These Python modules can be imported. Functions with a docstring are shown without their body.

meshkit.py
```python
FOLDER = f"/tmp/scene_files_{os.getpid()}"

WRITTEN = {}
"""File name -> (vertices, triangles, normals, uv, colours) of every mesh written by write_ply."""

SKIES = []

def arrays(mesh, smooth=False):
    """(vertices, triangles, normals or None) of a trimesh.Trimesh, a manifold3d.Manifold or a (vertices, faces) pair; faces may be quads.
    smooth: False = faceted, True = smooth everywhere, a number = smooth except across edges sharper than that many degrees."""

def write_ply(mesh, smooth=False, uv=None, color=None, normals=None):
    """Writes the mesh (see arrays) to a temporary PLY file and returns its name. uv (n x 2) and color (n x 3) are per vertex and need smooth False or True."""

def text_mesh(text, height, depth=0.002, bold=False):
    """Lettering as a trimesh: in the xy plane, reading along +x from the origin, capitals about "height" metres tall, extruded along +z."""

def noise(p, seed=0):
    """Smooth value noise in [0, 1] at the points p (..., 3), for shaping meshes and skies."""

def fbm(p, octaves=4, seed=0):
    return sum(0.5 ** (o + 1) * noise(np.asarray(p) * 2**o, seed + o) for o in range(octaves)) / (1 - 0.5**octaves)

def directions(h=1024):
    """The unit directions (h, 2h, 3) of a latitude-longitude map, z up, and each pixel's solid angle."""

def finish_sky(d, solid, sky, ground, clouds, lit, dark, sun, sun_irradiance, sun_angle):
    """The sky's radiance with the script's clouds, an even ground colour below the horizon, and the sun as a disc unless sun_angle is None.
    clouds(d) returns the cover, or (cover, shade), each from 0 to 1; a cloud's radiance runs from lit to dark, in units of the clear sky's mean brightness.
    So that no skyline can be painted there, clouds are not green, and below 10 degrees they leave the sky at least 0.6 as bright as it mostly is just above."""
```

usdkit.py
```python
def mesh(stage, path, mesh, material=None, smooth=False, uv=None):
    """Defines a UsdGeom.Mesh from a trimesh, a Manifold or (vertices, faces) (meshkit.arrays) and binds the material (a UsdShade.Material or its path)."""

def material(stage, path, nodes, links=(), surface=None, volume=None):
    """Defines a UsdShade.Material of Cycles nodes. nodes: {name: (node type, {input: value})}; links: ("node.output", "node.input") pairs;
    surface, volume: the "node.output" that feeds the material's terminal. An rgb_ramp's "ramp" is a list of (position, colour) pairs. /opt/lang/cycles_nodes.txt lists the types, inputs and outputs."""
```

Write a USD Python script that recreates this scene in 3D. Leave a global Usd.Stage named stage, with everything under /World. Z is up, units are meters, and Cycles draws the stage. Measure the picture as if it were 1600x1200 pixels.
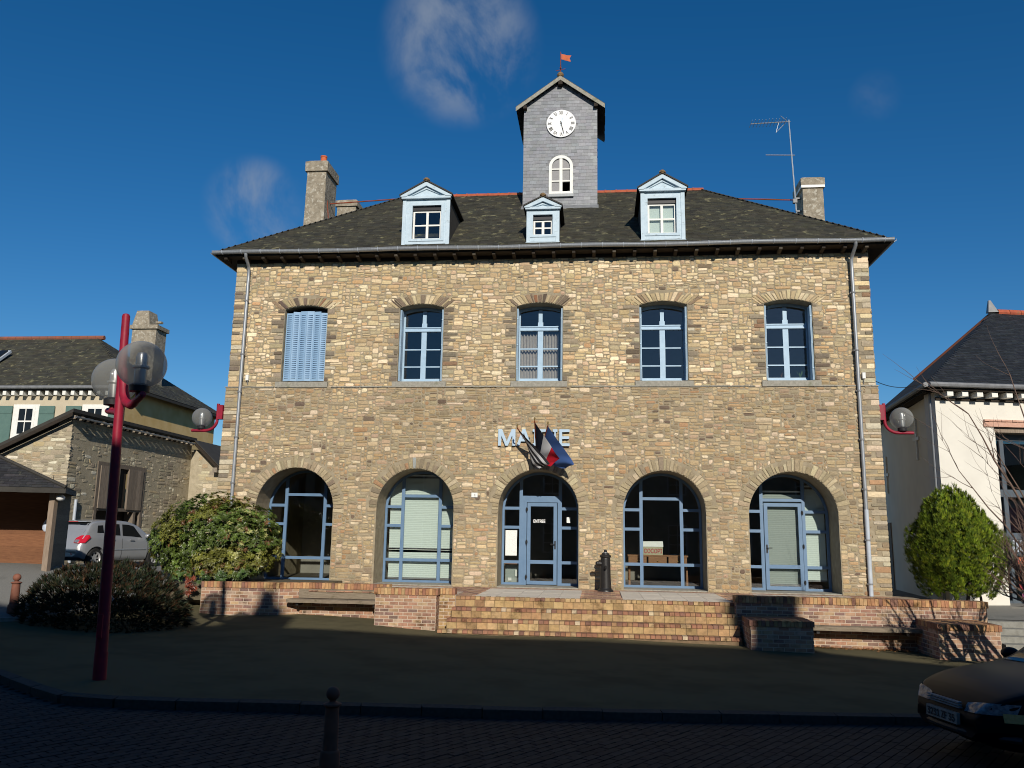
import math, random
import numpy as np
import trimesh
import usdkit, meshkit
from pxr import Gf, Sdf, Usd, UsdGeom, UsdLux, UsdShade, Vt
from shapely.geometry import Polygon, LineString, Point, box as sbox
from shapely.ops import unary_union
from shapely import affinity
from scipy.interpolate import RBFInterpolator

random.seed(7)
rng = np.random.default_rng(7)
stage = Usd.Stage.CreateInMemory()
UsdGeom.SetStageUpAxis(stage, UsdGeom.Tokens.z)
UsdGeom.Xform.Define(stage, '/World')
UsdGeom.Scope.Define(stage, '/World/Looks')

# ------------------------------------------------------------------ camera, sky, sun, exposure
SUN_EL, SUN_AZ = math.radians(25.5), math.radians(14.0)          # azimuth: to the right of straight behind the viewer
SUN = np.array([math.sin(SUN_AZ) * math.cos(SUN_EL), -math.cos(SUN_AZ) * math.cos(SUN_EL), math.sin(SUN_EL)])
SKY_STRENGTH, SUN_INTENSITY, EXPOSURE = 0.082, 1.15, 0.0
CAM_POS = (1.653, -22.595, 1.380)
PITCH, YAW, ROLL = math.radians(10.343), math.radians(-6.060), math.radians(0.946)


def camera():
    f = np.array([math.sin(YAW) * math.cos(PITCH), math.cos(YAW) * math.cos(PITCH), math.sin(PITCH)])
    r = np.array([math.cos(YAW), -math.sin(YAW), 0.0])
    u = np.cross(r, f)
    c, s = math.cos(ROLL), math.sin(ROLL)
    r, u = c * r + s * u, -s * r + c * u
    cam = UsdGeom.Camera.Define(stage, '/World/camera')
    m = Gf.Matrix4d(*[float(x) for x in (*r, 0, *u, 0, *(-f), 0, *CAM_POS, 1)])
    cam.AddTransformOp().Set(m)
    cam.CreateHorizontalApertureAttr(36.0)
    cam.CreateVerticalApertureAttr(27.0)
    cam.CreateFocalLengthAttr(36.0 * 1294.0 / 1600.0)
    cam.CreateExposureAttr(EXPOSURE)
    return r, u, f


CAM_R, CAM_U, CAM_F = camera()
sky_nodes = {
    "tc": ("texture_coordinate", {}),
    "sky": ("sky_texture", {"sky_type": "single_scattering", "sun_disc": False, "sun_elevation": SUN_EL,
                            "sun_rotation": math.atan2(SUN[0], SUN[1]), "altitude": 200.0, "air_density": 1.0, "aerosol_density": 0.15, "ozone_density": 5.0}),
    "sat": ("hsv", {"saturation": 1.26}),
    "bg": ("background_shader", {"strength": SKY_STRENGTH}),
    "map": ("mapping", {"scale": (1.0, 1.0, 0.85)}),
    "n1": ("noise_texture", {"scale": 9.0, "detail": 8.0, "roughness": 0.60, "distortion": 0.35}),
    "r1": ("map_range", {"range_type": "smoothstep", "from_min": 0.34, "from_max": 0.64}),
    # two wisps of cloud, each round its own direction
    "d1": ("vector_math", {"math_type": "dot_product", "vector2": (-0.152, 0.830, 0.537)}),
    "m1": ("map_range", {"range_type": "smoothstep", "from_min": math.cos(math.radians(5.4)), "from_max": math.cos(math.radians(1.2))}),
    "d2": ("vector_math", {"math_type": "dot_product", "vector2": (-0.385, 0.850, 0.360)}),
    "m2": ("map_range", {"range_type": "smoothstep", "from_min": math.cos(math.radians(3.4)), "from_max": math.cos(math.radians(0.6))}),
    "d3": ("vector_math", {"math_type": "dot_product", "vector2": (0.291, 0.838, 0.461)}),
    "m3": ("map_range", {"range_type": "smoothstep", "from_min": math.cos(math.radians(2.2)), "from_max": math.cos(math.radians(0.2)), "to_max": 0.35}),
    "a1": ("math", {"math_type": "maximum"}), "a2": ("math", {"math_type": "maximum"}),
    "c": ("math", {"math_type": "multiply"}), "c2": ("math", {"math_type": "multiply", "value2": 0.6}),
    "mix": ("mix", {"color2": (3.9, 4.4, 5.1)}),
}
sky_links = [("tc.generated", "map.vector"), ("map.vector", "n1.vector"), ("n1.fac", "r1.value")]
for k in "123":
    sky_links += [("tc.generated", f"d{k}.vector1"), (f"d{k}.value", f"m{k}.value")]
sky_links += [("m1.result", "a1.value1"), ("m2.result", "a1.value2"), ("a1.value", "a2.value1"), ("m3.result", "a2.value2"),
              ("a2.value", "c.value1"), ("r1.result", "c.value2"), ("c.value", "c2.value1"), ("c2.value", "mix.fac"),
              ("sky.color", "sat.color"), ("sat.color", "mix.color1"), ("mix.color", "bg.color")]
dome = UsdLux.DomeLight.Define(stage, '/World/sky')
dome.CreateIntensityAttr(1.0)
UsdShade.MaterialBindingAPI.Apply(dome.GetPrim()).Bind(
    usdkit.material(stage, '/World/Looks/sky', sky_nodes, sky_links, surface="bg.background"))
dome.GetPrim().SetCustomDataByKey('kind', 'structure')
sun = UsdLux.DistantLight.Define(stage, '/World/sun')
sun.CreateIntensityAttr(SUN_INTENSITY)
sun.CreateAngleAttr(0.53)
sun.CreateColorAttr(Gf.Vec3f(1.0, 0.93, 0.82))
sun.GetPrim().CreateAttribute('inputs:normalize', Sdf.ValueTypeNames.Bool).Set(True)
zx = SUN / np.linalg.norm(SUN)
xx = np.cross([0, 0, 1.0], zx); xx /= np.linalg.norm(xx)
yx = np.cross(zx, xx)
sun.AddTransformOp().Set(Gf.Matrix4d(*[float(v) for v in (*xx, 0, *yx, 0, *zx, 0, 0, -40, 60, 1)]))

# ------------------------------------------------------------------ naming, parts
_used = {}


def unique(parent, name):
    k = (parent, name)
    n = _used.get(k, 0)
    _used[k] = n + 1
    return f"{parent}/{name}" if n == 0 else f"{parent}/{name}_{n:03d}"


def data(path, label=None, cat=None, group=None, kind=None):
    p = stage.GetPrimAtPath(path)
    for k, v in (("label", label), ("category", cat), ("group", group), ("kind", kind)):
        if v:
            p.SetCustomDataByKey(k, v)
    return path


def thing(name, label=None, cat=None, loc=(0, 0, 0), rot=0.0, group=None, kind=None, scale=None):
    path = unique('/World', name)
    x = UsdGeom.Xform.Define(stage, path)
    x.AddTranslateOp().Set(Gf.Vec3d(*map(float, loc)))
    if rot:
        x.AddRotateZOp().Set(float(rot))
    return data(path, label, cat, group, kind)


def copy_of(src, name, label, cat, loc, rot=0.0, group=None):
    path = unique('/World', name)
    x = UsdGeom.Xform.Define(stage, path)
    x.GetPrim().GetReferences().AddInternalReference(src)
    x.ClearXformOpOrder()
    x.GetPrim().SetInstanceable(True)
    for a in ('xformOp:translate', 'xformOp:rotateZ'):
        pass
    t = x.GetPrim().GetAttribute('xformOp:translate')
    t.Set(Gf.Vec3d(*map(float, loc)))
    r = x.AddRotateZOp() if not x.GetPrim().GetAttribute('xformOp:rotateZ') else UsdGeom.XformOp(x.GetPrim().GetAttribute('xformOp:rotateZ'))
    r.Set(float(rot))
    x.SetXformOpOrder([UsdGeom.XformOp(t), r])
    return data(path, label, cat, group)


def part(parent, name, mesh, mat, smooth=False, tint=None, label=None, kind=None):
    path = unique(parent, name)
    m = usdkit.mesh(stage, path, mesh, LOOK[mat], smooth=smooth)
    if tint is not None:
        n = len(m.GetPointsAttr().Get())
        t = np.asarray(tint, np.float32)
        if t.ndim == 1:
            t = np.repeat(t[None], n, 0)
        UsdGeom.PrimvarsAPI(m).CreatePrimvar("tint", Sdf.ValueTypeNames.Color3fArray, "vertex").Set(Vt.Vec3fArray.FromNumpy(t))
    return data(path, label, None, None, kind)


def top(name, mesh, mat, label=None, cat=None, group=None, kind=None, smooth=False, tint=None):
    path = part('/World', name, mesh, mat, smooth, tint)
    return data(path, label, cat, group, kind)


# ------------------------------------------------------------------ materials
LOOK = {}


def S(r, g, b):
    """sRGB 0-255 to linear"""
    return tuple((c / 255 / 12.92) if c / 255 <= 0.04045 else ((c / 255 + 0.055) / 1.055) ** 2.4 for c in (r, g, b))


def look(name, c1, c2=None, scale=6.0, rough=0.8, bump=0.0, bscale=None, spec=0.3, metal=0.0, tint=False, lo=0.35, hi=0.65,
         c3=None, scale3=1.5, lo3=0.55, hi3=0.7, coat=0.0, stretch=None, dist=0.01, rand=0.0, transl=0.0):
    c2 = c2 or c1
    N = {"tc": ("geometry", {}), "n": ("noise_texture", {"scale": scale, "detail": 6.0, "roughness": 0.62}),
         "r": ("map_range", {"from_min": lo, "from_max": hi}), "mx": ("mix", {"color1": c1, "color2": c2}),
         "p": ("principled_bsdf", {"roughness": rough, "specular_ior_level": spec, "metallic": metal, "coat_weight": coat})}
    L = [("n.fac", "r.value"), ("r.result", "mx.fac")]
    if stretch:
        N["mp"] = ("mapping", {"scale": stretch})
        L += [("tc.position", "mp.vector"), ("mp.vector", "n.vector")]
    else:
        L += [("tc.position", "n.vector")]
    out = "mx.color"
    if c3:
        N["n3"] = ("noise_texture", {"scale": scale3, "detail": 5.0, "roughness": 0.65})
        N["r3"] = ("map_range", {"range_type": "smoothstep", "from_min": lo3, "from_max": hi3})
        N["mx3"] = ("mix", {"color2": c3})
        L += [("tc.position", "n3.vector"), ("n3.fac", "r3.value"), ("r3.result", "mx3.fac"), (out, "mx3.color1")]
        out = "mx3.color"
    if tint:
        N["at"] = ("attribute", {"attribute": "tint"})
        N["mt"] = ("mix", {"mix_type": "multiply", "fac": 1.0})
        L += [(out, "mt.color1"), ("at.color", "mt.color2")]
        out = "mt.color"
    if rand:
        N["oi"] = ("object_info", {})
        N["rr"] = ("map_range", {"to_min": 1.0 - rand, "to_max": 1.0 + rand})
        N["mr"] = ("vector_math", {"math_type": "scale"})
        L += [("oi.random", "rr.value"), (out, "mr.vector1"), ("rr.result", "mr.scale")]
        out = "mr.vector"
    L.append((out, "p.base_color"))
    surf = "p.BSDF"
    if bump:
        N["bn"] = ("noise_texture", {"scale": bscale or scale * 4, "detail": 5.0, "roughness": 0.6})
        N["b"] = ("bump", {"strength": bump, "distance": dist})
        L += [("tc.position", "bn.vector"), ("bn.fac", "b.height"), ("b.normal", "p.normal")]
    if transl:
        N["tr"] = ("translucent_bsdf", {})
        N["mc"] = ("mix_closure", {"fac": transl})
        L += [(out, "tr.color"), ("p.BSDF", "mc.closure1"), ("tr.BSDF", "mc.closure2")]
        surf = "mc.closure"
    LOOK[name] = usdkit.material(stage, f'/World/Looks/{name}', N, L, surface=surf)


W1 = (1.0, 1.0, 1.0)
look('stone', (0.82, 0.82, 0.82), (1.12, 1.10, 1.06), scale=22, rough=0.9, bump=0.5, bscale=40, tint=True, dist=0.012, spec=0.2)
look('mortar', (0.26, 0.215, 0.145), (0.35, 0.295, 0.205), scale=5, rough=0.95, bump=0.6, bscale=60, dist=0.012, spec=0.1)
look('barn_mortar', (0.33, 0.285, 0.20), (0.42, 0.365, 0.265), scale=5, rough=0.95, bump=0.6, bscale=60, dist=0.02, spec=0.1)
look('slate', (0.75, 0.75, 0.75), (1.2, 1.2, 1.2), scale=14, rough=0.6, bump=0.3, bscale=60, tint=True, c3=(2.6, 2.5, 1.7), scale3=7.0, lo3=0.60, hi3=0.72, dist=0.006)
look('slate_mossy', (0.78, 0.80, 0.76), (1.35, 1.36, 1.12), scale=2.5, rough=0.75, bump=0.4, bscale=50, tint=True, c3=(4.2, 4.2, 2.9), scale3=3.4, lo3=0.565, hi3=0.70, dist=0.008, stretch=(1, 1, 2.2))
look('roof_under', (0.035, 0.032, 0.028), (0.05, 0.047, 0.04), scale=4, rough=0.8)
look('slate_grey', (0.85, 0.85, 0.85), (1.12, 1.12, 1.12), scale=18, rough=0.45, bump=0.2, bscale=70, tint=True, dist=0.004, spec=0.5)
look('ridge_tile', (0.42, 0.10, 0.045), (0.30, 0.07, 0.035), scale=8, rough=0.75, bump=0.3, c3=(0.18, 0.12, 0.06), scale3=5, lo3=0.55, hi3=0.75)
look('pink_tile', (0.58, 0.36, 0.27), (0.50, 0.28, 0.20), scale=14, rough=0.8)
look('ridge_tile_old', (0.26, 0.085, 0.05), (0.17, 0.075, 0.05), scale=3, rough=0.8)
look('old_tile', (0.22, 0.13, 0.06), (0.14, 0.10, 0.05), scale=14, rough=0.85, bump=0.4, c3=(0.3, 0.25, 0.1), scale3=9)
look('zinc', (0.27, 0.29, 0.31), (0.36, 0.38, 0.40), scale=5, rough=0.42, metal=0.35, spec=0.5, stretch=(6, 6, 1))
look('zinc_pale', (0.48, 0.53, 0.58), (0.40, 0.44, 0.50), scale=5, rough=0.4, spec=0.5)
look('lead', (0.16, 0.165, 0.17), (0.22, 0.225, 0.23), scale=6, rough=0.5)
look('dark_wood', (0.020, 0.015, 0.010), (0.038, 0.028, 0.020), scale=8, rough=0.85, stretch=(1, 1, 6))
look('rafter_wood', (0.06, 0.05, 0.038), (0.09, 0.075, 0.055), scale=10, rough=0.9)
look('pale_wood', (0.28, 0.24, 0.19), (0.2, 0.165, 0.125), scale=10, rough=0.85)
look('blue_paint', (0.105, 0.185, 0.30), (0.125, 0.21, 0.33), scale=5, rough=0.4, spec=0.5, bump=0.05)
look('pale_blue', (0.36, 0.50, 0.62), (0.30, 0.43, 0.55), scale=6, rough=0.5, spec=0.4, bump=0.1, bscale=30)
look('shutter_blue', (0.25, 0.39, 0.55), (0.22, 0.35, 0.50), scale=3, rough=0.45, spec=0.4)
look('dormer_paint', (0.52, 0.62, 0.68), (0.44, 0.545, 0.61), scale=7, rough=0.7, bump=0.25, bscale=25, c3=(0.34, 0.40, 0.42), scale3=9, lo3=0.58, hi3=0.72)
look('white_paint', (0.78, 0.77, 0.72), (0.70, 0.69, 0.63), scale=9, rough=0.55, bump=0.1)
look('granite', (0.34, 0.32, 0.27), (0.24, 0.23, 0.19), scale=16, rough=0.85, bump=0.4, bscale=90, c3=(0.2, 0.2, 0.14), scale3=3)
look('chimney_stone', (0.20, 0.17, 0.125), (0.33, 0.285, 0.215), scale=4.5, rough=0.95, bump=0.8, bscale=14, c3=(0.42, 0.39, 0.32), scale3=8, lo3=0.52, hi3=0.64, dist=0.03)
look('terracotta', (0.55, 0.13, 0.05), (0.42, 0.10, 0.04), scale=9, rough=0.75)
look('dial_white', (0.86, 0.86, 0.84), (0.82, 0.82, 0.80), scale=8, rough=0.4)
look('black_iron', (0.012, 0.011, 0.011), (0.022, 0.019, 0.017), scale=20, rough=0.4, spec=0.5, bump=0.1)
look('black_plain', (0.02, 0.02, 0.022), rough=0.5)
look('rust_red', (0.26, 0.05, 0.022), (0.17, 0.045, 0.02), scale=20, rough=0.75)
look('red_paint', (0.29, 0.012, 0.034), (0.20, 0.010, 0.026), scale=7, rough=0.5, spec=0.3, bump=0.06)
look('alu', (0.80, 0.80, 0.79), (0.72, 0.72, 0.72), scale=8, rough=0.34, metal=0.75)
look('alu_dull', (0.55, 0.57, 0.58), (0.42, 0.44, 0.45), scale=14, rough=0.45, metal=0.7)
look('letter_face', (0.42, 0.55, 0.66), (0.38, 0.50, 0.61), scale=4, rough=0.5)
look('room', (0.30, 0.28, 0.24), (0.24, 0.22, 0.19), scale=2, rough=0.9)
look('room_floor', (0.10, 0.085, 0.065), rough=0.6)
look('blind', (0.80, 0.88, 0.83), (0.76, 0.84, 0.79), scale=2.0, rough=0.7, stretch=(0.4, 1, 30), transl=0.2)
look('blind_grey', (0.36, 0.40, 0.37), (0.32, 0.36, 0.34), scale=2.0, rough=0.7, stretch=(0.4, 1, 30))
look('curtain', (0.62, 0.56, 0.52), (0.52, 0.46, 0.43), scale=14, rough=0.9, transl=0.3)
look('brick', (0.82, 0.82, 0.82), (1.15, 1.12, 1.1), scale=13, rough=0.9, bump=0.4, bscale=60, tint=True, dist=0.006, spec=0.2, c3=(0.13, 0.125, 0.075), scale3=3.2, lo3=0.50, hi3=0.78)
look('brick_joint', (0.47, 0.375, 0.285), (0.54, 0.44, 0.345), scale=7, rough=0.95, bump=0.4, bscale=70)
look('step_joint', (0.14, 0.10, 0.06), (0.22, 0.15, 0.09), scale=7, rough=0.95, bump=0.4, bscale=70)
look('tile_pale', (0.63, 0.575, 0.485), (0.56, 0.505, 0.42), scale=6, rough=0.7, bump=0.15, rand=0.06, c3=(0.46, 0.42, 0.36), scale3=2.2, lo3=0.6, hi3=0.8)
look('terrace_bed', (0.28, 0.22, 0.16), (0.36, 0.29, 0.2), scale=4, rough=0.95, bump=0.3)
look('gravel', (0.095, 0.082, 0.042), (0.150, 0.131, 0.072), scale=70, rough=0.95, bump=0.9, bscale=120, dist=0.012, c3=(0.085, 0.075, 0.04), scale3=0.9, lo3=0.42, hi3=0.7, spec=0.15)
look('asphalt', (0.16, 0.158, 0.145), (0.235, 0.23, 0.21), scale=60, rough=0.95, bump=0.5, bscale=130, dist=0.006, c3=(0.14, 0.14, 0.125), scale3=0.6, spec=0.15)
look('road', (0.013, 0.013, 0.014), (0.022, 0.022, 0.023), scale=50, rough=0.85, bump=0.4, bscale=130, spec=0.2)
look('earth', (0.09, 0.075, 0.05), (0.13, 0.11, 0.07), scale=8, rough=0.95, bump=0.5)
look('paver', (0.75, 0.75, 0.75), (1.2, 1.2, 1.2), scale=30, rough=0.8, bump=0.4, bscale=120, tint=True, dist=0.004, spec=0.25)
look('kerb', (0.045, 0.043, 0.039), (0.07, 0.067, 0.06), scale=24, rough=0.85, bump=0.5, bscale=80, spec=0.2)
look('concrete', (0.27, 0.265, 0.235), (0.19, 0.185, 0.16), scale=9, rough=0.95, bump=0.4, bscale=60)
look('bench_wood', (0.17, 0.135, 0.095), (0.25, 0.205, 0.15), scale=9, rough=0.9, bump=0.5, bscale=40, stretch=(0.6, 6, 6), c3=(0.12, 0.10, 0.06), scale3=4)
look('bollard_red', (0.24, 0.095, 0.06), (0.17, 0.07, 0.045), scale=7, rough=0.75, bump=0.2)
look('leaf_rhodo', (0.55, 0.55, 0.55), (1.5, 1.5, 1.5), scale=3.0, rough=0.35, spec=0.5, tint=True, transl=0.22)
look('leaf_juniper', (0.6, 0.6, 0.6), (1.4, 1.4, 1.4), scale=4.0, rough=0.7, tint=True, transl=0.1)
look('leaf_thuja', (0.6, 0.6, 0.6), (1.45, 1.45, 1.45), scale=4.0, rough=0.6, tint=True, transl=0.2)
look('bark', (0.06, 0.045, 0.035), (0.11, 0.085, 0.065), scale=20, rough=0.95, bump=0.6, stretch=(1, 1, 0.2))
look('twig', (0.13, 0.085, 0.065), (0.19, 0.13, 0.10), scale=20, rough=0.85)
look('render_beige', (0.52, 0.45, 0.33), (0.46, 0.395, 0.285), scale=2.2, rough=0.95, bump=0.15, bscale=40)
look('render_ochre', (0.58, 0.40, 0.16), (0.68, 0.50, 0.24), scale=1.3, rough=0.95, bump=0.2, bscale=30)
look('render_white', (0.72, 0.69, 0.61), (0.66, 0.63, 0.555), scale=1.4, rough=0.95, bump=0.1, bscale=60)
look('grey_green', (0.085, 0.15, 0.13), (0.10, 0.17, 0.145), scale=5, rough=0.6)
look('anthracite', (0.075, 0.095, 0.115), (0.09, 0.11, 0.13), scale=5, rough=0.45)
look('weathered', (0.16, 0.125, 0.095), (0.25, 0.205, 0.16), scale=14, rough=0.9, bump=0.5, stretch=(3, 3, 0.35), rand=0.25)
look('plank_grey', (0.10, 0.085, 0.065), (0.16, 0.14, 0.105), scale=14, rough=0.9, bump=0.5, stretch=(0.4, 0.4, 6), rand=0.15)
look('plank_brown', (0.14, 0.06, 0.03), (0.21, 0.095, 0.045), scale=14, rough=0.85, bump=0.3, stretch=(0.4, 0.4, 6), rand=0.15)
look('post_pale', (0.30, 0.235, 0.18), (0.22, 0.165, 0.12), scale=14, rough=0.85, stretch=(4, 4, 0.4))
look('car_silver', (0.36, 0.37, 0.385), (0.34, 0.35, 0.365), scale=3, rough=0.35, metal=0.35, coat=0.5, spec=0.5)
look('car_black', (0.003, 0.004, 0.006), rough=0.42, coat=0.0, spec=0.12)
look('tyre', (0.018, 0.018, 0.018), rough=0.85)
look('car_glass', (0.010, 0.011, 0.012), rough=0.08, spec=0.35, coat=0.0)
look('tail_red', (0.50, 0.008, 0.016), rough=0.15, spec=0.6, coat=1.0)
look('lamp_clear', (0.20, 0.22, 0.25), (0.10, 0.11, 0.13), scale=30, rough=0.15, spec=0.5, coat=0.3)
look('lamp_amber', (0.55, 0.40, 0.16), (0.40, 0.28, 0.10), scale=30, rough=0.15, spec=0.6, coat=1.0)
look('plate_white', (0.75, 0.75, 0.72), rough=0.4)
look('plate_dirty', (0.30, 0.29, 0.26), (0.22, 0.21, 0.19), scale=20, rough=0.6)
look('bag_blue', (0.45, 0.52, 0.66), (0.6, 0.66, 0.75), scale=9, rough=0.6)
look('red_ink', (0.40, 0.05, 0.06), rough=0.7)
look('paper', (0.80, 0.80, 0.76), (0.74, 0.74, 0.70), scale=9, rough=0.8)
look('paper_print', (0.78, 0.78, 0.74), (0.55, 0.56, 0.55), scale=60, rough=0.8, lo=0.5, hi=0.6, stretch=(0.5, 1, 2.2))
look('card', (0.46, 0.43, 0.30), (0.40, 0.37, 0.25), scale=6, rough=0.85)
look('desk_wood', (0.30, 0.15, 0.07), (0.23, 0.11, 0.05), scale=10, rough=0.6, stretch=(0.5, 4, 4))
look('brass', (0.6, 0.42, 0.15), rough=0.3, metal=0.9)
look('poster_red', (0.55, 0.05, 0.08), (0.75, 0.25, 0.08), scale=9, rough=0.6, c3=(0.5, 0.03, 0.2), scale3=6)
look('poster_pink', (0.72, 0.22, 0.36), (0.66, 0.16, 0.32), scale=5, rough=0.6, c3=(0.75, 0.55, 0.6), scale3=12, lo3=0.6, hi3=0.66)
look('flag_white', (0.60, 0.60, 0.60), rough=0.85, transl=0.35)
look('flag_black', (0.015, 0.015, 0.018), rough=0.85)
look('flag_navy', (0.012, 0.017, 0.035), rough=0.85, transl=0.2)
look('flag_red', (0.55, 0.012, 0.03), rough=0.85, transl=0.3)
look('flag_blue', (0.05, 0.11, 0.30), rough=0.85, transl=0.25)
look('flag_star', (0.75, 0.62, 0.12), rough=0.85)
look('red_cloth', (0.20, 0.012, 0.02), (0.14, 0.01, 0.016), scale=4, rough=0.9)
look('cable', (0.012, 0.012, 0.012), rough=0.7)
look('leaf_dry', (0.28, 0.12, 0.045), (0.18, 0.085, 0.03), scale=30, rough=0.85)


def glass(name, tintc=(0.9, 0.93, 0.92), rough=0.0, ior=1.5, gain=1.0):
    N = {"t": ("transparent_bsdf", {"color": tintc}), "g": ("glossy_bsdf", {"color": (0.95, 0.95, 0.95), "roughness": rough}),
         "f": ("fresnel", {"IOR": ior}), "geo": ("geometry", {}), "inv": ("math", {"math_type": "subtract", "value1": 1.0}),
         "mul": ("math", {"math_type": "multiply"}), "m": ("mix_closure", {})}
    LOOK[name] = usdkit.material(stage, f'/World/Looks/{name}', N,
                                 [("geo.backfacing", "inv.value2"), ("inv.value", "mul.value1"), ("f.fac", "mul.value2"), ("mul.value", "m.fac"), ("t.BSDF", "m.closure1"), ("g.BSDF", "m.closure2")], surface="m.closure")


glass('pane', (0.90, 0.92, 0.91), ior=1.85)
glass('pane_dark', (0.45, 0.48, 0.48), ior=1.9)


def globe_look():
    N = {"t": ("transparent_bsdf", {"color": (0.78, 0.79, 0.78)}), "d": ("principled_bsdf", {"base_color": (0.50, 0.50, 0.47), "roughness": 0.12, "specular_ior_level": 0.5}),
         "tr": ("translucent_bsdf", {"color": (0.5, 0.5, 0.47)}), "a": ("mix_closure", {"fac": 0.5}),
         "lw": ("layer_weight", {"blend": 0.35}), "mr": ("map_range", {"to_min": 0.34, "to_max": 0.85}), "m": ("mix_closure", {})}
    LOOK['globe'] = usdkit.material(stage, '/World/Looks/globe', N,
                                    [("d.BSDF", "a.closure1"), ("tr.BSDF", "a.closure2"), ("lw.facing", "mr.value"), ("mr.result", "m.fac"),
                                     ("t.BSDF", "m.closure1"), ("a.closure", "m.closure2")], surface="m.closure")


globe_look()

# ------------------------------------------------------------------ mesh helpers
CUBE_F = np.array([[0, 2, 1], [0, 3, 2], [4, 5, 6], [4, 6, 7], [0, 1, 5], [0, 5, 4], [1, 2, 6], [1, 6, 5], [2, 3, 7], [2, 7, 6], [3, 0, 4], [3, 4, 7]])


def hexa(p):
    """a six-sided solid from four bottom and four top corners (counter-clockwise from above)"""
    return np.asarray(p, float), CUBE_F


def box(x0, x1, y0, y1, z0, z1):
    return hexa([(x0, y0, z0), (x1, y0, z0), (x1, y1, z0), (x0, y1, z0), (x0, y0, z1), (x1, y0, z1), (x1, y1, z1), (x0, y1, z1)])


def cat(ms):
    vs, fs, n = [], [], 0
    for m in ms:
        v, f = (np.asarray(m.vertices), np.asarray(m.faces)) if hasattr(m, 'vertices') else m
        vs.append(v); fs.append(np.asarray(f) + n); n += len(v)
    return np.vstack(vs), np.vstack(fs)


def cat_tint(pairs):
    """[(mesh, colour)] -> mesh, per vertex tint"""
    v, f = cat([m for m, _ in pairs])
    t = np.vstack([np.repeat(np.asarray(c, float)[None], len(m[0] if isinstance(m, tuple) else m.vertices), 0) for m, c in pairs])
    return (v, f), t


def move(m, d, rz=0.0):
    v, f = (np.asarray(m.vertices), np.asarray(m.faces)) if hasattr(m, 'vertices') else m
    v = np.asarray(v, float)
    if rz:
        c, s = math.cos(rz), math.sin(rz)
        v = np.stack([c * v[:, 0] - s * v[:, 1], s * v[:, 0] + c * v[:, 1], v[:, 2]], 1)
    return v + np.asarray(d, float), f


def fext(poly, y0, y1):
    """a polygon in the (x, z) plane given depth from y0 (front) to y1"""
    out = []
    for g in getattr(poly, 'geoms', [poly]):
        if g.is_empty or g.geom_type != 'Polygon' or g.area < 1e-6:
            continue
        m = trimesh.creation.extrude_polygon(g, y1 - y0, engine='earcut')
        v = np.asarray(m.vertices)
        out.append((np.stack([v[:, 0], y1 - v[:, 2], v[:, 1]], 1), np.asarray(m.faces)))
    return cat(out)


def zext(poly, z0, z1):
    out = []
    for g in getattr(poly, 'geoms', [poly]):
        m = trimesh.creation.extrude_polygon(g, z1 - z0, engine='earcut')
        m.apply_translation([0, 0, z0])
        out.append(m)
    return cat(out)


def frame_at(t):
    t = t / np.linalg.norm(t)
    a = np.array([0, 0, 1.0]) if abs(t[2]) < 0.9 else np.array([1.0, 0, 0])
    u = np.cross(a, t); u /= np.linalg.norm(u)
    return u, np.cross(t, u)


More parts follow.
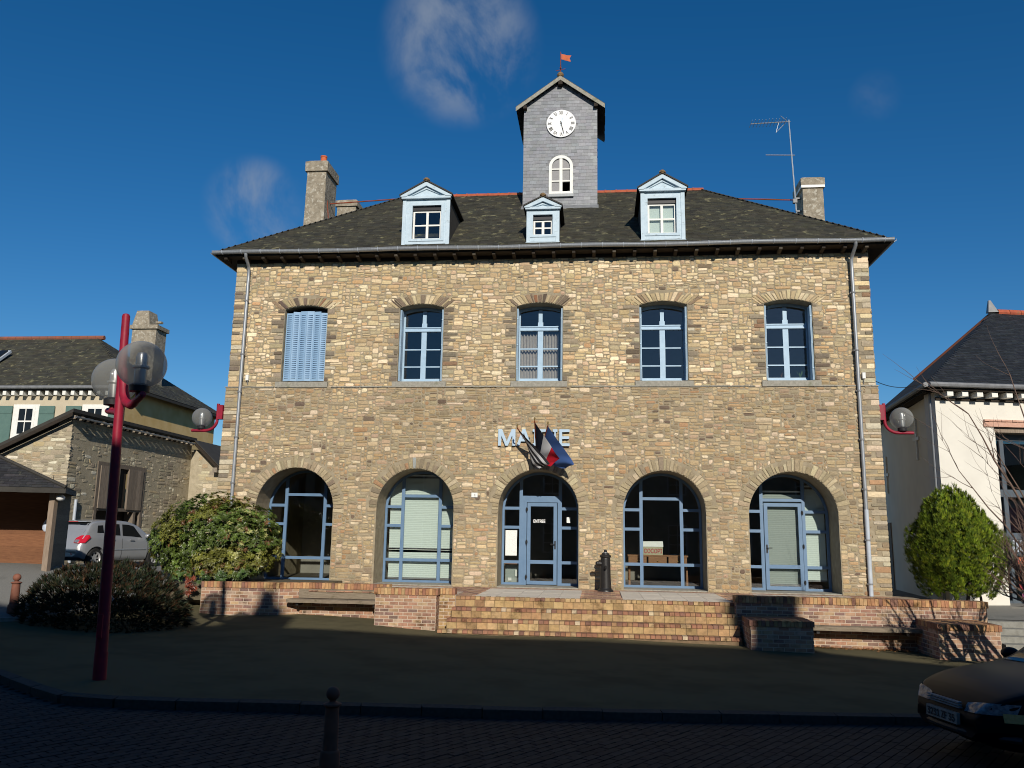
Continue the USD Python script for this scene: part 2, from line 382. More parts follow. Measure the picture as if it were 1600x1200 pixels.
def tube(pts, r, n=10, caps=True):
    pts = np.asarray(pts, float)
    r = np.full(len(pts), r, float) if np.ndim(r) == 0 else np.asarray(r, float)
    ang = np.linspace(0, 2 * math.pi, n, endpoint=False)
    vs = []
    u = None
    for i, p in enumerate(pts):
        t = pts[min(i + 1, len(pts) - 1)] - pts[max(i - 1, 0)]
        t = t / max(np.linalg.norm(t), 1e-9)
        if u is None:
            u, w = frame_at(t)
        else:
            u = u - t * (u @ t); u /= np.linalg.norm(u); w = np.cross(t, u)
        vs.append(p + r[i] * (np.cos(ang)[:, None] * u + np.sin(ang)[:, None] * w))
    v = np.vstack(vs)
    f = []
    for i in range(len(pts) - 1):
        for k in range(n):
            a, b, c, d = i * n + k, i * n + (k + 1) % n, (i + 1) * n + (k + 1) % n, (i + 1) * n + k
            f += [(a, b, c), (a, c, d)]
    if caps:
        v = np.vstack([v, pts[0], pts[-1]])
        k0, k1 = len(v) - 2, len(v) - 1
        for k in range(n):
            f.append((k0, (k + 1) % n, k))
            f.append((k1, (len(pts) - 1) * n + k, (len(pts) - 1) * n + (k + 1) % n))
    return v, np.array(f)


def lathe(profile, n=24, c=(0, 0, 0)):
    """profile: (radius, z) from bottom to top"""
    m = trimesh.creation.revolve(np.asarray(profile, float), sections=n)
    m.apply_translation(c)
    return np.asarray(m.vertices), np.asarray(m.faces)


def sphere(c, r, sub=3, squash=1.0):
    m = trimesh.creation.icosphere(sub, r)
    v = np.asarray(m.vertices) * [1, 1, squash] + np.asarray(c)
    return v, np.asarray(m.faces)


def grid(P):
    """P[i, j] points -> sheet"""
    a, b = P.shape[:2]
    i, j = np.meshgrid(np.arange(a - 1), np.arange(b - 1), indexing='ij')
    k = (i * b + j).ravel()
    f = np.vstack([np.stack([k, k + b, k + b + 1], 1), np.stack([k, k + b + 1, k + 1], 1)])
    return P.reshape(-1, 3), f


def thick(P, n):
    """sheet with thickness n (vector or per point vectors)"""
    a, b = P.shape[:2]
    v1, f1 = grid(P)
    v2, f2 = grid(P + n)
    m = a * b
    edge = [i * b for i in range(a)] + [(a - 1) * b + j for j in range(1, b)] + [i * b + b - 1 for i in range(a - 2, -1, -1)] + [j for j in range(b - 2, 0, -1)]
    q = []
    for s in range(len(edge)):
        x, y = edge[s], edge[(s + 1) % len(edge)]
        q += [(x, y, y + m), (x, y + m, x + m)]
    return np.vstack([v1, v2]), np.vstack([f1[:, ::-1], f2 + m, np.array(q)])


def arch_poly(x0, x1, z0, zs, n=28):
    """round-headed opening: springs at zs"""
    c, r = (x0 + x1) / 2, (x1 - x0) / 2
    a = np.linspace(0, math.pi, n)
    return Polygon([(x0, z0), (x1, z0)] + [(c + r * math.cos(t), zs + r * math.sin(t)) for t in a])


def seg_poly(x0, x1, z0, zs, rise, n=14):
    """opening with a flat segmental head"""
    c, h = (x0 + x1) / 2, (x1 - x0) / 2
    R = (h * h + rise * rise) / (2 * rise)
    a = math.asin(h / R)
    return Polygon([(x0, z0), (x1, z0)] + [(c + R * math.sin(t), zs + rise - R + R * math.cos(t)) for t in np.linspace(a, -a, n)])


def jitter(c, amt=0.12, hue=0.03):
    k = 1 + rng.uniform(-amt, amt)
    return np.clip(np.asarray(c) * k * (1 + rng.uniform(-hue, hue, 3)), 0.003, 2)


def stone_solid(poly, y, proud, inset=0.012, bulge=0.006):
    """one dressed rubble stone from its outline (counter-clockwise n x 2 in x, z): skirt, rounded arris, slightly uneven face"""
    p = np.asarray(poly)
    c = p.mean(0)
    d = p - c
    L = np.linalg.norm(d, axis=1, keepdims=True)
    q = c + d * (1 - np.minimum(inset / np.maximum(L, 1e-6), 0.45))
    n = len(p)
    r = rng.uniform(-bulge, bulge, n)
    v = np.vstack([np.c_[p[:, 0], np.full(n, y + 0.02), p[:, 1]], np.c_[p[:, 0], np.full(n, y - proud * 0.55), p[:, 1]],
                   np.c_[q[:, 0], y - proud + r, q[:, 1]], [[c[0], y - proud - abs(rng.normal(0, bulge)), c[1]]]])
    k = np.arange(n)
    k2 = (k + 1) % n
    f = np.vstack([np.c_[k, k2, n + k2], np.c_[k, n + k2, n + k], np.c_[n + k, n + k2, 2 * n + k2], np.c_[n + k, 2 * n + k2, 2 * n + k],
                   np.c_[2 * n + k, 2 * n + k2, np.full(n, 3 * n)]])
    return v, f


def rubble(x0, x1, z0, z1, blocked, du=0.044, dv=0.043, wr=(2, 7), hr=(1, 3), seed=1, big=0.12):
    """fills a wall face with interlocking rubble outlines, keeping clear of the blocked polygon; returns outlines"""
    r = np.random.default_rng(seed)
    nx, nz = int(round((x1 - x0) / du)), int(round((z1 - z0) / dv))
    from shapely import contains_xy, prepare
    prepare(blocked)
    gx, gz = np.meshgrid(x0 + (np.arange(nx) + 0.5) * du, z0 + (np.arange(nz) + 0.5) * dv)
    free = ~contains_xy(blocked, gx.ravel(), gz.ravel()).reshape(nz, nx)
    offs = r.normal(0, 0.30, (nz + 1, nx + 1, 2))
    wave = meshkit.noise(np.stack(list(np.meshgrid(np.arange(nx + 1) * 0.05, np.arange(nz + 1) * 0.1)) + [np.zeros((nz + 1, nx + 1))], -1), seed) - 0.5
    out = []
    for j in range(nz):
        i = 0
        while i < nx:
            if not free[j, i]:
                i += 1
                continue
            h = int(r.choice([1, 2, 2, 2, 2, 3, 3] if hr[1] >= 4 else [1, 2, 2, 2, 3]))
            if hr[1] < 3:
                h = int(r.integers(hr[0], hr[1] + 1))
            w = int(r.integers(wr[0], wr[1] + 1))
            if h >= 3:
                w = max(w, 3)
            if r.random() < big:
                w += 3
            k = i
            while k < nx and k - i < w and free[j, k]:
                k += 1
            w = k - i
            rest = 0
            while k + rest < nx and rest < 2 and free[j, k + rest]:
                rest += 1
            if rest == 1:
                w += 1
            hh = 1
            while hh < h and j + hh < nz and free[j + hh, i:i + w].all():
                hh += 1
            free[j:j + hh, i:i + w] = False
            a, b, c, d = i, i + w, j, j + hh

            def P(u, v):
                o = offs[v, u]
                return (x0 + (u + o[0] * 0.8) * du, z0 + (v + o[1] * 0.62 + wave[v, u] * 1.6) * dv)
            out.append((P(a, c), P(b, c), P(b, d), P(a, d)))
            i += w
    return out


def rounded(q, gap, cut, r):
    """quad outline -> octagon, shrunk by the mortar gap, corners cut"""
    q = np.asarray(q, float)
    c = q.mean(0)
    s = q - c
    ext = np.abs(s).max(0)
    s = s * np.maximum(1 - gap / np.maximum(ext, 1e-6), 0.35)
    q = c + s
    out = []
    for k in range(4):
        a, b, d = q[k], q[(k - 1) % 4], q[(k + 1) % 4]
        la, lb = np.linalg.norm(b - a), np.linalg.norm(d - a)
        t = cut * r.uniform(0.4, 1.3)
        out += [a + (b - a) * min(t / max(la, 1e-6), 0.4), a + (d - a) * min(t / max(lb, 1e-6), 0.4)]
    return np.array(out)

# ------------------------------------------------------------------ the town hall
HALL = thing('town_hall', 'two-storey tan rubble-stone town hall with slate roof, clock tower and five round arches', 'building')
ARCH = [(-7.90, -5.67), (-4.44, -2.29), (-1.06, 1.11), (2.30, 4.47), (5.58, 7.85)]
ARCH_Z0, CROWN = 0.03, 3.15
WIN = [(-7.44, -6.16), (-4.02, -2.74), (-0.65, 0.66), (2.79, 4.10), (6.18, 7.46)]
WZ0, WZ1, WRISE = 5.60, 7.76, 0.11
XL, XR, ZTOP, LEDGE = -9.0, 9.0, 9.32, 5.46
DEPTH = 9.0
arches = [arch_poly(a, b, -0.4, CROWN - (b - a) / 2) for a, b in ARCH]
wins = [seg_poly(a, b, WZ0, WZ1, WRISE) for a, b in WIN]
LOWY = -0.045          # the lower storey stands a little proud
low = Polygon([(XL - 0.07, -0.4), (XR + 0.07, -0.4), (XR + 0.035, LEDGE), (XL - 0.035, LEDGE)]).difference(unary_union(arches))
upp = sbox(XL, LEDGE, XR, ZTOP).difference(unary_union(wins))
wall_m = cat([fext(low, LOWY, 1.02), fext(upp, 0.0, 0.60),
              box(XL - 0.05, XL + 0.6, 1.02, DEPTH, -0.4, LEDGE), box(XR - 0.6, XR + 0.05, 1.02, DEPTH, -0.4, LEDGE),
              box(XL, XL + 0.57, 0.60, DEPTH, LEDGE, ZTOP), box(XR - 0.57, XR, 0.60, DEPTH, LEDGE, ZTOP),
              box(XL + 0.57, XR - 0.57, DEPTH - 0.6, DEPTH - 0.002, -0.4, ZTOP)])
part(HALL, 'wall', wall_m, 'mortar')
part(HALL, 'interior', cat([box(-8.4, 8.4, 5.2, 5.3, 0.0, 9.2), box(-8.4, 8.4, 1.02, 5.2, 3.6, 3.75), box(-8.4, 8.4, 0.6, 5.2, 8.4, 8.5),
                            box(-8.4, 8.4, 0.6, 5.2, 5.15, 5.25)] + [box(x - .06, x + .06, 1.02, 5.2, 0.0, 8.4) for x in (-5.05, -1.68, 1.70, 5.02)]), 'room')
part(HALL, 'floor', box(-8.4, 8.4, 1.02, 5.2, -0.1, 0.02), 'room_floor')

# stone face: outlines first, then solids
PAL_UP = [((0.48, 0.405, 0.255), 6), ((0.56, 0.485, 0.325), 5), ((0.41, 0.335, 0.205), 4), ((0.48, 0.365, 0.22), 2.0), ((0.66, 0.595, 0.445), 3.2), ((0.47, 0.375, 0.265), 1.8),
          ((0.39, 0.355, 0.24), 2.6), ((0.34, 0.285, 0.20), 1.4), ((0.44, 0.30, 0.17), 0.45), ((0.16, 0.13, 0.10), 0.18)]
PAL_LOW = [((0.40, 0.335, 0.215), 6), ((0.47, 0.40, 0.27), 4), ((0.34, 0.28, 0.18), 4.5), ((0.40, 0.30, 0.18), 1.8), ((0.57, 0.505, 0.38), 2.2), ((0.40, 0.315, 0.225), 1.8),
           ((0.32, 0.29, 0.205), 3), ((0.27, 0.23, 0.165), 2), ((0.37, 0.25, 0.15), 0.5), ((0.15, 0.12, 0.095), 0.3)]
PAL_DARK = [((0.20, 0.165, 0.125), 5), ((0.26, 0.215, 0.155), 5), ((0.32, 0.265, 0.185), 3), ((0.15, 0.115, 0.085), 2), ((0.27, 0.17, 0.105), 1.0)]
PAL_GREY = [((0.36, 0.305, 0.215), 5), ((0.28, 0.235, 0.17), 4), ((0.20, 0.165, 0.125), 2.4), ((0.44, 0.38, 0.265), 4), ((0.26, 0.165, 0.105), 0.6), ((0.50, 0.44, 0.33), 2)]


for pal_, kk in ((PAL_UP, (1.12, 1.02, 0.94)), (PAL_LOW, (1.09, 1.0, 0.93))):
    pal_[:] = [(tuple(np.array(c) * kk), w) for c, w in pal_]


def pick(pal):
    w = np.array([p[1] for p in pal], float)
    return jitter(pal[rng.choice(len(pal), p=w / w.sum())][0], 0.13, 0.03)


stones = []           # (area, outline, plane y, proud, colour)


def add_stone(o, y, proud, col):
    o = np.asarray(o)
    a = Polygon(o)
    if a.area < 3e-4:
        return
    stones.append((a.area, o, y, proud, col))


special = []          # outlines of cut stones that the rubble keeps clear of
# voussoirs of the round arches
for (a, b), i in zip(ARCH, range(5)):
    c, r = (a + b) / 2, (b - a) / 2
    zs = CROWN - r
    t = -0.10
    key = 0
    while t < math.pi + 0.06:
        w = rng.uniform(0.062, 0.125) / r
        ln = rng.uniform(0.17, 0.34) + (0.07 if abs(t + w / 2 - math.pi / 2) < 0.06 else 0)
        t2 = min(t + w, math.pi + 0.10)
        g = 0.008 / r
        rr = [(c + q * math.cos(x), zs + q * math.sin(x)) for q, x in ((r + 0.004, t + g), (r + ln, t + g * 0.7), (r + ln * rng.uniform(0.93, 1.0), t2 - g * 0.7), (r + 0.004, t2 - g))]
        o = rounded(rr, 0.002, 0.018, rng)
        col = pick([((0.36, 0.295, 0.19), 5), ((0.30, 0.245, 0.16), 4), ((0.44, 0.37, 0.245), 3), ((0.24, 0.195, 0.135), 1.4), ((0.35, 0.22, 0.125), 0.4)])
        if i == 1 and abs(t + w / 2 - 1.60) < 0.05:
            col = np.array((0.30, 0.32, 0.31))
        add_stone(o, LOWY, rng.uniform(0.012, 0.026), col)
        t = t2
    special.append(Polygon([(c + (r + 0.29) * math.cos(x), zs + (r + 0.29) * math.sin(x)) for x in np.linspace(-0.12, math.pi + 0.12, 40)]))
    special.append(sbox(a - 0.015, -1, b + 0.015, zs))
# segmental heads, jamb stones and sills of the upper windows
sill_boxes = []
for (a, b), i in zip(WIN, range(5)):
    c, h = (a + b) / 2, (b - a) / 2
    R = (h * h + WRISE * WRISE) / (2 * WRISE)
    zc = WZ1 + WRISE - R
    half = math.asin(h / R) * 1.16
    t = -half
    while t < half - 0.01:
        w = rng.uniform(0.055, 0.115) / R
        t2 = min(t + w, half)
        ln = rng.uniform(0.20, 0.29)
        g = 0.008 / R
        rr = [(c + q * math.sin(x * (1 + (q - R) * 1.2)), zc + q * math.cos(x)) for q, x in ((R + 0.004, t2 - g), (R + ln, t2 - g), (R + ln * rng.uniform(0.92, 1.0), t + g), (R + 0.004, t + g))]
        dark = [((0.20, 0.15, 0.11), 3), ((0.44, 0.35, 0.21), 4), ((0.30, 0.22, 0.14), 3), ((0.54, 0.45, 0.29), 2.5), ((0.12, 0.09, 0.07), 1.6), ((0.28, 0.14, 0.08), 0.7)]
        light = [((0.50, 0.40, 0.24), 5), ((0.42, 0.32, 0.19), 4), ((0.57, 0.47, 0.31), 3), ((0.28, 0.2, 0.13), 0.7)]
        add_stone(rounded(rr, 0.002, 0.014, rng), 0.0, rng.uniform(0.012, 0.024), pick(dark if i in (0, 1, 2) else light))
        t = t2
    special.append(seg_poly(a - 0.12, b + 0.12, WZ1 - 0.02, WZ1 + 0.27, WRISE + 0.02))
    special.append(sbox(a - 0.012, WZ0 - 0.18, b + 0.012, WZ1))
    special.append(sbox(a - 0.14, WZ0 - 0.17, b + 0.14, WZ0))
    for s, e in ((-1, a), (1, b)):
        z = WZ0 + 0.01
        k = rng.integers(0, 2)
        while z < WZ1 - 0.03:
            hh = rng.uniform(0.07, 0.15)
            if z + hh > WZ1 - 0.07:
                hh = WZ1 - z
            ln = rng.uniform(0.24, 0.46) if k % 2 else rng.uniform(0.11, 0.22)
            x0, x1 = (e - ln, e - 0.004) if s < 0 else (e + 0.004, e + ln)
            q = [(x0, z), (x1, z), (x1, z + hh), (x0, z + hh)]
            add_stone(rounded(q, 0.008, 0.012, rng), 0.0, rng.uniform(0.010, 0.022), pick(PAL_DARK if rng.random() < 0.45 else (PAL_GREY if rng.random() < 0.6 else PAL_UP)))
            special.append(sbox(x0, z, x1, z + hh))
            z += hh
            k += 1
# corner stones
for s, e in ((-1, XL), (1, XR)):
    z = 0.02
    k = 0
    while z < 9.2:
        hh = rng.uniform(0.07, 0.17)
        if z < LEDGE < z + hh + 0.03:
            hh = LEDGE - z
        hh = min(hh, 9.22 - z)
        ln = rng.uniform(0.3, 0.52) if k % 2 else rng.uniform(0.16, 0.3)
        lowp = z < LEDGE - 0.01
        ee = e + s * ((0.07 - 0.035 * z / LEDGE) if lowp else 0.0)
        x0, x1 = (ee - 0.012, ee + ln) if s < 0 else (ee - ln, ee + 0.012)
        q = [(x0, z), (x1, z), (x1, z + hh), (x0, z + hh)]
        add_stone(rounded(q, 0.008, 0.016, rng), LOWY if lowp else 0.0, rng.uniform(0.010, 0.020), pick(PAL_GREY if rng.random() < 0.55 else (PAL_LOW if lowp else PAL_UP)))
        special.append(sbox(min(x0, ee) - 0.1, z, max(x1, ee), z + hh))
        z += hh
        k += 1
block = unary_union(special + [p.buffer(0.004) for p in arches] + [p.buffer(0.004) for p in wins])
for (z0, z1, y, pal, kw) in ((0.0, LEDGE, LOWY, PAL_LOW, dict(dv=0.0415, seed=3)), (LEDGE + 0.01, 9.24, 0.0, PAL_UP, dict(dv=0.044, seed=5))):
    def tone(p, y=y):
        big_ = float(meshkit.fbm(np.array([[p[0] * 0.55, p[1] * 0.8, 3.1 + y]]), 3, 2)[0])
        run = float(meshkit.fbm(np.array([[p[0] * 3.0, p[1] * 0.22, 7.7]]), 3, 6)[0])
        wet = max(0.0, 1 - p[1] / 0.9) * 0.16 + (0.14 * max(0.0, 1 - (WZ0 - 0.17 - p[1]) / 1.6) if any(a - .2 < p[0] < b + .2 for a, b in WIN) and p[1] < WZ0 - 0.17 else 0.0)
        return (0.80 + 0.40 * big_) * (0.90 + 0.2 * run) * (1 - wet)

    for q in rubble(XL, XR, z0, z1, block, wr=(2, 7), hr=(1, 4), **kw):
        o = rounded(q, 0.0125, 0.028, rng)
        P = Polygon(o)
        if P.intersects(block):
            P = P.difference(block.buffer(0.006))
            P = max(getattr(P, 'geoms', [P]), key=lambda g: g.area)
            if P.is_empty or P.area < 8e-4:
                continue
            o = np.array(P.simplify(0.004).exterior.coords)[:-1]
            if not Polygon(o).exterior.is_ccw:
                o = o[::-1]
            if not Polygon(o).buffer(0).contains(Point(*o.mean(0))):
                continue
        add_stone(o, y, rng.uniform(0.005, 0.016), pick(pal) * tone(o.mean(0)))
# small stones of the two reveals that the sun reaches are left to the wall's own roughness
stones.sort(key=lambda s: -s[0])
for i, (a, o, y, pr, col) in enumerate(stones[:300]):
    part(HALL, 'stone', stone_solid(o, y, pr), 'stone', tint=col)
m, t = cat_tint([(stone_solid(o, y, pr), col) for a, o, y, pr, col in stones[300:]])
part(HALL, 'rubble_stones', m, 'stone', tint=t, label='small tan rubble stones of the front', kind='stuff')
print('stones', len(stones))
# side faces: rougher rubble on the sides, seen only edge-on
for s, nm in ((-1, 'left'), (1, 'right')):
    ps = []
    for q in rubble(0.0, DEPTH, 0.0, 9.24, sbox(-1, -1, -0.5, -0.5), du=0.09, dv=0.07, seed=11 + s, wr=(2, 6), hr=(1, 3)):
        v, f = stone_solid(rounded(q, 0.01, 0.03, rng), 0, 0.02)
        X = XL - 0.052 if s < 0 else XR + 0.052
        if s < 0:
            v = np.stack([X + v[:, 1], DEPTH - v[:, 0], v[:, 2]], 1)
        else:
            v = np.stack([X - v[:, 1], v[:, 0], v[:, 2]], 1)
        up = v[:, 2] > LEDGE
        v[:, 0] -= s * 0.05 * up
        ps.append(((v, f), pick(PAL_GREY)))
    m, t = cat_tint(ps)
    part(HALL, 'side_stones', m, 'stone', tint=t, kind='stuff')
# sills and the drip ledge between the storeys
for (a, b) in WIN:
    part(HALL, 'window_sill', box(a - 0.13, b + 0.13, -0.075, 0.16, WZ0 - 0.165, WZ0 - 0.004), 'granite')
lg = []
x = XL - 0.06
while x < XR + 0.06:
    x2 = min(x + rng.uniform(0.25, 0.6), XR + 0.06)
    if not any(a - 0.14 < (x + x2) / 2 < b + 0.14 for a, b in WIN):
        lg.append(box(x, x2 - 0.006, -0.075 - rng.uniform(0, 0.012), 0.0, LEDGE - 0.03, LEDGE + rng.uniform(-0.005, 0.005)))
    x = x2
part(HALL, 'ledge', cat(lg), 'granite')
for i, (a, b) in enumerate(ARCH):
    part(HALL, 'threshold', box(a - 0.0, b + 0.0, -0.02, 1.02, -0.03, ARCH_Z0), 'granite')


def glazed(parent, name, opening, bars, y, depth, fw, fmat, pmat, barname='glazing_bar', label=None, skip=()):
    """frame (part) with its bars and panes (sub-parts)"""
    inner = opening.buffer(-fw, join_style=2)
    p = part(parent, name, fext(opening.difference(inner), y, y + depth), fmat, label=label)
    done = None
    for j, bpoly in enumerate(bars):
        g = bpoly.intersection(inner)
        if done is not None:
            g = g.difference(done)
        if g.is_empty:
            continue
        part(p, barname, fext(g, y + 0.004, y + depth - 0.006), fmat)
        done = bpoly if done is None else unary_union([done, bpoly])
    holes = inner if done is None else inner.difference(done)
    for j, g in enumerate(sorted(getattr(holes, 'geoms', [holes]), key=lambda q: (round(q.centroid.y, 1), q.centroid.x))):
        if j in skip:
            continue
        part(p, 'pane', fext(g.buffer(0.004, join_style=2), y + depth * 0.45, y + depth * 0.45 + 0.005), pmat)
    return p


# ground-floor glazing
FY = 0.90
LEVELS = (2.13, 1.60, 0.65)


def arched(i, extra=(), mull=(0.52, 0.55), topbar=2.44):
    a, b = ARCH[i]
    a2, b2 = a + 0.008, b - 0.008
    op = arch_poly(a2, b2, ARCH_Z0 + 0.002, CROWN - (b - a) / 2)
    m0, m1 = a + mull[0], b - mull[1]
    V = [sbox(m0 - 0.045, 0, m0 + 0.045, 4), sbox(m1 - 0.045, 0, m1 + 0.045, 4)]
    H = [sbox(a, z - 0.04, m0, z + 0.04) for z in LEVELS] + [sbox(m1, z - 0.04, b, z + 0.04) for z in LEVELS]
    H += [sbox(m0, topbar - 0.04, m1, topbar + 0.04)]
    return op, V, H, m0, m1


for i in (0, 1, 3):
    op, V, H, m0, m1 = arched(i)
    H.append(sbox(m0, LEVELS[2] - 0.04, m1, LEVELS[2] + 0.04))
    glazed(HALL, 'arched_window', op, V + H, FY, 0.075, 0.062, 'blue_paint', 'pane')


def door_leaf(x0, x1, z0, z1, label, handle_left):
    fw = 0.095
    o = sbox(x0, z0, x1, z1)
    mid = 0.66
    inner = o.buffer(-fw, join_style=2).difference(sbox(x0, mid - 0.05, x1, mid + 0.05))
    d = part(HALL, 'door', fext(o.difference(inner), FY - 0.03, FY + 0.03), 'blue_paint', label=label)
    for g in inner.geoms:
        part(d, 'pane', fext(g, FY - 0.003, FY + 0.003), 'pane')
    hx = x0 + 0.05 if handle_left else x1 - 0.05
    s = 1 if handle_left else -1
    part(d, 'handle', cat([box(hx - 0.02, hx + 0.02, FY - 0.045, FY - 0.03, 1.02, 1.24), tube([(hx, FY - 0.045, 1.15), (hx, FY - 0.09, 1.15), (hx + s * 0.13, FY - 0.09, 1.15)], 0.012, 8)]), 'black_plain')
    xh = x1 + 0.012 if handle_left else x0 - 0.012
    for z in (0.25, 1.2, 2.1):
        part(d, 'hinge', cat([tube([(xh, FY - 0.05, z - 0.06), (xh, FY - 0.05, z + 0.06)], 0.018, 8), box(xh - 0.03, xh + 0.03, FY - 0.04, FY - 0.03, z - 0.035, z + 0.035)]), 'black_plain')
    return d


op, V, H, m0, m1 = arched(2, mull=(0.535, 0.53))
V3 = [sbox(m0 - 0.045, 0, m0 + 0.16, 2.44), sbox(m0 - 0.045, 2.44, m0 + 0.045, 4), sbox(m1 - 0.07, 0, m1 + 0.045, 2.44), sbox(m1 - 0.045, 2.44, m1 + 0.045, 4)]
H3 = H + [sbox(m0, 2.30, m1, 2.46)]
DOOR = sbox(m0 + 0.168, 0, m1 - 0.078, 2.295)
p = glazed(HALL, 'arched_window', op.difference(DOOR.buffer(0.006, join_style=2)), V3 + H3, FY, 0.075, 0.062, 'blue_paint', 'pane', label='entrance arch glazing round the door')
door_leaf(m0 + 0.18, m1 - 0.09, ARCH_Z0 + 0.02, 2.285, 'blue glazed entrance door with white lettering', False)
op, V, H, m0, m1 = arched(4, mull=(0.50, 0.66))
p = glazed(HALL, 'arched_window', op.difference(sbox(m0 + 0.04, 0, m1 - 0.04, 2.40)), V + [sbox(m0, 2.36, m1, 2.46)] + H, FY, 0.075, 0.062, 'blue_paint', 'pane', label='arch glazing round the right-hand door')
door_leaf(m0 + 0.055, m1 - 0.055, ARCH_Z0 + 0.02, 2.36, 'blue glazed door with a grey blind behind', True)

# upper windows
UY = 0.42
for i, (a, b) in enumerate(WIN):
    if i == 0:
        continue
    op = seg_poly(a + 0.006, b - 0.006, WZ0 + 0.004, WZ1 - 0.004, WRISE)
    c = (a + b) / 2 + 0.0
    bars = [sbox(c - 0.075, WZ0, c + 0.075, WZ1 - 0.36), sbox(c - 0.055, WZ1 - 0.37, c + 0.055, WZ1 + 0.0),
            sbox(a, 7.14, b, 7.29), sbox(a, WZ0 + 0.05, b, WZ0 + 0.16), sbox(a, 6.62 - 0.018, b, 6.62 + 0.018), sbox(a, 6.11 - 0.018, b, 6.11 + 0.018)]
    w = glazed(HALL, 'window', op, bars, UY, 0.07, 0.075, 'pale_blue', 'pane')
    part(w, 'transom_moulding', cat([box(a + 0.08, b - 0.08, UY - 0.03, UY + 0.004, 7.15, 7.185), box(a + 0.08, b - 0.08, UY - 0.02, UY + 0.004, 7.255, 7.28), box(a + 0.1, b - 0.1, UY - 0.045, UY + 0.004, WZ0 + 0.06, WZ0 + 0.10)]), 'pale_blue')
    for s, e in ((1, a + 0.012), (-1, b - 0.012)):       # folded shutters in the reveals
        sh = cat([box(min(e + s * k * 0.026, e + s * (k * 0.026 + 0.016)), max(e + s * k * 0.026, e + s * (k * 0.026 + 0.016)), 0.045, 0.32, WZ0 + 0.03, WZ1 - 0.05) for k in range(2)]
                 + [box(min(e, e + s * 0.045), max(e, e + s * 0.045), 0.036, 0.044, z, z + 0.03) for z in (WZ0 + 0.35, WZ0 + 1.05, WZ0 + 1.8)])
        part(w, 'folded_shutter', sh, 'pale_blue')
# the closed shutter: six folding leaves, each with its slits
a, b = WIN[0]
wleaf = (b - a - 0.03) / 6
for k in range(6):
    x0 = a + 0.015 + k * wleaf
    ya, yb = (0.10, 0.125) if k % 2 else (0.125, 0.10)
    zt = WZ1 + WRISE * (1 - ((k - 2.5) / 3.4) ** 2) - 0.14
    leaf = part(HALL, 'shutter_leaf', hexa([(x0, ya, WZ0 + 0.05), (x0 + wleaf - 0.004, yb, WZ0 + 0.05), (x0 + wleaf - 0.004, yb + 0.02, WZ0 + 0.05), (x0, ya + 0.02, WZ0 + 0.05),
                                            (x0, ya, zt), (x0 + wleaf - 0.004, yb, zt), (x0 + wleaf - 0.004, yb + 0.02, zt), (x0, ya + 0.02, zt)]), 'shutter_blue', label='one leaf of the closed light-blue louvred shutter')
    sl = []
    for z in np.arange(WZ0 + 0.14, zt - 0.07, 0.062):
        y1 = (ya + yb) / 2
        sl.append(hexa([(x0 + 0.04, y1 - 0.026, z), (x0 + wleaf - 0.045, y1 - 0.026, z), (x0 + wleaf - 0.045, y1 + 0.012, z + 0.004), (x0 + 0.04, y1 + 0.012, z + 0.004),
                        (x0 + 0.04, y1 - 0.022, z + 0.008), (x0 + wleaf - 0.045, y1 - 0.022, z + 0.008), (x0 + wleaf - 0.045, y1 + 0.012, z + 0.034), (x0 + 0.04, y1 + 0.012, z + 0.034)]))
    part(leaf, 'louvres', cat(sl), 'shutter_blue', kind='stuff')
part(HALL, 'shutter_head', fext(seg_poly(a + 0.004, b - 0.004, WZ1 - 0.25, WZ1 - 0.004, WRISE), 0.30, 0.36), 'black_plain')

# ------------------------------------------------------------------ roof
EAVE_Y, EAVE_Z, OV = -0.44, 9.39, 0.50
RZ, RY = 13.05, 4.45
SL = (RZ - EAVE_Z) / (RY - EAVE_Y)
ex0, ex1 = XL - OV, XR + OV
rx0, rx1 = -5.15, 5.10
back_y = DEPTH + 0.5
roof_pts = np.array([(ex0, EAVE_Y, EAVE_Z), (ex1, EAVE_Y, EAVE_Z), (ex1, back_y, EAVE_Z), (ex0, back_y, EAVE_Z), (rx0, RY, RZ), (rx1, RY, RZ)])
under = roof_pts - [0, 0, 0.10]
rf = [(0, 1, 5), (0, 5, 4), (1, 2, 5), (2, 3, 4), (2, 4, 5), (3, 0, 4)]
faces = rf + [(a + 6, c + 6, b + 6) for a, b, c in rf]
for p_, q_ in ((0, 1), (1, 2), (2, 3), (3, 0)):
    faces += [(p_ + 6, q_ + 6, q_), (p_ + 6, q_, p_)]
ROOF = part(HALL, 'roof', (np.vstack([roof_pts - [0, 0, 0.035], under]), np.array(faces)), 'roof_under')


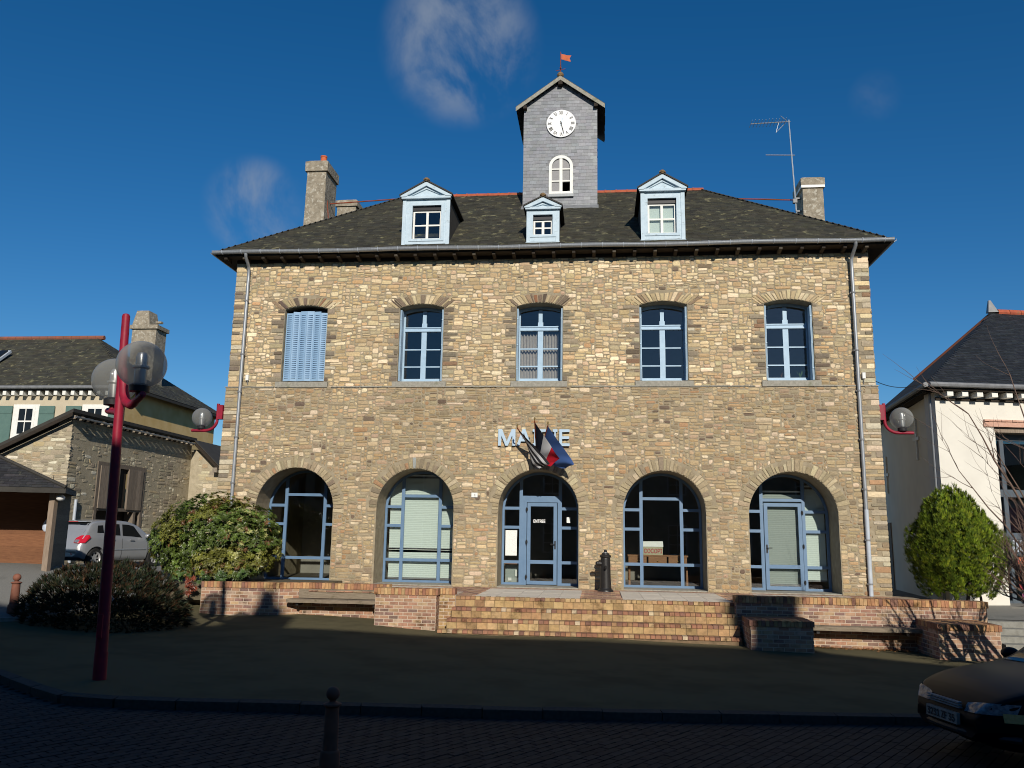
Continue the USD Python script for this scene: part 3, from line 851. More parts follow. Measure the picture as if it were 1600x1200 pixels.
def slate_rows(P0, U, V, L, xl, xr, w, expo, pal, th=0.010, tail=1.45, holes=None, seed=0):
    """slates in courses on the plane P0 + u U + v V, from xl(v) to xr(v) at height v along the slope"""
    r = np.random.default_rng(seed)
    U, V = np.asarray(U, float), np.asarray(V, float)
    N = np.cross(U, V)
    out = []
    for i in range(int(L / expo)):
        v0 = i * expo
        a, b = xl(v0 + expo * 0.5), xr(v0 + expo * 0.5)
        x = a - (w * 0.5 if i % 2 else 0)
        while x < b:
            ww = w * r.uniform(0.88, 1.1)
            x0, x1 = max(x, a), min(x + ww - 0.004, b)
            x += ww
            if x1 - x0 < 0.03:
                continue
            if holes is not None and holes.contains(Point((x0 + x1) / 2, v0 + expo * 0.5)):
                continue
            v1 = min(v0 + expo * tail, L)
            vv = v0 + r.uniform(-0.006, 0.006)
            lift = th * (1.5 + r.uniform(-0.25, 0.35))
            c = [(x0, vv, lift), (x1, vv + r.uniform(-0.004, 0.004), lift * r.uniform(0.9, 1.15)), (x1, v1, 0.002), (x0, v1, 0.002)]
            tp = np.array([P0 + U * p[0] + V * p[1] + N * p[2] for p in c])
            lo = tp - N * th
            vs = np.vstack([tp, lo])
            f = np.array([(0, 1, 2), (0, 2, 3), (4, 5, 1), (4, 1, 0), (7, 4, 0), (7, 0, 3), (5, 6, 2), (5, 2, 1)])
            out.append(((vs, f), jitter(pal[r.integers(len(pal))], 0.16, 0.03)))
    return out


PAL_ROOF = [(0.044, 0.041, 0.034), (0.050, 0.047, 0.039), (0.040, 0.038, 0.033), (0.054, 0.050, 0.039), (0.046, 0.042, 0.032)]
Vs = np.array([0, RY - EAVE_Y, RZ - EAVE_Z]); Ls = np.linalg.norm(Vs); Vs /= Ls
kl, kr = (rx0 - ex0) / Ls, (rx1 - ex1) / Ls
sl = slate_rows(np.array([0, EAVE_Y, EAVE_Z]), (1, 0, 0), Vs, Ls, lambda v: ex0 + kl * v, lambda v: ex1 + kr * v, 0.21, 0.115, PAL_ROOF, seed=21)
m, t = cat_tint(sl)
part(ROOF, 'slates', m, 'slate_mossy', tint=t, label='dark lichen-spotted slates of the front slope', kind='stuff')
for s in (-1, 1):
    exs, rxs = (ex0, rx0) if s < 0 else (ex1, rx1)
    Vh = np.array([rxs - exs, 0, RZ - EAVE_Z]); Lh = np.linalg.norm(Vh); Vh /= Lh
    P0 = np.array([exs, EAVE_Y, EAVE_Z])
    W_ = back_y - EAVE_Y
    if s > 0:
        sl = slate_rows(P0, (0, 1, 0), Vh, Lh, lambda v: (RY - EAVE_Y) * v / Lh, lambda v: W_ - (back_y - RY) * v / Lh, 0.26, 0.16, PAL_ROOF, seed=23)
    else:
        sl = slate_rows(P0 + [0, W_, 0], (0, -1, 0), Vh, Lh, lambda v: (back_y - RY) * v / Lh, lambda v: W_ - (RY - EAVE_Y) * v / Lh, 0.26, 0.16, PAL_ROOF, seed=24)
    m, t = cat_tint(sl)
    part(ROOF, 'hip_slates', m, 'slate_mossy', tint=t, kind='stuff')
# ridge tiles and hips
x = rx0
while x < rx1 - 0.1:
    ang = np.linspace(-0.15, math.pi + 0.15, 9)
    r0 = 0.115
    P = np.array([[(xx, RY + rr * math.cos(t), RZ - 0.045 + rr * math.sin(t) * 0.85) for t in ang] for xx, rr in ((x, r0 + 0.012), (x + 0.05, r0 + 0.012), (x + 0.055, r0), (x + 0.37, r0 - 0.004))])
    part(ROOF, 'ridge_tile', thick(P, np.array([0, 0, 0.012])), 'ridge_tile')
    x += 0.37
for e_, r_ in ((ex0 + .1, rx0), (ex1 - .1, rx1)):
    part(ROOF, 'hip_flashing', tube([(e_, EAVE_Y + .1, EAVE_Z + 0.08), (r_, RY, RZ + 0.02)], 0.035, 6), 'roof_under')
part(ROOF, 'soffit', cat([box(ex0 + 0.02, ex1 - 0.02, EAVE_Y + 0.03, 0.0, EAVE_Z - 0.125, EAVE_Z - 0.103),
                          box(ex0 + 0.02, XL - 0.002, 0.002, back_y - .1, EAVE_Z - 0.125, EAVE_Z - 0.103), box(XR + 0.002, ex1 - 0.02, 0.002, back_y - .1, EAVE_Z - 0.125, EAVE_Z - 0.103)]), 'dark_wood')
part(ROOF, 'wall_plate', cat([box(XL + 0.003, XR - 0.003, -0.04, -0.002, EAVE_Z - 0.22, EAVE_Z - 0.13)]), 'dark_wood')
for x in np.arange(XL - 0.2, XR + 0.3, 0.565):
    part(ROOF, 'rafter_tail', hexa([(x - 0.045, EAVE_Y + 0.06, EAVE_Z - 0.20), (x + 0.045, EAVE_Y + 0.06, EAVE_Z - 0.20), (x + 0.045, -0.05, EAVE_Z - 0.24), (x - 0.045, -0.05, EAVE_Z - 0.24),
                                    (x - 0.045, EAVE_Y + 0.06, EAVE_Z - 0.128), (x + 0.045, EAVE_Y + 0.06, EAVE_Z - 0.128), (x + 0.045, -0.05, EAVE_Z - 0.128), (x - 0.045, -0.05, EAVE_Z - 0.128)]), 'dark_wood' if rng.random() < 0.55 else 'rafter_wood')
# gutter
ang = np.linspace(math.pi, 2 * math.pi, 9)
gy, gz, gr = EAVE_Y - 0.055, EAVE_Z - 0.005, 0.075
xs = np.linspace(ex0 - 0.05, ex1 + 0.05, 25)
P = np.array([[(x, gy + gr * math.cos(t), gz + gr * math.sin(t) + 0.012 * math.sin(x * 1.3)) for t in ang] for x in xs])
GUT = part(HALL, 'gutter', cat([thick(P, np.array([0, 0, -0.006])), tube([(x, gy - gr, gz + 0.004 + 0.012 * math.sin(x * 1.3)) for x in xs], 0.011, 6)]), 'zinc')
for x in np.arange(ex0 + 0.25, ex1, 0.58):
    zz = gz + 0.012 * math.sin(x * 1.3)
    part(GUT, 'gutter_hook', tube([(x, gy + (gr + 0.008) * math.cos(t), zz + (gr + 0.010) * math.sin(t)) for t in ang] + [(x, gy + gr, zz + 0.02), (x, gy - gr, zz + 0.016)], 0.010, 5), 'zinc_pale')
for s in (-1, 1):
    for z0 in (0,):
        P = np.array([[((ex0 - 0.055 if s < 0 else ex1 + 0.055) + gr * math.cos(t), y, gz + gr * math.sin(t)) for t in ang] for y in np.linspace(EAVE_Y - 0.05, back_y, 8)])
        part(HALL, 'side_gutter', thick(P, np.array([0, 0, -0.006])), 'zinc')


def downpipe(x, zb, label, split=None):
    top_ = [(x + 0.03, gy, gz - 0.06), (x + 0.03, gy + 0.02, gz - 0.16), (x + 0.015, -0.22, gz - 0.33), (x, -0.125, gz - 0.45), (x, -0.122, gz - 0.7)]
    p = part(HALL, 'downpipe', tube(top_ + [(x, -0.122, z) for z in np.linspace(8.2, zb if split is None else split, 8)], 0.047, 12), 'zinc', smooth=40, label=label)
    if split:
        part(p, 'lower_pipe', tube([(x, -0.122, split + 0.03), (x, -0.122, zb)], 0.056, 12), 'zinc_pale', smooth=40)
    for z in (8.0, 6.4, 5.3, 4.0, 2.7, 1.4, 0.3):
        if z > zb:
            part(p, 'pipe_clip', cat([lathe([(0.05, -0.02), (0.062, -0.02), (0.062, 0.02), (0.05, 0.02)], 14, (x, -0.122, z)), box(x - 0.075, x - 0.055, -0.13, 0.0, z - 0.02, z + 0.02)]), 'lead')


downpipe(-8.58, 0.1, 'grey zinc downpipe at the left corner')
downpipe(8.53, 0.0, 'grey zinc downpipe at the right corner with a paler foot', split=2.15)


# chimneys
def chimney(x0, x1, y0, y1, z0, z1, label, pot=None, band=False, capz=0.32, mat='chimney_stone'):
    n = 7
    levels = np.linspace(z0, z1 - capz, n)
    tp = 0.03
    vs = []
    for k, z in enumerate(levels):
        t = tp * k / (n - 1)
        j = lambda: rng.uniform(-0.008, 0.008)
        vs += [(x0 + t + j(), y0 + t + j(), z), (x1 - t + j(), y0 + t + j(), z), (x1 - t + j(), y1 - t + j(), z), (x0 + t + j(), y1 - t + j(), z)]
    f = []
    for k in range(n - 1):
        for q in range(4):
            a, b = k * 4 + q, k * 4 + (q + 1) % 4
            f += [(a, b, b + 4), (a, b + 4, a + 4)]
    c = part(HALL, 'chimney', (np.array(vs), np.array(f)), mat, label=label)
    zc = z1 - capz
    part(c, 'chimney_cap', cat([box(x0 - 0.035, x1 + 0.035, y0 - 0.035, y1 + 0.035, zc, z1 - 0.07), hexa([(x0 - 0.035, y0 - 0.035, z1 - 0.068), (x1 + 0.035, y0 - 0.035, z1 - 0.068), (x1 + 0.035, y1 + 0.035, z1 - 0.068), (x0 - 0.035, y1 + 0.035, z1 - 0.068),
                                                                                                 (x0 + 0.06, y0 + 0.06, z1), (x1 - 0.06, y0 + 0.06, z1), (x1 - 0.06, y1 - 0.06, z1), (x0 + 0.06, y1 - 0.06, z1)])]), mat)
    if band:
        part(c, 'pale_band', box(x0 - 0.03, x1 + 0.03, y0 - 0.03, y1 + 0.03, zc - 0.09, zc - 0.003), 'white_paint')
    if pot:
        part(c, 'chimney_pot', lathe([(0.0, 0.0), (0.13, 0.0), (0.125, 0.05), (0.105, 0.30), (0.12, 0.31), (0.12, 0.36), (0.09, 0.36), (0.08, 0.1), (0.0, 0.1)], 16, pot), 'terracotta', smooth=40)
    return c


chimney(-8.62, -7.87, 4.0, 5.2, 10.0, 14.36, 'tall rough stone chimney with an orange pot', pot=(-8.17, 4.45, 14.34), capz=0.42)
chimney(-8.85, -8.02, 8.1, 8.95, 9.4, 14.62, 'short rendered chimney behind the tall one', capz=0.3)
chimney(8.36, 9.06, 4.0, 5.1, 9.9, 13.22, 'stone chimney with a pale band on the right end', band=True, capz=0.30)
part(HALL, 'chimney_stay', cat([tube([(-7.9, 4.6, 12.95), (-5.0, 4.45, 13.02)], 0.022, 6), tube([(-7.9, 4.3, 12.95), (-7.75, 4.2, 11.9)], 0.016, 6)]), 'rust_red')
part(HALL, 'chimney_stay', tube([(8.36, 4.6, 12.65), (5.3, 4.45, 12.75)], 0.022, 6), 'rust_red')


# dormers
def dormer(x0, x1, z0, zt, apex, win, y0, label, wide_roof):
    """front at y0; walls to zt; pediment to apex; win = (x0, x1, z0, z1)"""
    yb = EAVE_Y + (apex - EAVE_Z) / SL + 0.4
    cx = (x0 + x1) / 2
    wa, wb, wc, wd = win
    d = part(HALL, 'dormer', cat([box(x0, x0 + 0.10, y0 + 0.05, yb, z0, zt), box(x1 - 0.10, x1, y0 + 0.05, yb, z0, zt), box(x0 + 0.101, x1 - 0.101, y0 + 0.9, y0 + 1.0, z0, zt)]), 'roof_under', label=label)
    face = sbox(x0 - 0.01, z0 - 0.06, x1 + 0.01, zt).difference(sbox(wa, wc, wb, wd))
    part(d, 'painted_front', fext(face, y0, y0 + 0.05), 'dormer_paint')
    part(d, 'casing', cat([fext(sbox(wa - 0.09, wc - 0.07, wb + 0.09, wd + 0.10).difference(sbox(wa, wc, wb, wd)), y0 - 0.022, y0 - 0.001),
                           box(x0 - 0.015, x0 + 0.09, y0 - 0.02, y0 - 0.001, z0 - 0.05, zt - 0.01), box(x1 - 0.09, x1 + 0.015, y0 - 0.02, y0 - 0.001, z0 - 0.05, zt - 0.01),
                           box(x0 - 0.03, x1 + 0.03, y0 - 0.05, y0 - 0.001, z0 - 0.10, z0 - 0.061)]), 'dormer_paint')
    e = wide_roof
    # pediment: cornice, raking mouldings, tympanum
    part(d, 'pediment', cat([fext(Polygon([(x0 - e + 0.05, zt + 0.075), (x1 + e - 0.05, zt + 0.075), (cx, apex - 0.06)]), y0 - 0.02, y0 + 0.06),
                             box(x0 - e + 0.03, x1 + e - 0.03, y0 - 0.10, y0 + 0.05, zt + 0.001, zt + 0.073)]), 'dormer_paint')
    rk = []
    for s in (-1, 1):
        xe = x0 - e if s < 0 else x1 + e
        dz = apex - zt - 0.06
        q = [(xe, zt + 0.055), (xe + (cx - xe) * 0.0 + (-s) * 0.001, zt + 0.055), (cx, apex - 0.005), (cx, apex - 0.13), (xe - s * 0.16, zt + 0.075)]
        rk.append(fext(Polygon([(xe, zt + 0.05), (xe, zt + 0.10), (cx, apex + 0.03), (cx, apex - 0.09), (xe - s * 0.15, zt + 0.055)]).buffer(0), y0 - 0.12, y0 - 0.021))
        rk.append(fext(Polygon([(xe - s * 0.17, zt + 0.085), (cx, apex - 0.115), (cx, apex - 0.165), (xe - s * 0.27, zt + 0.085)]).buffer(0), y0 - 0.055, y0 - 0.0205))
    part(d, 'raking_cornice', cat(rk), 'dormer_paint')
    rr = []
    for s in (-1, 1):
        xe = (x0 - e - 0.03) if s < 0 else (x1 + e + 0.03)
        p0, p1 = np.array([xe, y0 - 0.15, zt + 0.075]), np.array([cx, y0 - 0.15, apex + 0.045])
        q = np.array([p0, p1, p1 + [0, yb - y0 + 0.15, 0], p0 + [0, yb - y0 + 0.15, 0]])
        n = np.array([0, 0, 0.045])
        m8 = hexa(np.vstack([q if s > 0 else q[::-1], (q if s > 0 else q[::-1]) + n]))
        rr.append(m8)
    part(d, 'dormer_roof', cat(rr), 'roof_under')
    part(d, 'ridge_cap', cat([tube([(cx, y0 - 0.17, apex + 0.09), (cx, yb, apex + 0.09)], 0.055, 8), lathe([(0, 0), (0.10, 0), (0.095, 0.04), (0.05, 0.08), (0, 0.085)], 7, (cx, y0 - 0.1, apex + 0.07))]), 'old_tile')
    # window
    wy = y0 + 0.10
    head = 0.13
    o = sbox(wa + 0.003, wc + 0.003, wb - 0.003, wd - head)
    mx = (wa + wb) / 2
    fr = o.difference(o.buffer(-0.05, join_style=2))
    wf = [fext(fr, wy, wy + 0.05), box(mx - 0.035, mx + 0.035, wy + 0.002, wy + 0.045, wc + 0.05, wd - head - 0.05)]
    hz = (wc + wd - head) / 2
    wf += [box(wa + 0.05, mx - 0.036, wy + 0.004, wy + 0.04, hz - 0.022, hz + 0.022), box(mx + 0.036, wb - 0.05, wy + 0.004, wy + 0.04, hz - 0.022, hz + 0.022)]
    part(d, 'window_frame', cat(wf), 'white_paint')
    part(d, 'roller_housing', box(wa + 0.003, wb - 0.003, y0 + 0.06, y0 + 0.2, wd - head + 0.002, wd - 0.003), 'black_plain')
    for xa, xb in ((wa + 0.05, mx - 0.036), (mx + 0.036, wb - 0.05)):
        for za, zb in ((wc + 0.05, hz - 0.023), (hz + 0.023, wd - head - 0.05)):
            part(d, 'pane', box(xa, xb, wy + 0.02, wy + 0.025, za, zb), 'pane')
    return d


DY = -0.15
dormer(-4.01, -2.64, 9.62, 10.99, 11.46, (-3.73, -2.88, 9.78, 10.80), DY, 'large left dormer with pale blue pediment', 0.07)
dormer(-0.37, 0.54, 9.66, 10.57, 10.89, (-0.20, 0.36, 9.83, 10.43), DY, 'small middle dormer with pale blue pediment', 0.08)
dormer(2.87, 4.07, 9.66, 11.03, 11.49, (3.05, 3.85, 9.80, 10.84), DY, 'large right dormer with pale blue pediment', 0.08)
part('/World/town_hall/dormer_002', 'drawn_blind', box(3.10, 3.80, DY + 0.2, DY + 0.21, 9.82, 10.70), 'blind')

# ------------------------------------------------------------------ clock tower
TX0, TX1, TY0, TY1 = -0.80, 1.62, 3.0, 5.3
TZ0, TEZ, TAP = 11.6, 15.55, 16.60
tcx = (TX0 + TX1) / 2
tw_face = Polygon([(TX0, TZ0), (TX1, TZ0), (TX1, TEZ), (tcx, TEZ + (TX1 - TX0) / 2 * 0.74), (TX0, TEZ)])
wcx, wr_ = tcx + 0.03, 0.375
WB, WSP = 12.42, 13.36
topen = arch_poly(wcx - wr_, wcx + wr_, WB, WSP)
tm = cat([fext(tw_face.difference(topen), TY0 + 0.03, TY0 + 0.20), box(TX0, TX0 + 0.15, TY0 + 0.20, TY1, TZ0 - 1.4, TEZ), box(TX1 - 0.15, TX1, TY0 + 0.20, TY1, TZ0 - 1.4, TEZ), fext(tw_face, TY1, TY1 + 0.1),
          box(TX0 + .15, TX1 - .15, TY0 + 1.2, TY0 + 1.3, TZ0, TEZ)])
TOWER = part(HALL, 'clock_tower', tm, 'slate_grey', tint=(0.10, 0.105, 0.115), label='slate-hung clock tower with a gabled top')
PAL_T = [(0.155, 0.165, 0.185), (0.175, 0.185, 0.205), (0.135, 0.145, 0.162), (0.19, 0.20, 0.215), (0.16, 0.165, 0.18)]
holes = unary_union([arch_poly(wcx - wr_ - 0.02, wcx + wr_ + 0.02, WB - 0.16, WSP), Point(tcx + 0.03, 14.885).buffer(0.44)])
holes = affinity.translate(holes, 0, -TZ0)


def tower_edge(v, s):
    z = TZ0 + v
    if z < TEZ:
        return TX0 - 0.012 if s < 0 else TX1 + 0.012
    return tcx + s * max((TX1 - TX0) / 2 - (z - TEZ) / 0.74, 0)


sl = slate_rows(np.array([0, TY0 + 0.028, TZ0]), (1, 0, 0), (0, 0, 1), TEZ + 0.9 - TZ0, lambda v: tower_edge(v, -1), lambda v: tower_edge(v, 1), 0.215, 0.118, PAL_T, th=0.007, holes=holes, seed=31, tail=1.3)
sl.sort(key=lambda s: -(np.ptp(s[0][0][:, 0])))
for mm, c in sl[:300]:
    part(TOWER, 'slate', mm, 'slate_grey', tint=c)
if len(sl) > 300:
    m, t = cat_tint(sl[300:])
    part(TOWER, 'small_slates', m, 'slate_grey', tint=t, kind='stuff')
for s in (-1, 1):
    X = TX0 if s < 0 else TX1
    U = (0, -1, 0) if s < 0 else (0, 1, 0)
    P0 = np.array([X, TY1 + .1, TZ0 - .9]) if s < 0 else np.array([X, TY0 + 0.02, TZ0 - .9])
    m, t = cat_tint(slate_rows(P0, U, (0, 0, 1), TEZ + .9 - TZ0, lambda v: 0, lambda v: 2.38, 0.22, 0.13, PAL_T, th=0.007, seed=33 + s, tail=1.3))
    part(TOWER, 'side_slates', m, 'slate_grey', tint=t, kind='stuff')
# tower roof with soffits and barge boards
ov, fy, by = 0.25, TY0 - 0.14, TY1 + 0.2
pitch = 0.74
zev = TEZ - ov * pitch
rr = []
for s in (-1, 1):
    xe = (TX0 - ov - 0.02) if s < 0 else (TX1 + ov + 0.02)
    z_e = TEZ + 0.05 - ov * pitch
    p0, p1 = np.array([xe, fy, z_e]), np.array([tcx, fy, TEZ + 0.05 + (TX1 - TX0) / 2 * pitch])
    q = np.array([p0, p1, p1 + [0, by - fy, 0], p0 + [0, by - fy, 0]])
    q = q if s > 0 else q[::-1]
    rr.append(hexa(np.vstack([q, q + [0, 0, 0.05]])))
    Vt_ = (p1 - p0); Lt = np.linalg.norm(Vt_); Vt_ /= Lt
    if s > 0:
        o = slate_rows(p0 + [0, 0, 0.052], (0, 1, 0), Vt_, Lt, lambda v: -0.03, lambda v: by - fy, 0.21, 0.12, PAL_ROOF, seed=41)
    else:
        o = slate_rows(p0 + [0, by - fy, 0.052], (0, -1, 0), Vt_, Lt, lambda v: 0.0, lambda v: by - fy + 0.03, 0.21, 0.12, PAL_ROOF, seed=42)
    m, t = cat_tint(o)
    part(TOWER, 'roof_slates', m, 'slate', tint=t, kind='stuff')
part(TOWER, 'tower_roof', cat(rr), 'roof_under')
for s in (-1, 1):
    xe = (TX0 - ov - 0.02) if s < 0 else (TX1 + ov + 0.02)
    z_e = TEZ + 0.05 - ov * pitch
    za = TEZ + 0.05 + (TX1 - TX0) / 2 * pitch
    part(TOWER, 'barge_board', fext(Polygon([(xe, z_e - 0.10), (xe, z_e + 0.045), (tcx, za + 0.045), (tcx, za - 0.10)]), fy - 0.03, fy - 0.003), 'granite')
    part(TOWER, 'purlin_end', box(xe - s * 0.30 - 0.06, xe - s * 0.30 + 0.06, fy - 0.02 + 0.02, TY0 + 0.02, z_e + 0.0, z_e + 0.11), 'dark_wood')
part(TOWER, 'purlin_end', box(tcx - 0.07, tcx + 0.07, fy - 0.02, TY0 + 0.02, za - 0.26, za - 0.12), 'dark_wood')
part(TOWER, 'ridge_cap', cat([tube([(tcx, fy - 0.05, za + 0.08), (tcx, by, za + 0.08)], 0.055, 8), lathe([(0, 0), (0.10, 0), (0.12, 0.06), (0.07, 0.14), (0, 0.16)], 12, (tcx, fy + 0.05, za + 0.05))]), 'old_tile')
part(TOWER, 'apron', hexa([(TX0 - 0.05, TY0 - 0.22, TZ0 + 0.36 - 0.16), (TX1 + 0.05, TY0 - 0.22, TZ0 + 0.36 - 0.16), (TX1 + 0.05, TY0 + 0.02, TZ0 + 0.36), (TX0 - 0.05, TY0 + 0.02, TZ0 + 0.36),
                           (TX0 - 0.05, TY0 - 0.22, TZ0 + 0.39 - 0.16), (TX1 + 0.05, TY0 - 0.22, TZ0 + 0.39 - 0.16), (TX1 + 0.05, TY0 + 0.02, TZ0 + 0.42), (TX0 - 0.05, TY0 + 0.02, TZ0 + 0.42)]), 'lead')
# tower window
inn = topen.buffer(-0.075)
part(TOWER, 'window_frame', cat([fext(topen.buffer(0.02).difference(inn), TY0 - 0.02, TY0 + 0.08), box(wcx - 0.05, wcx + 0.05, TY0 - 0.01, TY0 + 0.07, WB + 0.05, WSP + wr_ - 0.07)]
                                + [box(wcx + s * 0.051 if s > 0 else wcx - wr_ + 0.076, wcx + wr_ - 0.076 if s > 0 else wcx - 0.051, TY0 + 0.0, TY0 + 0.06, z - 0.022, z + 0.022) for s in (-1, 1) for z in (12.86, 13.28)]), 'white_paint')
part(TOWER, 'window_sill', box(wcx - 0.42, wcx + 0.42, TY0 - 0.06, TY0 + 0.05, WB - 0.12, WB - 0.022), 'slate_grey', tint=(0.26, 0.28, 0.29))
holes_ = inn.difference(unary_union([sbox(wcx - 0.05, 0, wcx + 0.05, 20), sbox(-5, 12.838, 5, 12.882), sbox(-5, 13.258, 5, 13.302)]))
for g in sorted(holes_.geoms, key=lambda q: (round(q.centroid.y, 1), q.centroid.x)):
    broken = g.centroid.y < 12.8 and g.centroid.x > wcx
    if not broken:
        part(TOWER, 'window_board', fext(g, TY0 + 0.035, TY0 + 0.05), 'slate_grey', tint=(0.17, 0.165, 0.17))
# clock
CC = (tcx + 0.03, 14.885)
CLOCK = part(HALL, 'clock', cat([fext(Point(*CC).buffer(0.475, 24), TY0 - 0.03, TY0 + 0.02), tube([(CC[0] + 0.478 * math.cos(t), TY0 - 0.02, CC[1] + 0.478 * math.sin(t)) for t in np.linspace(0, 2 * math.pi, 41)], 0.014, 6, caps=False)]), 'dial_white', label='round white clock dial with Roman numerals')
for k, s_ in enumerate("XII I II III IIII V VI VII VIII IX X XI".split()):
    W_ = {'I': 0.034, 'V': 0.066, 'X': 0.070}
    tot = sum(W_[c] for c in s_)
    sq = min(1.0, 0.135 / tot)
    hh_, x_, st = 0.062, -tot * sq / 2, []
    for c in s_:
        w_ = W_[c] * sq
        b_ = 0.0085
        if c == 'I':
            st.append(sbox(x_ + w_ / 2 - b_, -hh_, x_ + w_ / 2 + b_, hh_))
        elif c == 'V':
            st += [LineString([(x_ + 0.008, hh_), (x_ + w_ / 2, -hh_)]).buffer(b_, cap_style=2), LineString([(x_ + w_ - 0.008, hh_), (x_ + w_ / 2, -hh_)]).buffer(b_ * 0.7, cap_style=2)]
        else:
            st += [LineString([(x_ + 0.008, hh_), (x_ + w_ - 0.008, -hh_)]).buffer(b_, cap_style=2), LineString([(x_ + w_ - 0.008, hh_), (x_ + 0.008, -hh_)]).buffer(b_ * 0.7, cap_style=2)]
        x_ += w_
    num = affinity.rotate(affinity.translate(unary_union(st), 0, 0.385), -k * 30, origin=(0, 0))
    part(CLOCK, 'numeral', fext(affinity.translate(num, *CC), TY0 - 0.038, TY0 - 0.031), 'black_plain')


def hand(deg, ln, w, name, mat):
    a = math.radians(90 - deg)
    d = np.array([math.cos(a), math.sin(a)]); n = np.array([-d[1], d[0]])
    pts = [-d * 0.09 + n * w * 0.7, -d * 0.09 - n * w * 0.7, d * ln * 0.6 - n * w, d * ln, d * ln * 0.6 + n * w]
    part(CLOCK, name, fext(Polygon([(CC[0] + p[0], CC[1] + p[1]) for p in pts]).buffer(0), TY0 - 0.052, TY0 - 0.044), mat)


hand(14, 0.27, 0.012, 'hour_hand', 'letter_face')
hand(166, 0.45, 0.014, 'minute_hand', 'black_plain')
part(CLOCK, 'hand_boss', fext(Point(*CC).buffer(0.03), TY0 - 0.058, TY0 - 0.053), 'black_plain')

# ------------------------------------------------------------------ ground
CTRL = np.array([(-8, -3, -.57), (-6, -3, -.58), (-3.4, -3.9, -.64), (-2, -4.2, -.73), (1.3, -4.3, -.735), (4, -5, -.80), (6.4, -4.2, -.85), (8.3, -5, -.88), (9.5, -5.2, -.88),
                 (-7, -11, -.6), (-5, -11.6, -.62), (0, -12, -.70), (6, -11, -.78), (10, -9, -.85), (-5, -7, -.62), (0, -8, -.71), (6, -8, -.82), (3, -3, -.78), (-3, -2, -.66), (7, -2, -.85), (10.2, -4.6, -.88),
                 (-10.3, -6.2, -.36), (-12.225999999999999, -3.39, 0.455), (-13.595, -2.008, 0.447), (-13.849, 2.152, 0.162), (-12.4, 4.5, .17), (-16.4, 5, .16), (-16, 9, .3), (-9.6, -3.2, -.10), (-10.5, 0, .25), (-10, 4, .25), (-9.5, -8.5, -.42),
                 (-14, -6, .35), (-18, -3, .45), (-13, -9, -.2), (-22, 8, .6), (-20, 0, .5),
                 (-8.5, -5.5, -.50), (-8.4, -8, -.56)])
_rbf = RBFInterpolator(CTRL[:, :2], CTRL[:, 2], kernel='thin_plate_spline', smoothing=0.002)


def zg(x, y):
    return float(_rbf(np.array([[x, y]]))[0])


def zgs(P):
    return _rbf(np.asarray(P, float))


# front kerb line of the square, from the left edge to the parking bay on the right
KERB = np.array([(-14.5, -9.6), (-11.5, -9.75), (-8.6, -10.1), (-6.9, -11.1), (-5.6, -12.05), (-4.7, -12.6), (-3.6, -12.5), (-2.2, -12.28), (0.6, -11.92), (3.0, -11.52), (4.6, -11.25), (6.2, -10.98), (8.2, -10.6), (10.4, -10.2), (14, -9.5)])


def resample(P, step):
    P = np.asarray(P, float)
    d = np.r_[0, np.cumsum(np.linalg.norm(np.diff(P, axis=0), axis=1))]
    n = max(int(d[-1] / step), 1)
    s = np.linspace(0, d[-1], n + 1)
    return np.stack([np.interp(s, d, P[:, k]) for k in range(P.shape[1])], 1)


def region(lineA, lineB, nu, nv, dz=0.0, zf=None):
    A, B = resample(lineA, 0.01), resample(lineB, 0.01)
    A = A[np.linspace(0, len(A) - 1, nu).astype(int)]
    B = B[np.linspace(0, len(B) - 1, nu).astype(int)]
    t = np.linspace(0, 1, nv)[None, :, None]
    P = A[:, None] * (1 - t) + B[:, None] * t
    z = zgs(P.reshape(-1, 2)).reshape(nu, nv) if zf is None else zf(P)
    return np.concatenate([P, (z + dz)[..., None]], -1)


top('ground', box(-400, 400, -400, 500, -3.0, -1.6), 'earth', kind='structure')
KZ = 0.11
DRIVE_EDGE = np.array([(-14.5, -9.6), (-11.2, -8.2), (-9.9, -7.2), (-9.5, -6.2), (-9.35, -4.5), (-9.2, -2.2), (-9.1, 0.5)])
plaza_top = np.array([(-9.35, -5.0), (-9.2, -2.2), (-6, -1.8), (0, -2.0), (9.9, -2.5), (10.4, -5.2), (14, -4.4)])
kin = resample(KERB, 0.02)
P = region([(-9.9, -7.2), (-9.35, -4.5), (-8.5, -1.8), (0, -2.0), (9.9, -2.4), (10.3, -4.9), (13.5, -4.3)], np.vstack([[(-9.9, -7.25), (-9.6, -8.9)], KERB[2:]]), 110, 60, 0.0)
P[..., 2] += (meshkit.fbm(np.stack([P[..., 0] * 0.7, P[..., 1] * 0.7, P[..., 0] * 0], -1), 4, 5) - 0.5) * 0.03
top('plaza', grid(P[:, ::-1]), 'gravel', kind='structure', smooth=True)
P = region([(-40, 30), (-16, 30), (-8.6, 9.0), (-8.6, 0.5)], [(-40, -9.0), (-14.5, -9.6), (-11.2, -8.2), (-9.9, -7.2)], 60, 50, -0.005)
P2 = region([(-8.6, 0.5), (-8.6, -1.9)], [(-9.9, -7.2), (-9.2, -4.4)], 4, 4)
D = region([(-45, 30), (-45, -9.2)], [(-8.9, 9.2), (-9.25, -1.6)], 60, 60)
D = np.array(D)
left = np.array([(-45, 34), (-45, -9.0)])
rightl = np.array([(-8.9, 12), (-8.95, 0), (-9.25, -2.2), (-9.4, -4.6), (-9.95, -7.1), (-11.2, -8.15), (-14.5, -9.55)])
D = region(left, rightl, 90, 70, 0.0)
far = np.clip((-D[..., 0] - 20) / 10, 0, 1)
D[..., 2] = D[..., 2] * (1 - far) + 0.6 * far
D[..., 2] = np.clip(D[..., 2], -0.7, 0.7)
top('driveway', grid(D), 'asphalt', kind='structure', smooth=True)
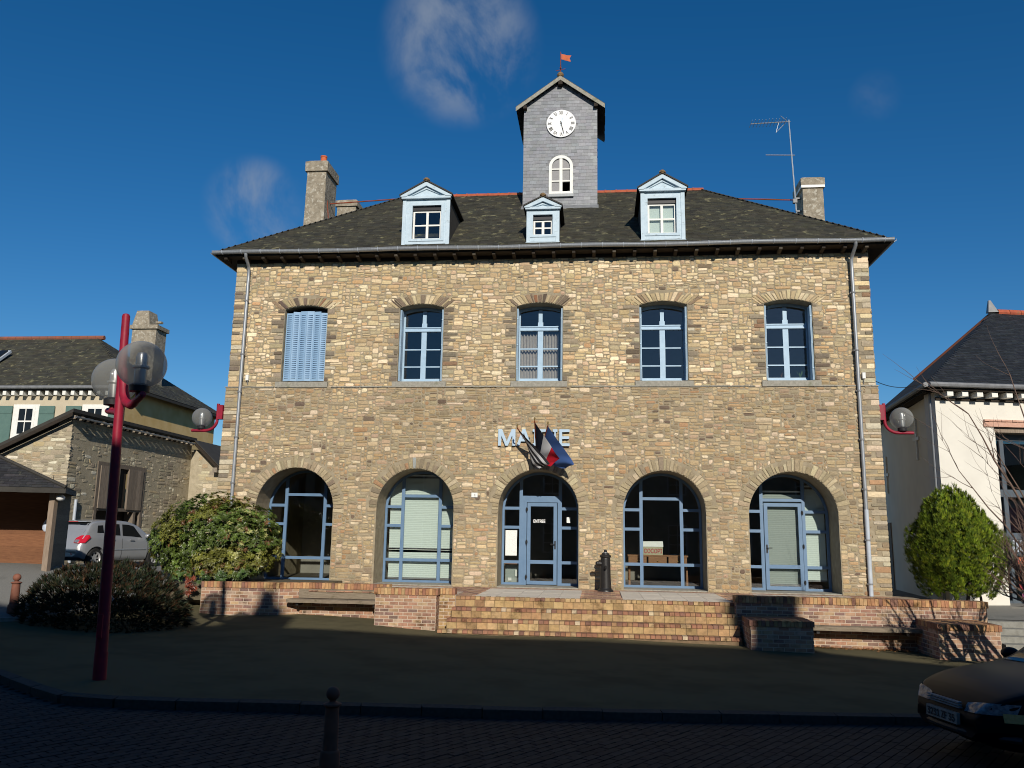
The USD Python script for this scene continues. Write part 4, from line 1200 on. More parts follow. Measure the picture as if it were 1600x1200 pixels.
road_z = lambda P: zgs(np.stack([np.clip(P[..., 0], -9, 9), np.clip(P[..., 1], -12, -9)], -1).reshape(-1, 2)).reshape(P.shape[:2]) - KZ
P = region(np.vstack([[(-40, -9.4)], KERB, [(40, -4)]]), [(-40, -40), (40, -40)], 140, 40, 0.0, road_z)
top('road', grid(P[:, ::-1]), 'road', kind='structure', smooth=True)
# kerb stones
kb = resample(KERB[1:], 0.72)
zz = zgs(kb)
KB = thing('kerb', 'low dark granite kerb along the front of the gravel square', 'kerb')
for i in range(len(kb) - 1):
    a, b = kb[i], kb[i + 1]
    t = (b - a) / np.linalg.norm(b - a); n = np.array([-t[1], t[0]])
    a2, b2 = a + t * 0.006, b - t * 0.006
    q = [a2 - n * 0.11, b2 - n * 0.11, b2 + n * 0.03, a2 + n * 0.03]
    zs = [zz[i], zz[i + 1], zz[i + 1], zz[i]]
    j = rng.uniform(-0.006, 0.006)
    part(KB, 'kerb_stone', hexa([(p[0], p[1], z - 0.3) for p, z in zip(q, zs)] + [(p[0], p[1], z + 0.012 + j - (0.015 if k < 2 else 0)) for k, (p, z) in enumerate(zip(q, zs))]), 'kerb')
kb2 = resample([(-9.2, -4.0), (-9.55, -6.2), (-9.95, -7.15), (-11.2, -8.2), (-14.5, -9.6)], 0.8)
z2 = zgs(kb2)
KB2 = thing('kerb', 'pale kerb dividing the left driveway from the square', 'kerb')
for i in range(len(kb2) - 1):
    a, b = kb2[i], kb2[i + 1]
    t = (b - a) / np.linalg.norm(b - a); n = np.array([-t[1], t[0]])
    q = [a + t * .004 - n * 0.07, b - t * .004 - n * 0.07, b - t * .004 + n * 0.07, a + t * .004 + n * 0.07]
    zs = [z2[i], z2[i + 1], z2[i + 1], z2[i]]
    part(KB2, 'kerb_stone', hexa([(p[0], p[1], z - 0.3) for p, z in zip(q, zs)] + [(p[0], p[1], z + 0.06) for p, z in zip(q, zs)]), 'concrete')
# block paving of the road in front: the biggest in view one by one, the others joined
pv = []
ca, sa = math.cos(math.radians(-33)), math.sin(math.radians(-33))
from shapely import prepare as _prep
road_poly = Polygon(np.vstack([KERB[2:13] - [0, 0.16], [(6.0, -19), (-9, -19)]]))
_prep(road_poly)
for i in range(-130, 131):
    for j in range(-70, 71):
        u, v = i * 0.105, (j + 0.5 * (i % 2)) * 0.21
        x, y = -2.5 + u * ca - v * sa, -14.5 + u * sa + v * ca
        if road_poly.contains(Point(x, y)) and -19 < y:
            d = math.hypot(x - CAM_POS[0], y - CAM_POS[1])
            pv.append((d, x, y))
pv.sort()
zr = road_z(np.array([[(p[1], p[2]) for p in pv]]))[0]
PAVE = thing('block_paving', 'dark block paving of the road in the foreground shade', 'paving', kind='structure')
prs = []
for k, (d, x, y) in enumerate(pv):
    c = [(-.05, -.1025), (.05, -.1025), (.05, .1025), (-.05, .1025)]
    q = [(x + a * ca - b * sa, y + a * sa + b * ca) for a, b in c]
    h = zr[k] + 0.012 + rng.uniform(-0.002, 0.003)
    m = hexa([(*p, zr[k] - 0.02) for p in q] + [(*((np.array(p) - (x, y)) * 0.95 + (x, y)), h) for p in q])
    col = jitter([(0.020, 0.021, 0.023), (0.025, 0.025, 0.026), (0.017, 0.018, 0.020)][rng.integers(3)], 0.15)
    prs.append((m, col))
vis = [k for k, (d, x, y) in enumerate(pv) if (np.dot(np.array([x, y, -0.8]) - CAM_POS, CAM_U) / np.dot(np.array([x, y, -0.8]) - CAM_POS, CAM_F)) > -0.46
       and abs(np.dot(np.array([x, y, -0.8]) - CAM_POS, CAM_R) / np.dot(np.array([x, y, -0.8]) - CAM_POS, CAM_F)) < 0.61]
solo = set(vis[:300])
for k in solo:
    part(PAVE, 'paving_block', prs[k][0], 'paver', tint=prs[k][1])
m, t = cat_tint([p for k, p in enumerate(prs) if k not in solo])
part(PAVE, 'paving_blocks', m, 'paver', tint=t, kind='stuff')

# ------------------------------------------------------------------ terrace, steps and brick walls
PAL_B = [((0.36, 0.205, 0.135), 4), ((0.39, 0.25, 0.16), 4), ((0.31, 0.175, 0.125), 3.5), ((0.25, 0.155, 0.125), 2.4), ((0.44, 0.305, 0.185), 2), ((0.205, 0.135, 0.11), 1.3), ((0.40, 0.285, 0.21), 2)]
PAL_CAP = [((0.37, 0.19, 0.10), 4), ((0.44, 0.26, 0.125), 4.5), ((0.31, 0.155, 0.095), 3.5), ((0.48, 0.32, 0.16), 2.5), ((0.23, 0.125, 0.09), 1.8)]
PAL_Y = [((0.42, 0.285, 0.14), 5), ((0.37, 0.245, 0.125), 4), ((0.47, 0.335, 0.175), 3), ((0.34, 0.205, 0.11), 1.4)]
TER = thing('terrace', 'terrace of pale slabs and brick bands before the arches', 'terrace', kind='structure')
tp = Polygon([(-9.0, 0.6), (-9.0, -2.3), (-1.6, -2.3), (-1.6, -3.38), (4.58, -3.38), (4.58, -3.34), (9.7, -3.34), (9.6, 0.6)])
part(TER, 'terrace_bed', zext(tp, -1.4, -0.022), 'terrace_bed')
cen = [(a + b) / 2 for a, b in ARCH]
bands = []
for i, c in enumerate(cen):
    x0, x1 = c - 1.20, c + 1.20
    y0, y1 = (-3.28, -0.42) if 1 < i else (-2.6, -0.42)
    if i == 0:
        continue
    n, mrow = 5, 6
    for a in range(n):
        for b in range(mrow):
            xa, xb = x0 + (x1 - x0) * a / n, x0 + (x1 - x0) * (a + 1) / n
            ya, yb = y0 + (y1 - y0) * b / mrow, y0 + (y1 - y0) * (b + 1) / mrow
            h = rng.uniform(-0.0015, 0.0015)
            part(TER, 'paving_slab', box(xa + .004, xb - .004, ya + .004, yb - .004, -0.03, 0.0 + h), 'tile_pale')
    bands.append((x0, x1, y0, y1))
prs = []
blocked = [sbox(x0 - 0.03, y0 - 0.03, x1 + 0.03, y1 + 0.03) for x0, x1, y0, y1 in bands]
blk = unary_union(blocked)
yy = -3.35
while yy < -0.05:
    xx = -2.9 if yy < -2.7 else -5.3
    xx += 0.11 * (int(round(yy / 0.11)) % 2)
    while xx < 9.0:
        if not blk.contains(Point(xx + .1, yy + .05)) and not (xx > 4.5 and yy < -3.4):
            prs.append((box(xx, xx + .21, yy, yy + .098, -0.03, rng.uniform(-0.004, 0.0)), pick(PAL_B)))
        xx += 0.22
    yy += 0.11
m, t = cat_tint(prs)
part(TER, 'band_bricks', m, 'brick', tint=t, label='brick bands between the slabs', kind='stuff')


def bricks_on(T, origin, U, length, z0, z1, bw=0.215, bh=0.078, pal=PAL_B, joint=0.017, proud=0.006, depth=0.05, name='brick', stagger=True, seed=0, ends=True):
    """lays single bricks on a wall face: origin (x, y), U = direction along the face; outward is to the right of U"""
    U = np.asarray(U, float) / np.linalg.norm(U)
    Nn = np.array([U[1], -U[0]])
    rows = max(int(round((z1 - z0) / bh)), 1)
    h = (z1 - z0) / rows
    for r_ in range(rows):
        x = -(bw / 2 if (r_ % 2 and stagger) else 0)
        while x < length - 0.02:
            a, b = max(x, 0), min(x + bw, length)
            x += bw
            if b - a < 0.03:
                continue
            a, b = a + joint / 2, b - joint / 2
            p = proud + rng.uniform(-0.003, 0.004)
            zz0, zz1 = z0 + r_ * h + joint / 2, z0 + (r_ + 1) * h - joint / 2
            o = np.asarray(origin, float)
            q = [o + U * a + Nn * p, o + U * b + Nn * p, o + U * b - Nn * depth, o + U * a - Nn * depth]
            part(T, name, hexa([(*c, zz0) for c in q] + [(*c, zz1) for c in q]), 'brick', tint=pick(pal))


def cap_row(T, origin, U, length, zc, h=0.135, w=0.078, depth=0.24, over=0.03, pal=PAL_CAP):
    """bricks on edge along the top of a wall"""
    U = np.asarray(U, float) / np.linalg.norm(U)
    Nn = np.array([U[1], -U[0]])
    n = max(int(round(length / w)), 1)
    s = length / n
    for i in range(n):
        a, b = i * s + 0.004, (i + 1) * s - 0.004
        o = np.asarray(origin, float)
        p = over + rng.uniform(-0.004, 0.004)
        hh = rng.uniform(-0.004, 0.004)
        q = [o + U * a + Nn * p, o + U * b + Nn * p, o + U * b - Nn * depth, o + U * a - Nn * depth]
        part(T, 'coping_brick', hexa([(*c, zc) for c in q] + [(*c, zc + h + hh) for c in q]), 'brick', tint=pick(pal))


def core(T, poly, z0, z1, mat='brick_joint'):
    part(T, 'mortar_core', zext(Polygon(poly), z0, z1), mat)


GB = lambda x, y: zg(x, y) - 0.02
# left planter wall with the bench recess and the end pier
LW = thing('planter_wall', 'low brick planter wall below the big green shrub, ending in a pier by the steps', 'wall')
core(LW, [(-7.9, -2.9), (-5.95, -2.9), (-5.55, -2.62), (-3.33, -2.62), (-3.33, -3.9), (-1.95, -3.9), (-1.95, -3.52), (-1.58, -3.52), (-1.58, -2.4), (-7.9, -2.4)], -1.2, 0.03)
gl = -0.60
bricks_on(LW, (-7.9, -2.9), (1, 0), 1.95, gl, 0.03)
bricks_on(LW, (-5.95, -2.9), (0.4, 0.28), math.hypot(.4, .28), gl, 0.03)
bricks_on(LW, (-5.55, -2.62), (1, 0), 2.22, gl - 0.03, 0.03)
bricks_on(LW, (-3.33, -3.9), (1, 0), 1.38, -0.72, 0.03)
bricks_on(LW, (-1.95, -3.9), (0, 1), 0.38, -0.72, 0.03)
bricks_on(LW, (-1.95, -3.52), (1, 0), 0.37, -0.72, 0.03, pal=PAL_Y)
bricks_on(LW, (-3.33, -2.63), (0, -1), 1.27, -0.68, 0.03)
bricks_on(LW, (-7.9, -1.6), (0, -1), 1.3, gl, 0.03)
cap_row(LW, (-7.9, -2.9), (1, 0), 1.95, 0.032)
cap_row(LW, (-5.95, -2.9), (0.4, 0.28), math.hypot(.4, .28), 0.032)
cap_row(LW, (-5.55, -2.62), (1, 0), 2.22, 0.032)
cap_row(LW, (-3.36, -3.9), (1, 0), 1.41, 0.034, depth=0.42)
cap_row(LW, (-1.95, -3.9), (0, 1), 0.36, 0.036, depth=0.16)
cap_row(LW, (-1.95, -3.52), (1, 0), 0.37, 0.033)
part(LW, 'soil', zext(Polygon([(-7.7, -2.66), (-5.95, -2.66), (-5.6, -2.4), (-5.3, -0.06), (-8.95, -0.06), (-8.95, -2.66)]), -0.3, 0.09), 'earth')

# steps
ST = thing('brick_steps', 'broad flight of yellow and red brick steps up to the terrace', 'steps')
edges = [(-3.50, 0.0), (-3.76, -0.222), (-4.02, -0.44), (-4.26, -0.655)]
sx0, sx1 = [-1.58, -1.62, -1.68, -1.84], [4.62] * 4
for k, (ye, zt) in enumerate(edges):
    xl_, xr_ = sx0[k], sx1[k]
    yb_ = (edges[k - 1][0] - 0.0) if k else -3.3
    part(ST, 'step_core', box(xl_, xr_, ye + 0.012, yb_ + (0.02 if k else 0) , -1.2 - 0.001 * k, zt - 0.008), 'step_joint')
    # nosing course
    n = int(round((xr_ - xl_) / 0.112))
    s = (xr_ - xl_) / n
    red = [((0.30, 0.15, 0.095), 5), ((0.36, 0.205, 0.11), 3), ((0.44, 0.30, 0.165), 2.4), ((0.23, 0.125, 0.09), 2), ((0.56, 0.45, 0.31), 0.8)]
    for i in range(n):
        a, b = xl_ + i * s + 0.006, xl_ + (i + 1) * s - 0.006
        h = rng.uniform(-0.004, 0.003)
        part(ST, 'nosing_brick', box(a, b, ye - 0.018 + rng.uniform(-.004, .004), yb_ - 0.012 if k else -3.29, zt - 0.066, zt + h), 'brick', tint=pick(PAL_Y if k == 0 and rng.random() < 0.7 else red))
    if k < 3:
        n = int(round((xr_ - xl_) / 0.222))
        s = (xr_ - xl_) / n
        for i in range(n):
            a, b = xl_ + i * s + 0.006, xl_ + (i + 1) * s - 0.006
            part(ST, 'riser_brick', box(a, b, ye + 0.0 + rng.uniform(-.003, .003), ye + 0.06, edges[k + 1][1] + 0.006, zt - 0.074), 'brick', tint=pick(PAL_Y) * (0.8 if i % 7 == 2 else 1.0))

# right wall, its two piers
RW = thing('brick_wall', 'long low brick wall right of the steps', 'wall')
core(RW, [(4.60, -3.72), (9.72, -3.78), (9.72, -3.36), (4.60, -3.36)], -1.3, 0.03)
bricks_on(RW, (4.60, -3.72), (5.12, -0.06), 5.12, -0.87, 0.03)
bricks_on(RW, (4.60, -3.37), (0, -1), 0.35, -0.80, 0.03)
bricks_on(RW, (9.72, -3.78), (0, 1), 0.42, -0.87, 0.03)
cap_row(RW, (4.57, -3.72), (5.12, -0.06), 5.18, 0.032, depth=0.33)
P1 = thing('brick_pier', 'low shaded brick pier at the left end of the right-hand bench', 'pier')
core(P1, [(4.70, -4.85), (5.92, -4.85), (5.92, -3.74), (4.70, -3.74)], -1.3, -0.345)
bricks_on(P1, (4.70, -4.85), (1, 0), 1.22, -0.83, -0.345)
bricks_on(P1, (5.92, -4.85), (0, 1), 1.1, -0.84, -0.345)
bricks_on(P1, (4.70, -3.75), (0, -1), 1.1, -0.82, -0.345)
cap_row(P1, (4.67, -4.85), (1, 0), 1.28, -0.343, h=0.11, depth=0.5)
cap_row(P1, (5.95, -4.33), (0, 1), 0.58, -0.343, h=0.11, depth=1.25, over=0.0)
P2_ = thing('brick_pier', 'sunlit brick pier at the right end of the right-hand bench', 'pier')
core(P2_, [(8.27, -4.98), (9.42, -4.98), (9.42, -3.80), (8.27, -3.80)], -1.3, -0.315)
bricks_on(P2_, (8.27, -4.98), (1, 0), 1.15, -0.90, -0.315)
bricks_on(P2_, (9.42, -4.98), (0, 1), 1.17, -0.90, -0.315)
bricks_on(P2_, (8.27, -3.81), (0, -1), 1.17, -0.90, -0.315)
cap_row(P2_, (8.24, -4.98), (1, 0), 1.21, -0.313, h=0.115, depth=0.5)
cap_row(P2_, (9.42, -4.46), (0, 1), 0.62, -0.313, h=0.115, depth=1.17, over=0.02)


def bench(name, label, x0, x1, y0, y1, z, th, n=2):
    B = thing(name, label, 'bench')
    w = (y1 - y0) / n
    for i in range(n):
        a, b = y0 + i * w, y0 + (i + 1) * w - 0.012
        xs_ = np.linspace(x0, x1, 8)
        vs = []
        P = np.array([[(x, yy_ + rng.uniform(-.004, .004), z + rng.uniform(-.004, .004)) for yy_ in (a, b)] for x in xs_])
        part(B, 'seat_plank', thick(P, np.array([0, 0, -th])), 'bench_wood')
    for x in (x0 + 0.25, x1 - 0.25):
        part(B, 'bracket', box(x - 0.03, x + 0.03, y0 + 0.06, y1, z - th - 0.07, z - th - 0.002), 'black_iron')
    return B


bench('bench', 'weathered plank bench in the recess of the left planter wall', -5.72, -3.35, -3.04, -2.66, -0.195, 0.075)
part('/World/bench', 'back_board', box(-5.55, -3.34, -2.66, -2.632, -0.185, 0.025), 'bench_wood')
bench('bench', 'weathered plank bench between the two right-hand brick piers', 5.95, 8.25, -4.16, -3.80, -0.385, 0.085)
# dry leaves swept against the foot of the right wall
lv = []
for k in range(260):
    x, y = rng.uniform(6.0, 8.1), -3.86 - abs(rng.normal(0, 0.09))
    z = zg(x, y) + rng.uniform(0.0, 0.035)
    a, s = rng.uniform(0, 6.28), rng.uniform(0.02, 0.045)
    c, q = math.cos(a), math.sin(a)
    lv.append((np.array([(x + s * c, y + s * q, z + rng.uniform(0, .02)), (x - s * q * .6, y + s * c * .6, z), (x - s * c, y - s * q, z + rng.uniform(0, .02)), (x + s * q * .6, y - s * c * .6, z + .01)]), np.array([(0, 1, 2), (0, 2, 3)])))
top('fallen_leaves', cat(lv), 'leaf_dry', 'brown fallen leaves at the foot of the wall below the right bench', 'leaves', kind='stuff')
# small concrete steps to the pavement at the far right
CS = thing('concrete_steps', 'small concrete steps at the right edge beside the end of the brick wall', 'steps')
for k in range(4):
    z = -0.36 - 0.13 * k
    part(CS, 'step', box(10.15 + 0.05 * k, 12.6, -2.2 - 0.33 * k, -1.7, -1.3, z), 'concrete')
P = region([(9.55, 9), (30, 9)], [(9.75, -1.9), (30, -1.9)], 20, 20, 0, lambda P: -0.345 + 0.055 * np.clip(P[..., 1] + 1.5, 0, 3) + P[..., 0] * 0)
top('pavement', grid(P[:, ::-1]), 'asphalt', kind='structure', smooth=True)

# ------------------------------------------------------------------ bollards
def bollard(name, label, loc, h=0.79, mat='bollard_red', s=1.0):
    b = thing(name, label, 'bollard', loc, group='ball-topped bollards')
    k = h / 0.79
    part(b, 'base', lathe([(0, -0.15), (0.118 * s, -0.15), (0.118 * s, 0.0), (0.112 * s, 0.16 * k), (0.096 * s, 0.18 * k), (0.0, 0.18 * k)], 20), mat, smooth=35)
    part(b, 'shaft', lathe([(0, 0.17 * k), (0.088 * s, 0.18 * k), (0.078 * s, 0.585 * k), (0.0, 0.59 * k)], 20), mat, smooth=35)
    part(b, 'collar', lathe([(0, 0.586 * k), (0.082 * s, 0.586 * k), (0.104 * s, 0.605 * k), (0.104 * s, 0.618 * k), (0.07 * s, 0.63 * k), (0.038 * s, 0.64 * k), (0.036 * s, 0.67 * k), (0, 0.675 * k)], 20), mat, smooth=35)
    part(b, 'ball', sphere((0, 0, 0.715 * k), 0.078 * s, 3), mat, smooth=True)
    return b


bollard('bollard', 'red-brown ball-topped bollard beside the left driveway, partly sunlit', (-10.30, -6.19, zg(-10.3, -6.19)))
bollard('bollard', 'dark ball-topped bollard standing in the foreground shade on the block paving', (-0.86, -14.55, zg(-0.86, -12) - KZ), h=0.74, s=0.82)

# ------------------------------------------------------------------ cast-iron fountain post
PU = thing('fountain_post', 'black cast-iron water post with side knob right of the entrance', 'water post', (1.82, -0.62, 0.0))
part(PU, 'foot', lathe([(0, 0), (0.205, 0), (0.20, 0.03), (0.165, 0.06), (0.15, 0.09), (0, 0.09)], 28), 'black_iron', smooth=35)
part(PU, 'column', lathe([(0, 0.085), (0.145, 0.09), (0.135, 0.35), (0.125, 0.80), (0.12, 0.84), (0.145, 0.86), (0.148, 0.90), (0.12, 0.925), (0, 0.93)], 28), 'black_iron', smooth=35)
part(PU, 'cap', lathe([(0, 0.92), (0.105, 0.925), (0.09, 0.96), (0.055, 0.975), (0.04, 1.0), (0.045, 1.02), (0.03, 1.045), (0, 1.05)], 20), 'black_iron', smooth=35)
part(PU, 'cap_ring', lathe([(0.04, 0.972), (0.06, 0.972), (0.06, 0.985), (0.04, 0.985)], 16), 'alu_dull', smooth=35)
part(PU, 'side_knob', cat([tube([(-0.10, -0.02, 0.70), (-0.19, -0.03, 0.70)], [0.06, 0.05], 12), sphere((-0.20, -0.03, 0.70), 0.06, 2)]), 'black_iron', smooth=40)
part(PU, 'spout', tube([(0.0, -0.11, 0.62), (0.0, -0.19, 0.62), (0.0, -0.23, 0.57)], [0.035, 0.03, 0.026], 10), 'black_iron', smooth=40)

# ------------------------------------------------------------------ street lamps
def globe(T, c, r):
    part(T, 'globe', sphere(c, r, 4), 'globe', smooth=True)
    b = (c[0], c[1], c[2] - r)
    part(T, 'globe_seat', lathe([(0, -0.06), (r * 0.40, -0.05), (r * 0.42, 0.03), (r * 0.30, 0.06), (0, 0.06)], 18, b), 'black_plain', smooth=40)
    part(T, 'reflector', lathe([(0, 0.05), (r * 0.25, 0.05), (r * 0.25, r * 0.80), (r * 0.34, r * 0.86), (r * 0.34, r * 0.94), (r * 0.24, r * 0.98), (r * 0.24, r * 1.35), (r * 0.18, r * 1.5), (0, r * 1.52)], 20, b), 'alu', smooth=40)


LX, LY = -5.03, -11.56
LPZ = zg(LX, LY)
LP = thing('street_lamp', 'tall crimson street lamp with two smoky globes at the left front', 'street lamp', (LX, LY, LPZ), group=None)
HL = 4.46 - LPZ
LEAN = lambda z: -0.030 * z - 0.0 * z        # the post leans a little to the left
part(LP, 'post', tube([(LEAN(z), 0, z) for z in (-0.2, 0.0, 0.35, 0.36, 1.6, 2.9, HL - 0.04, HL - 0.012, HL)], [0.088, 0.088, 0.086, 0.080, 0.074, 0.067, 0.055, 0.045, 0.02], 20), 'red_paint', smooth=40)
part(LP, 'access_door', hexa([(-0.05, -0.092, 0.55), (0.02, -0.092, 0.55), (0.02, -0.05, 0.55), (-0.05, -0.05, 0.55), (-0.055, -0.090, 0.85), (0.015, -0.090, 0.85), (0.015, -0.05, 0.85), (-0.055, -0.05, 0.85)]), 'red_paint')
GR = 0.327
for s, (dx, dy), gz_ in ((1, (0.44, -0.47), 3.60), (-1, (-0.50, 0.46), 3.56)):
    L_ = math.hypot(dx, dy)
    ux, uy = dx / L_, dy / L_
    zb = gz_ - GR - LPZ - 0.18
    lx_ = LEAN(zb + 0.3)
    pts = [(ux * a + lx_ * (1 - min(a / 0.3, 1)), uy * a, zb + h) for a, h in ((0.03, 0.55), (0.06, 0.34), (0.10, 0.16), (0.17, 0.04), (0.28, -0.01), (0.42, 0.0), (L_ * 0.8, 0.02), (L_ + 0.12, 0.05), (L_ + 0.22, 0.07), (L_ + 0.235, 0.072))]
    part(LP, 'arm', tube(pts, [0.05, 0.062, 0.07, 0.07, 0.062, 0.055, 0.05, 0.047, 0.045, 0.02], 14), 'red_paint', smooth=45)
    part(LP, 'stub', tube([(dx, dy, zb + 0.02), (dx, dy, zb + 0.15)], 0.045, 12), 'red_paint', smooth=40)
    globe(LP, (dx, dy, gz_ - LPZ), GR)


def wall_lamp(label, s, y, zc, r, reach):
    """bracket lamp on the side wall: s = -1 left, 1 right; zc globe centre"""
    X = s * 9.06
    T = thing('wall_lamp', label, 'wall lamp', (X, y, 0))
    zb = zc - r - 0.10
    part(T, 'wall_plate', box(min(0, s * 0.14), max(0, s * 0.14), -0.06, 0.06, zc - 0.05, zc + 0.36), 'red_paint')
    P = [(s * 0.16, 0, zc + 0.40), (s * 0.16, 0, zc - 0.05)] + [(s * (0.16 + 0.34 * (1 - math.cos(t))), 0, zb + 0.30 - 0.30 * math.sin(t)) for t in np.linspace(0.1, math.pi / 2, 7)] + [(s * (reach + 0.28), 0, zb)]
    part(T, 'bracket', tube(P, 0.042, 12), 'red_paint', smooth=45)
    part(T, 'stub', tube([(s * reach, 0, zb), (s * reach, 0, zb + 0.1)], 0.05, 10), 'red_paint', smooth=40)
    globe(T, (s * reach, 0, zc), r)
    return T


wall_lamp('crimson bracket lamp with smoky globe on the left side of the town hall', -1, -0.05, 4.56, 0.275, 0.62)
wall_lamp('crimson bracket lamp with clear globe on the right side of the town hall', 1, 0.15, 4.60, 0.29, 0.60)

# ------------------------------------------------------------------ lettering, plates, flags
SG = thing('lettering', 'pale blue raised letters MAIRIE on the stone front above the entrance', 'lettering', (-1.09, -0.10, 3.785))
x = 0.0
LET = dict(M=0.53, A=0.455, I=0.18, R=0.39, E=0.34)
for ch in "MAIRIE":
    tmh = meshkit.text_mesh(ch, 0.46, 0.035, bold=True)
    v = np.asarray(tmh.vertices).copy()
    v[:, 0] -= v[:, 0].min(); v[:, 1] -= v[:, 1].min()
    v[:, 1] *= 0.46 / v[:, 1].max()
    w = LET[ch] - 0.055
    v[:, 0] *= w / v[:, 0].max()
    part(SG, 'letter', (np.stack([x + v[:, 0], -v[:, 2], v[:, 1]], 1), np.asarray(tmh.faces)), 'letter_face')
    x += LET[ch] * 0.965
EN = thing('door_sign', 'white letters ENTREE on the glass of the entrance door', 'lettering')
tmh = meshkit.text_mesh("ENTREE", 0.085, 0.004, bold=True)
v = np.asarray(tmh.vertices).copy(); v[:, 0] -= (v[:, 0].min() + v[:, 0].max()) / 2; v[:, 0] *= 0.33 / np.ptp(v[:, 0])
part(EN, 'letters', (np.stack([-0.005 + v[:, 0], FY - 0.008 - v[:, 2], 1.735 + v[:, 1]], 1), np.asarray(tmh.faces)), 'dial_white')
NP = thing('number_plate', 'small white house-number plate left of the entrance arch', 'plate')
part(NP, 'plate', box(-1.80, -1.63, -0.085, -0.07, 2.38, 2.50), 'plate_white')
tmh = meshkit.text_mesh("1", 0.06, 0.003)
v = np.asarray(tmh.vertices)
part(NP, 'digit', (np.stack([-1.73 + v[:, 0], -0.086 - v[:, 2], 2.41 + v[:, 1]], 1), np.asarray(tmh.faces)), 'black_plain')
NB = thing('notice', 'white printed notice sheet behind the glass left of the entrance door', 'notice')
part(NB, 'sheet', box(-0.955, -0.63, FY + 0.02, FY + 0.024, 0.82, 1.52), 'paper_print')
NB2 = thing('notice', 'small white notice on the glass right of the entrance door', 'notice')
part(NB2, 'sheet', box(0.76, 0.86, FY + 0.022, FY + 0.026, 1.74, 1.90), 'paper')
for s, x in ((-1, -8.41), (1, 8.69)):
    JB = thing('junction_box', f'small pale box on the upper wall beside the {"left" if s < 0 else "right"} downpipe', 'junction box')
    part(JB, 'box', box(x - 0.04, x + 0.04, -0.10, -0.01, 5.64, 5.80), 'paper')
    part(JB, 'gland', tube([(x, -0.05, 5.64), (x, -0.05, 5.58), (x, 0.0, 5.5)], 0.012, 6), 'lead')

BK = thing('flag_holder', 'grey trident bracket for the flags over the entrance arch', 'flag holder', (-0.03, -0.06, 3.52))
part(BK, 'back_plate', cat([box(-0.16, 0.16, -0.035, 0.0, -0.05, 0.0)] + [hexa([(a - .035, -0.035, 0.002), (a + .035, -0.035, 0.002), (a + .035, 0, 0.002), (a - .035, 0, 0.002), (a * 1.5 - .02, -0.035, 0.2), (a * 1.5 + .02, -0.035, 0.2), (a * 1.5 + .02, 0, 0.2), (a * 1.5 - .02, 0, 0.2)]) for a in (-0.11, 0, 0.11)]), 'alu_dull')
for a in (-1, 0, 1):
    part(BK, 'socket', tube([(a * 0.10, -0.03, 0.03), (a * 0.16, -0.16, 0.16)], 0.022, 8), 'rust_red')


def flag(name, label, base, tip, along, drop, cols, bands, seed):
    """pole from base to tip; the cloth hangs from the outer half of the pole. bands: list of (fraction, material) across the fly"""
    base, tip = np.asarray(base, float), np.asarray(tip, float)
    T = thing(name, label, 'flag', base, group=None)
    d = tip - base
    part(T, 'pole', tube([(0, 0, 0), d], 0.016, 8), 'rust_red')
    part(T, 'finial', lathe([(0, 0), (0.022, 0.01), (0.012, 0.03), (0.028, 0.06), (0, 0.12)], 10, tuple(d)), 'brass')
    n, m = 26, 14
    r = np.random.default_rng(seed)
    S_, Tt = np.meshgrid(np.linspace(0, 1, n), np.linspace(0, 1, m), indexing='ij')       # S along fly, T down the hoist
    hoist0, hoist1 = d * 0.97, d * 0.12
    F0 = hoist0 + np.asarray(along, float)
    F1 = F0 + np.asarray(drop, float)
    # the cloth is gathered towards its fly end, which hangs low; the free edge sags
    P = (1 - S_)[..., None] * (hoist0 + (hoist1 - hoist0) * Tt[..., None]) + S_[..., None] * (F0 + (F1 - F0) * Tt[..., None])
    P[..., 2] -= 0.55 * S_ * (1 - S_) * Tt
    P[..., 0] -= 0.25 * S_ * (1 - S_) * Tt
    fold = 0.045 * np.sin(S_ * 7.5 + Tt * 5.0 + seed) * S_ + 0.02 * np.sin(S_ * 17 + Tt * 9 + seed * 2) * S_
    P[..., 1] += fold
    P[..., 2] += 0.4 * fold
    for f0, f1, t0, t1, mt, nm in bands:
        i0, i1 = int(round(f0 * (n - 1))), int(round(f1 * (n - 1)))
        j0, j1 = int(round(t0 * (m - 1))), int(round(t1 * (m - 1)))
        part(T, nm, thick(P[i0:i1 + 1, j0:j1 + 1], np.array([0, 0.004, 0.0])), mt, smooth=True)
    return T


bx, by_, bz = -0.03, -0.20, 3.66
flag('flag', 'black and white striped flag, the left one of three over the entrance', (bx - 0.13, by_, bz), (-0.50, -0.80, 4.19), (0.86, 0.15, -0.90), (-0.34, 0.20, -0.16), None,
     [(0, 1, k / 7, (k + 1) / 7, 'flag_white' if k % 2 else 'flag_black', 'stripe') for k in range(7)], 3)
flag('flag', 'blue, white and red flag in the middle over the entrance', (bx, by_, bz), (-0.03, -0.92, 4.36), (0.66, 0.12, -0.96), (-0.24, 0.25, -0.16), None,
     [(0, 0.36, 0, 1, 'flag_navy', 'blue_band'), (0.36, 0.68, 0, 1, 'flag_white', 'white_band'), (0.68, 1, 0, 1, 'flag_red', 'red_band')], 5)
flag('flag', 'blue starred flag, the right one of three over the entrance', (bx + 0.13, by_, bz), (0.32, -0.85, 4.26), (0.70, 0.15, -0.98), (-0.26, 0.25, -0.12), None,
     [(0, 1, 0, 1, 'flag_blue', 'cloth')], 9)

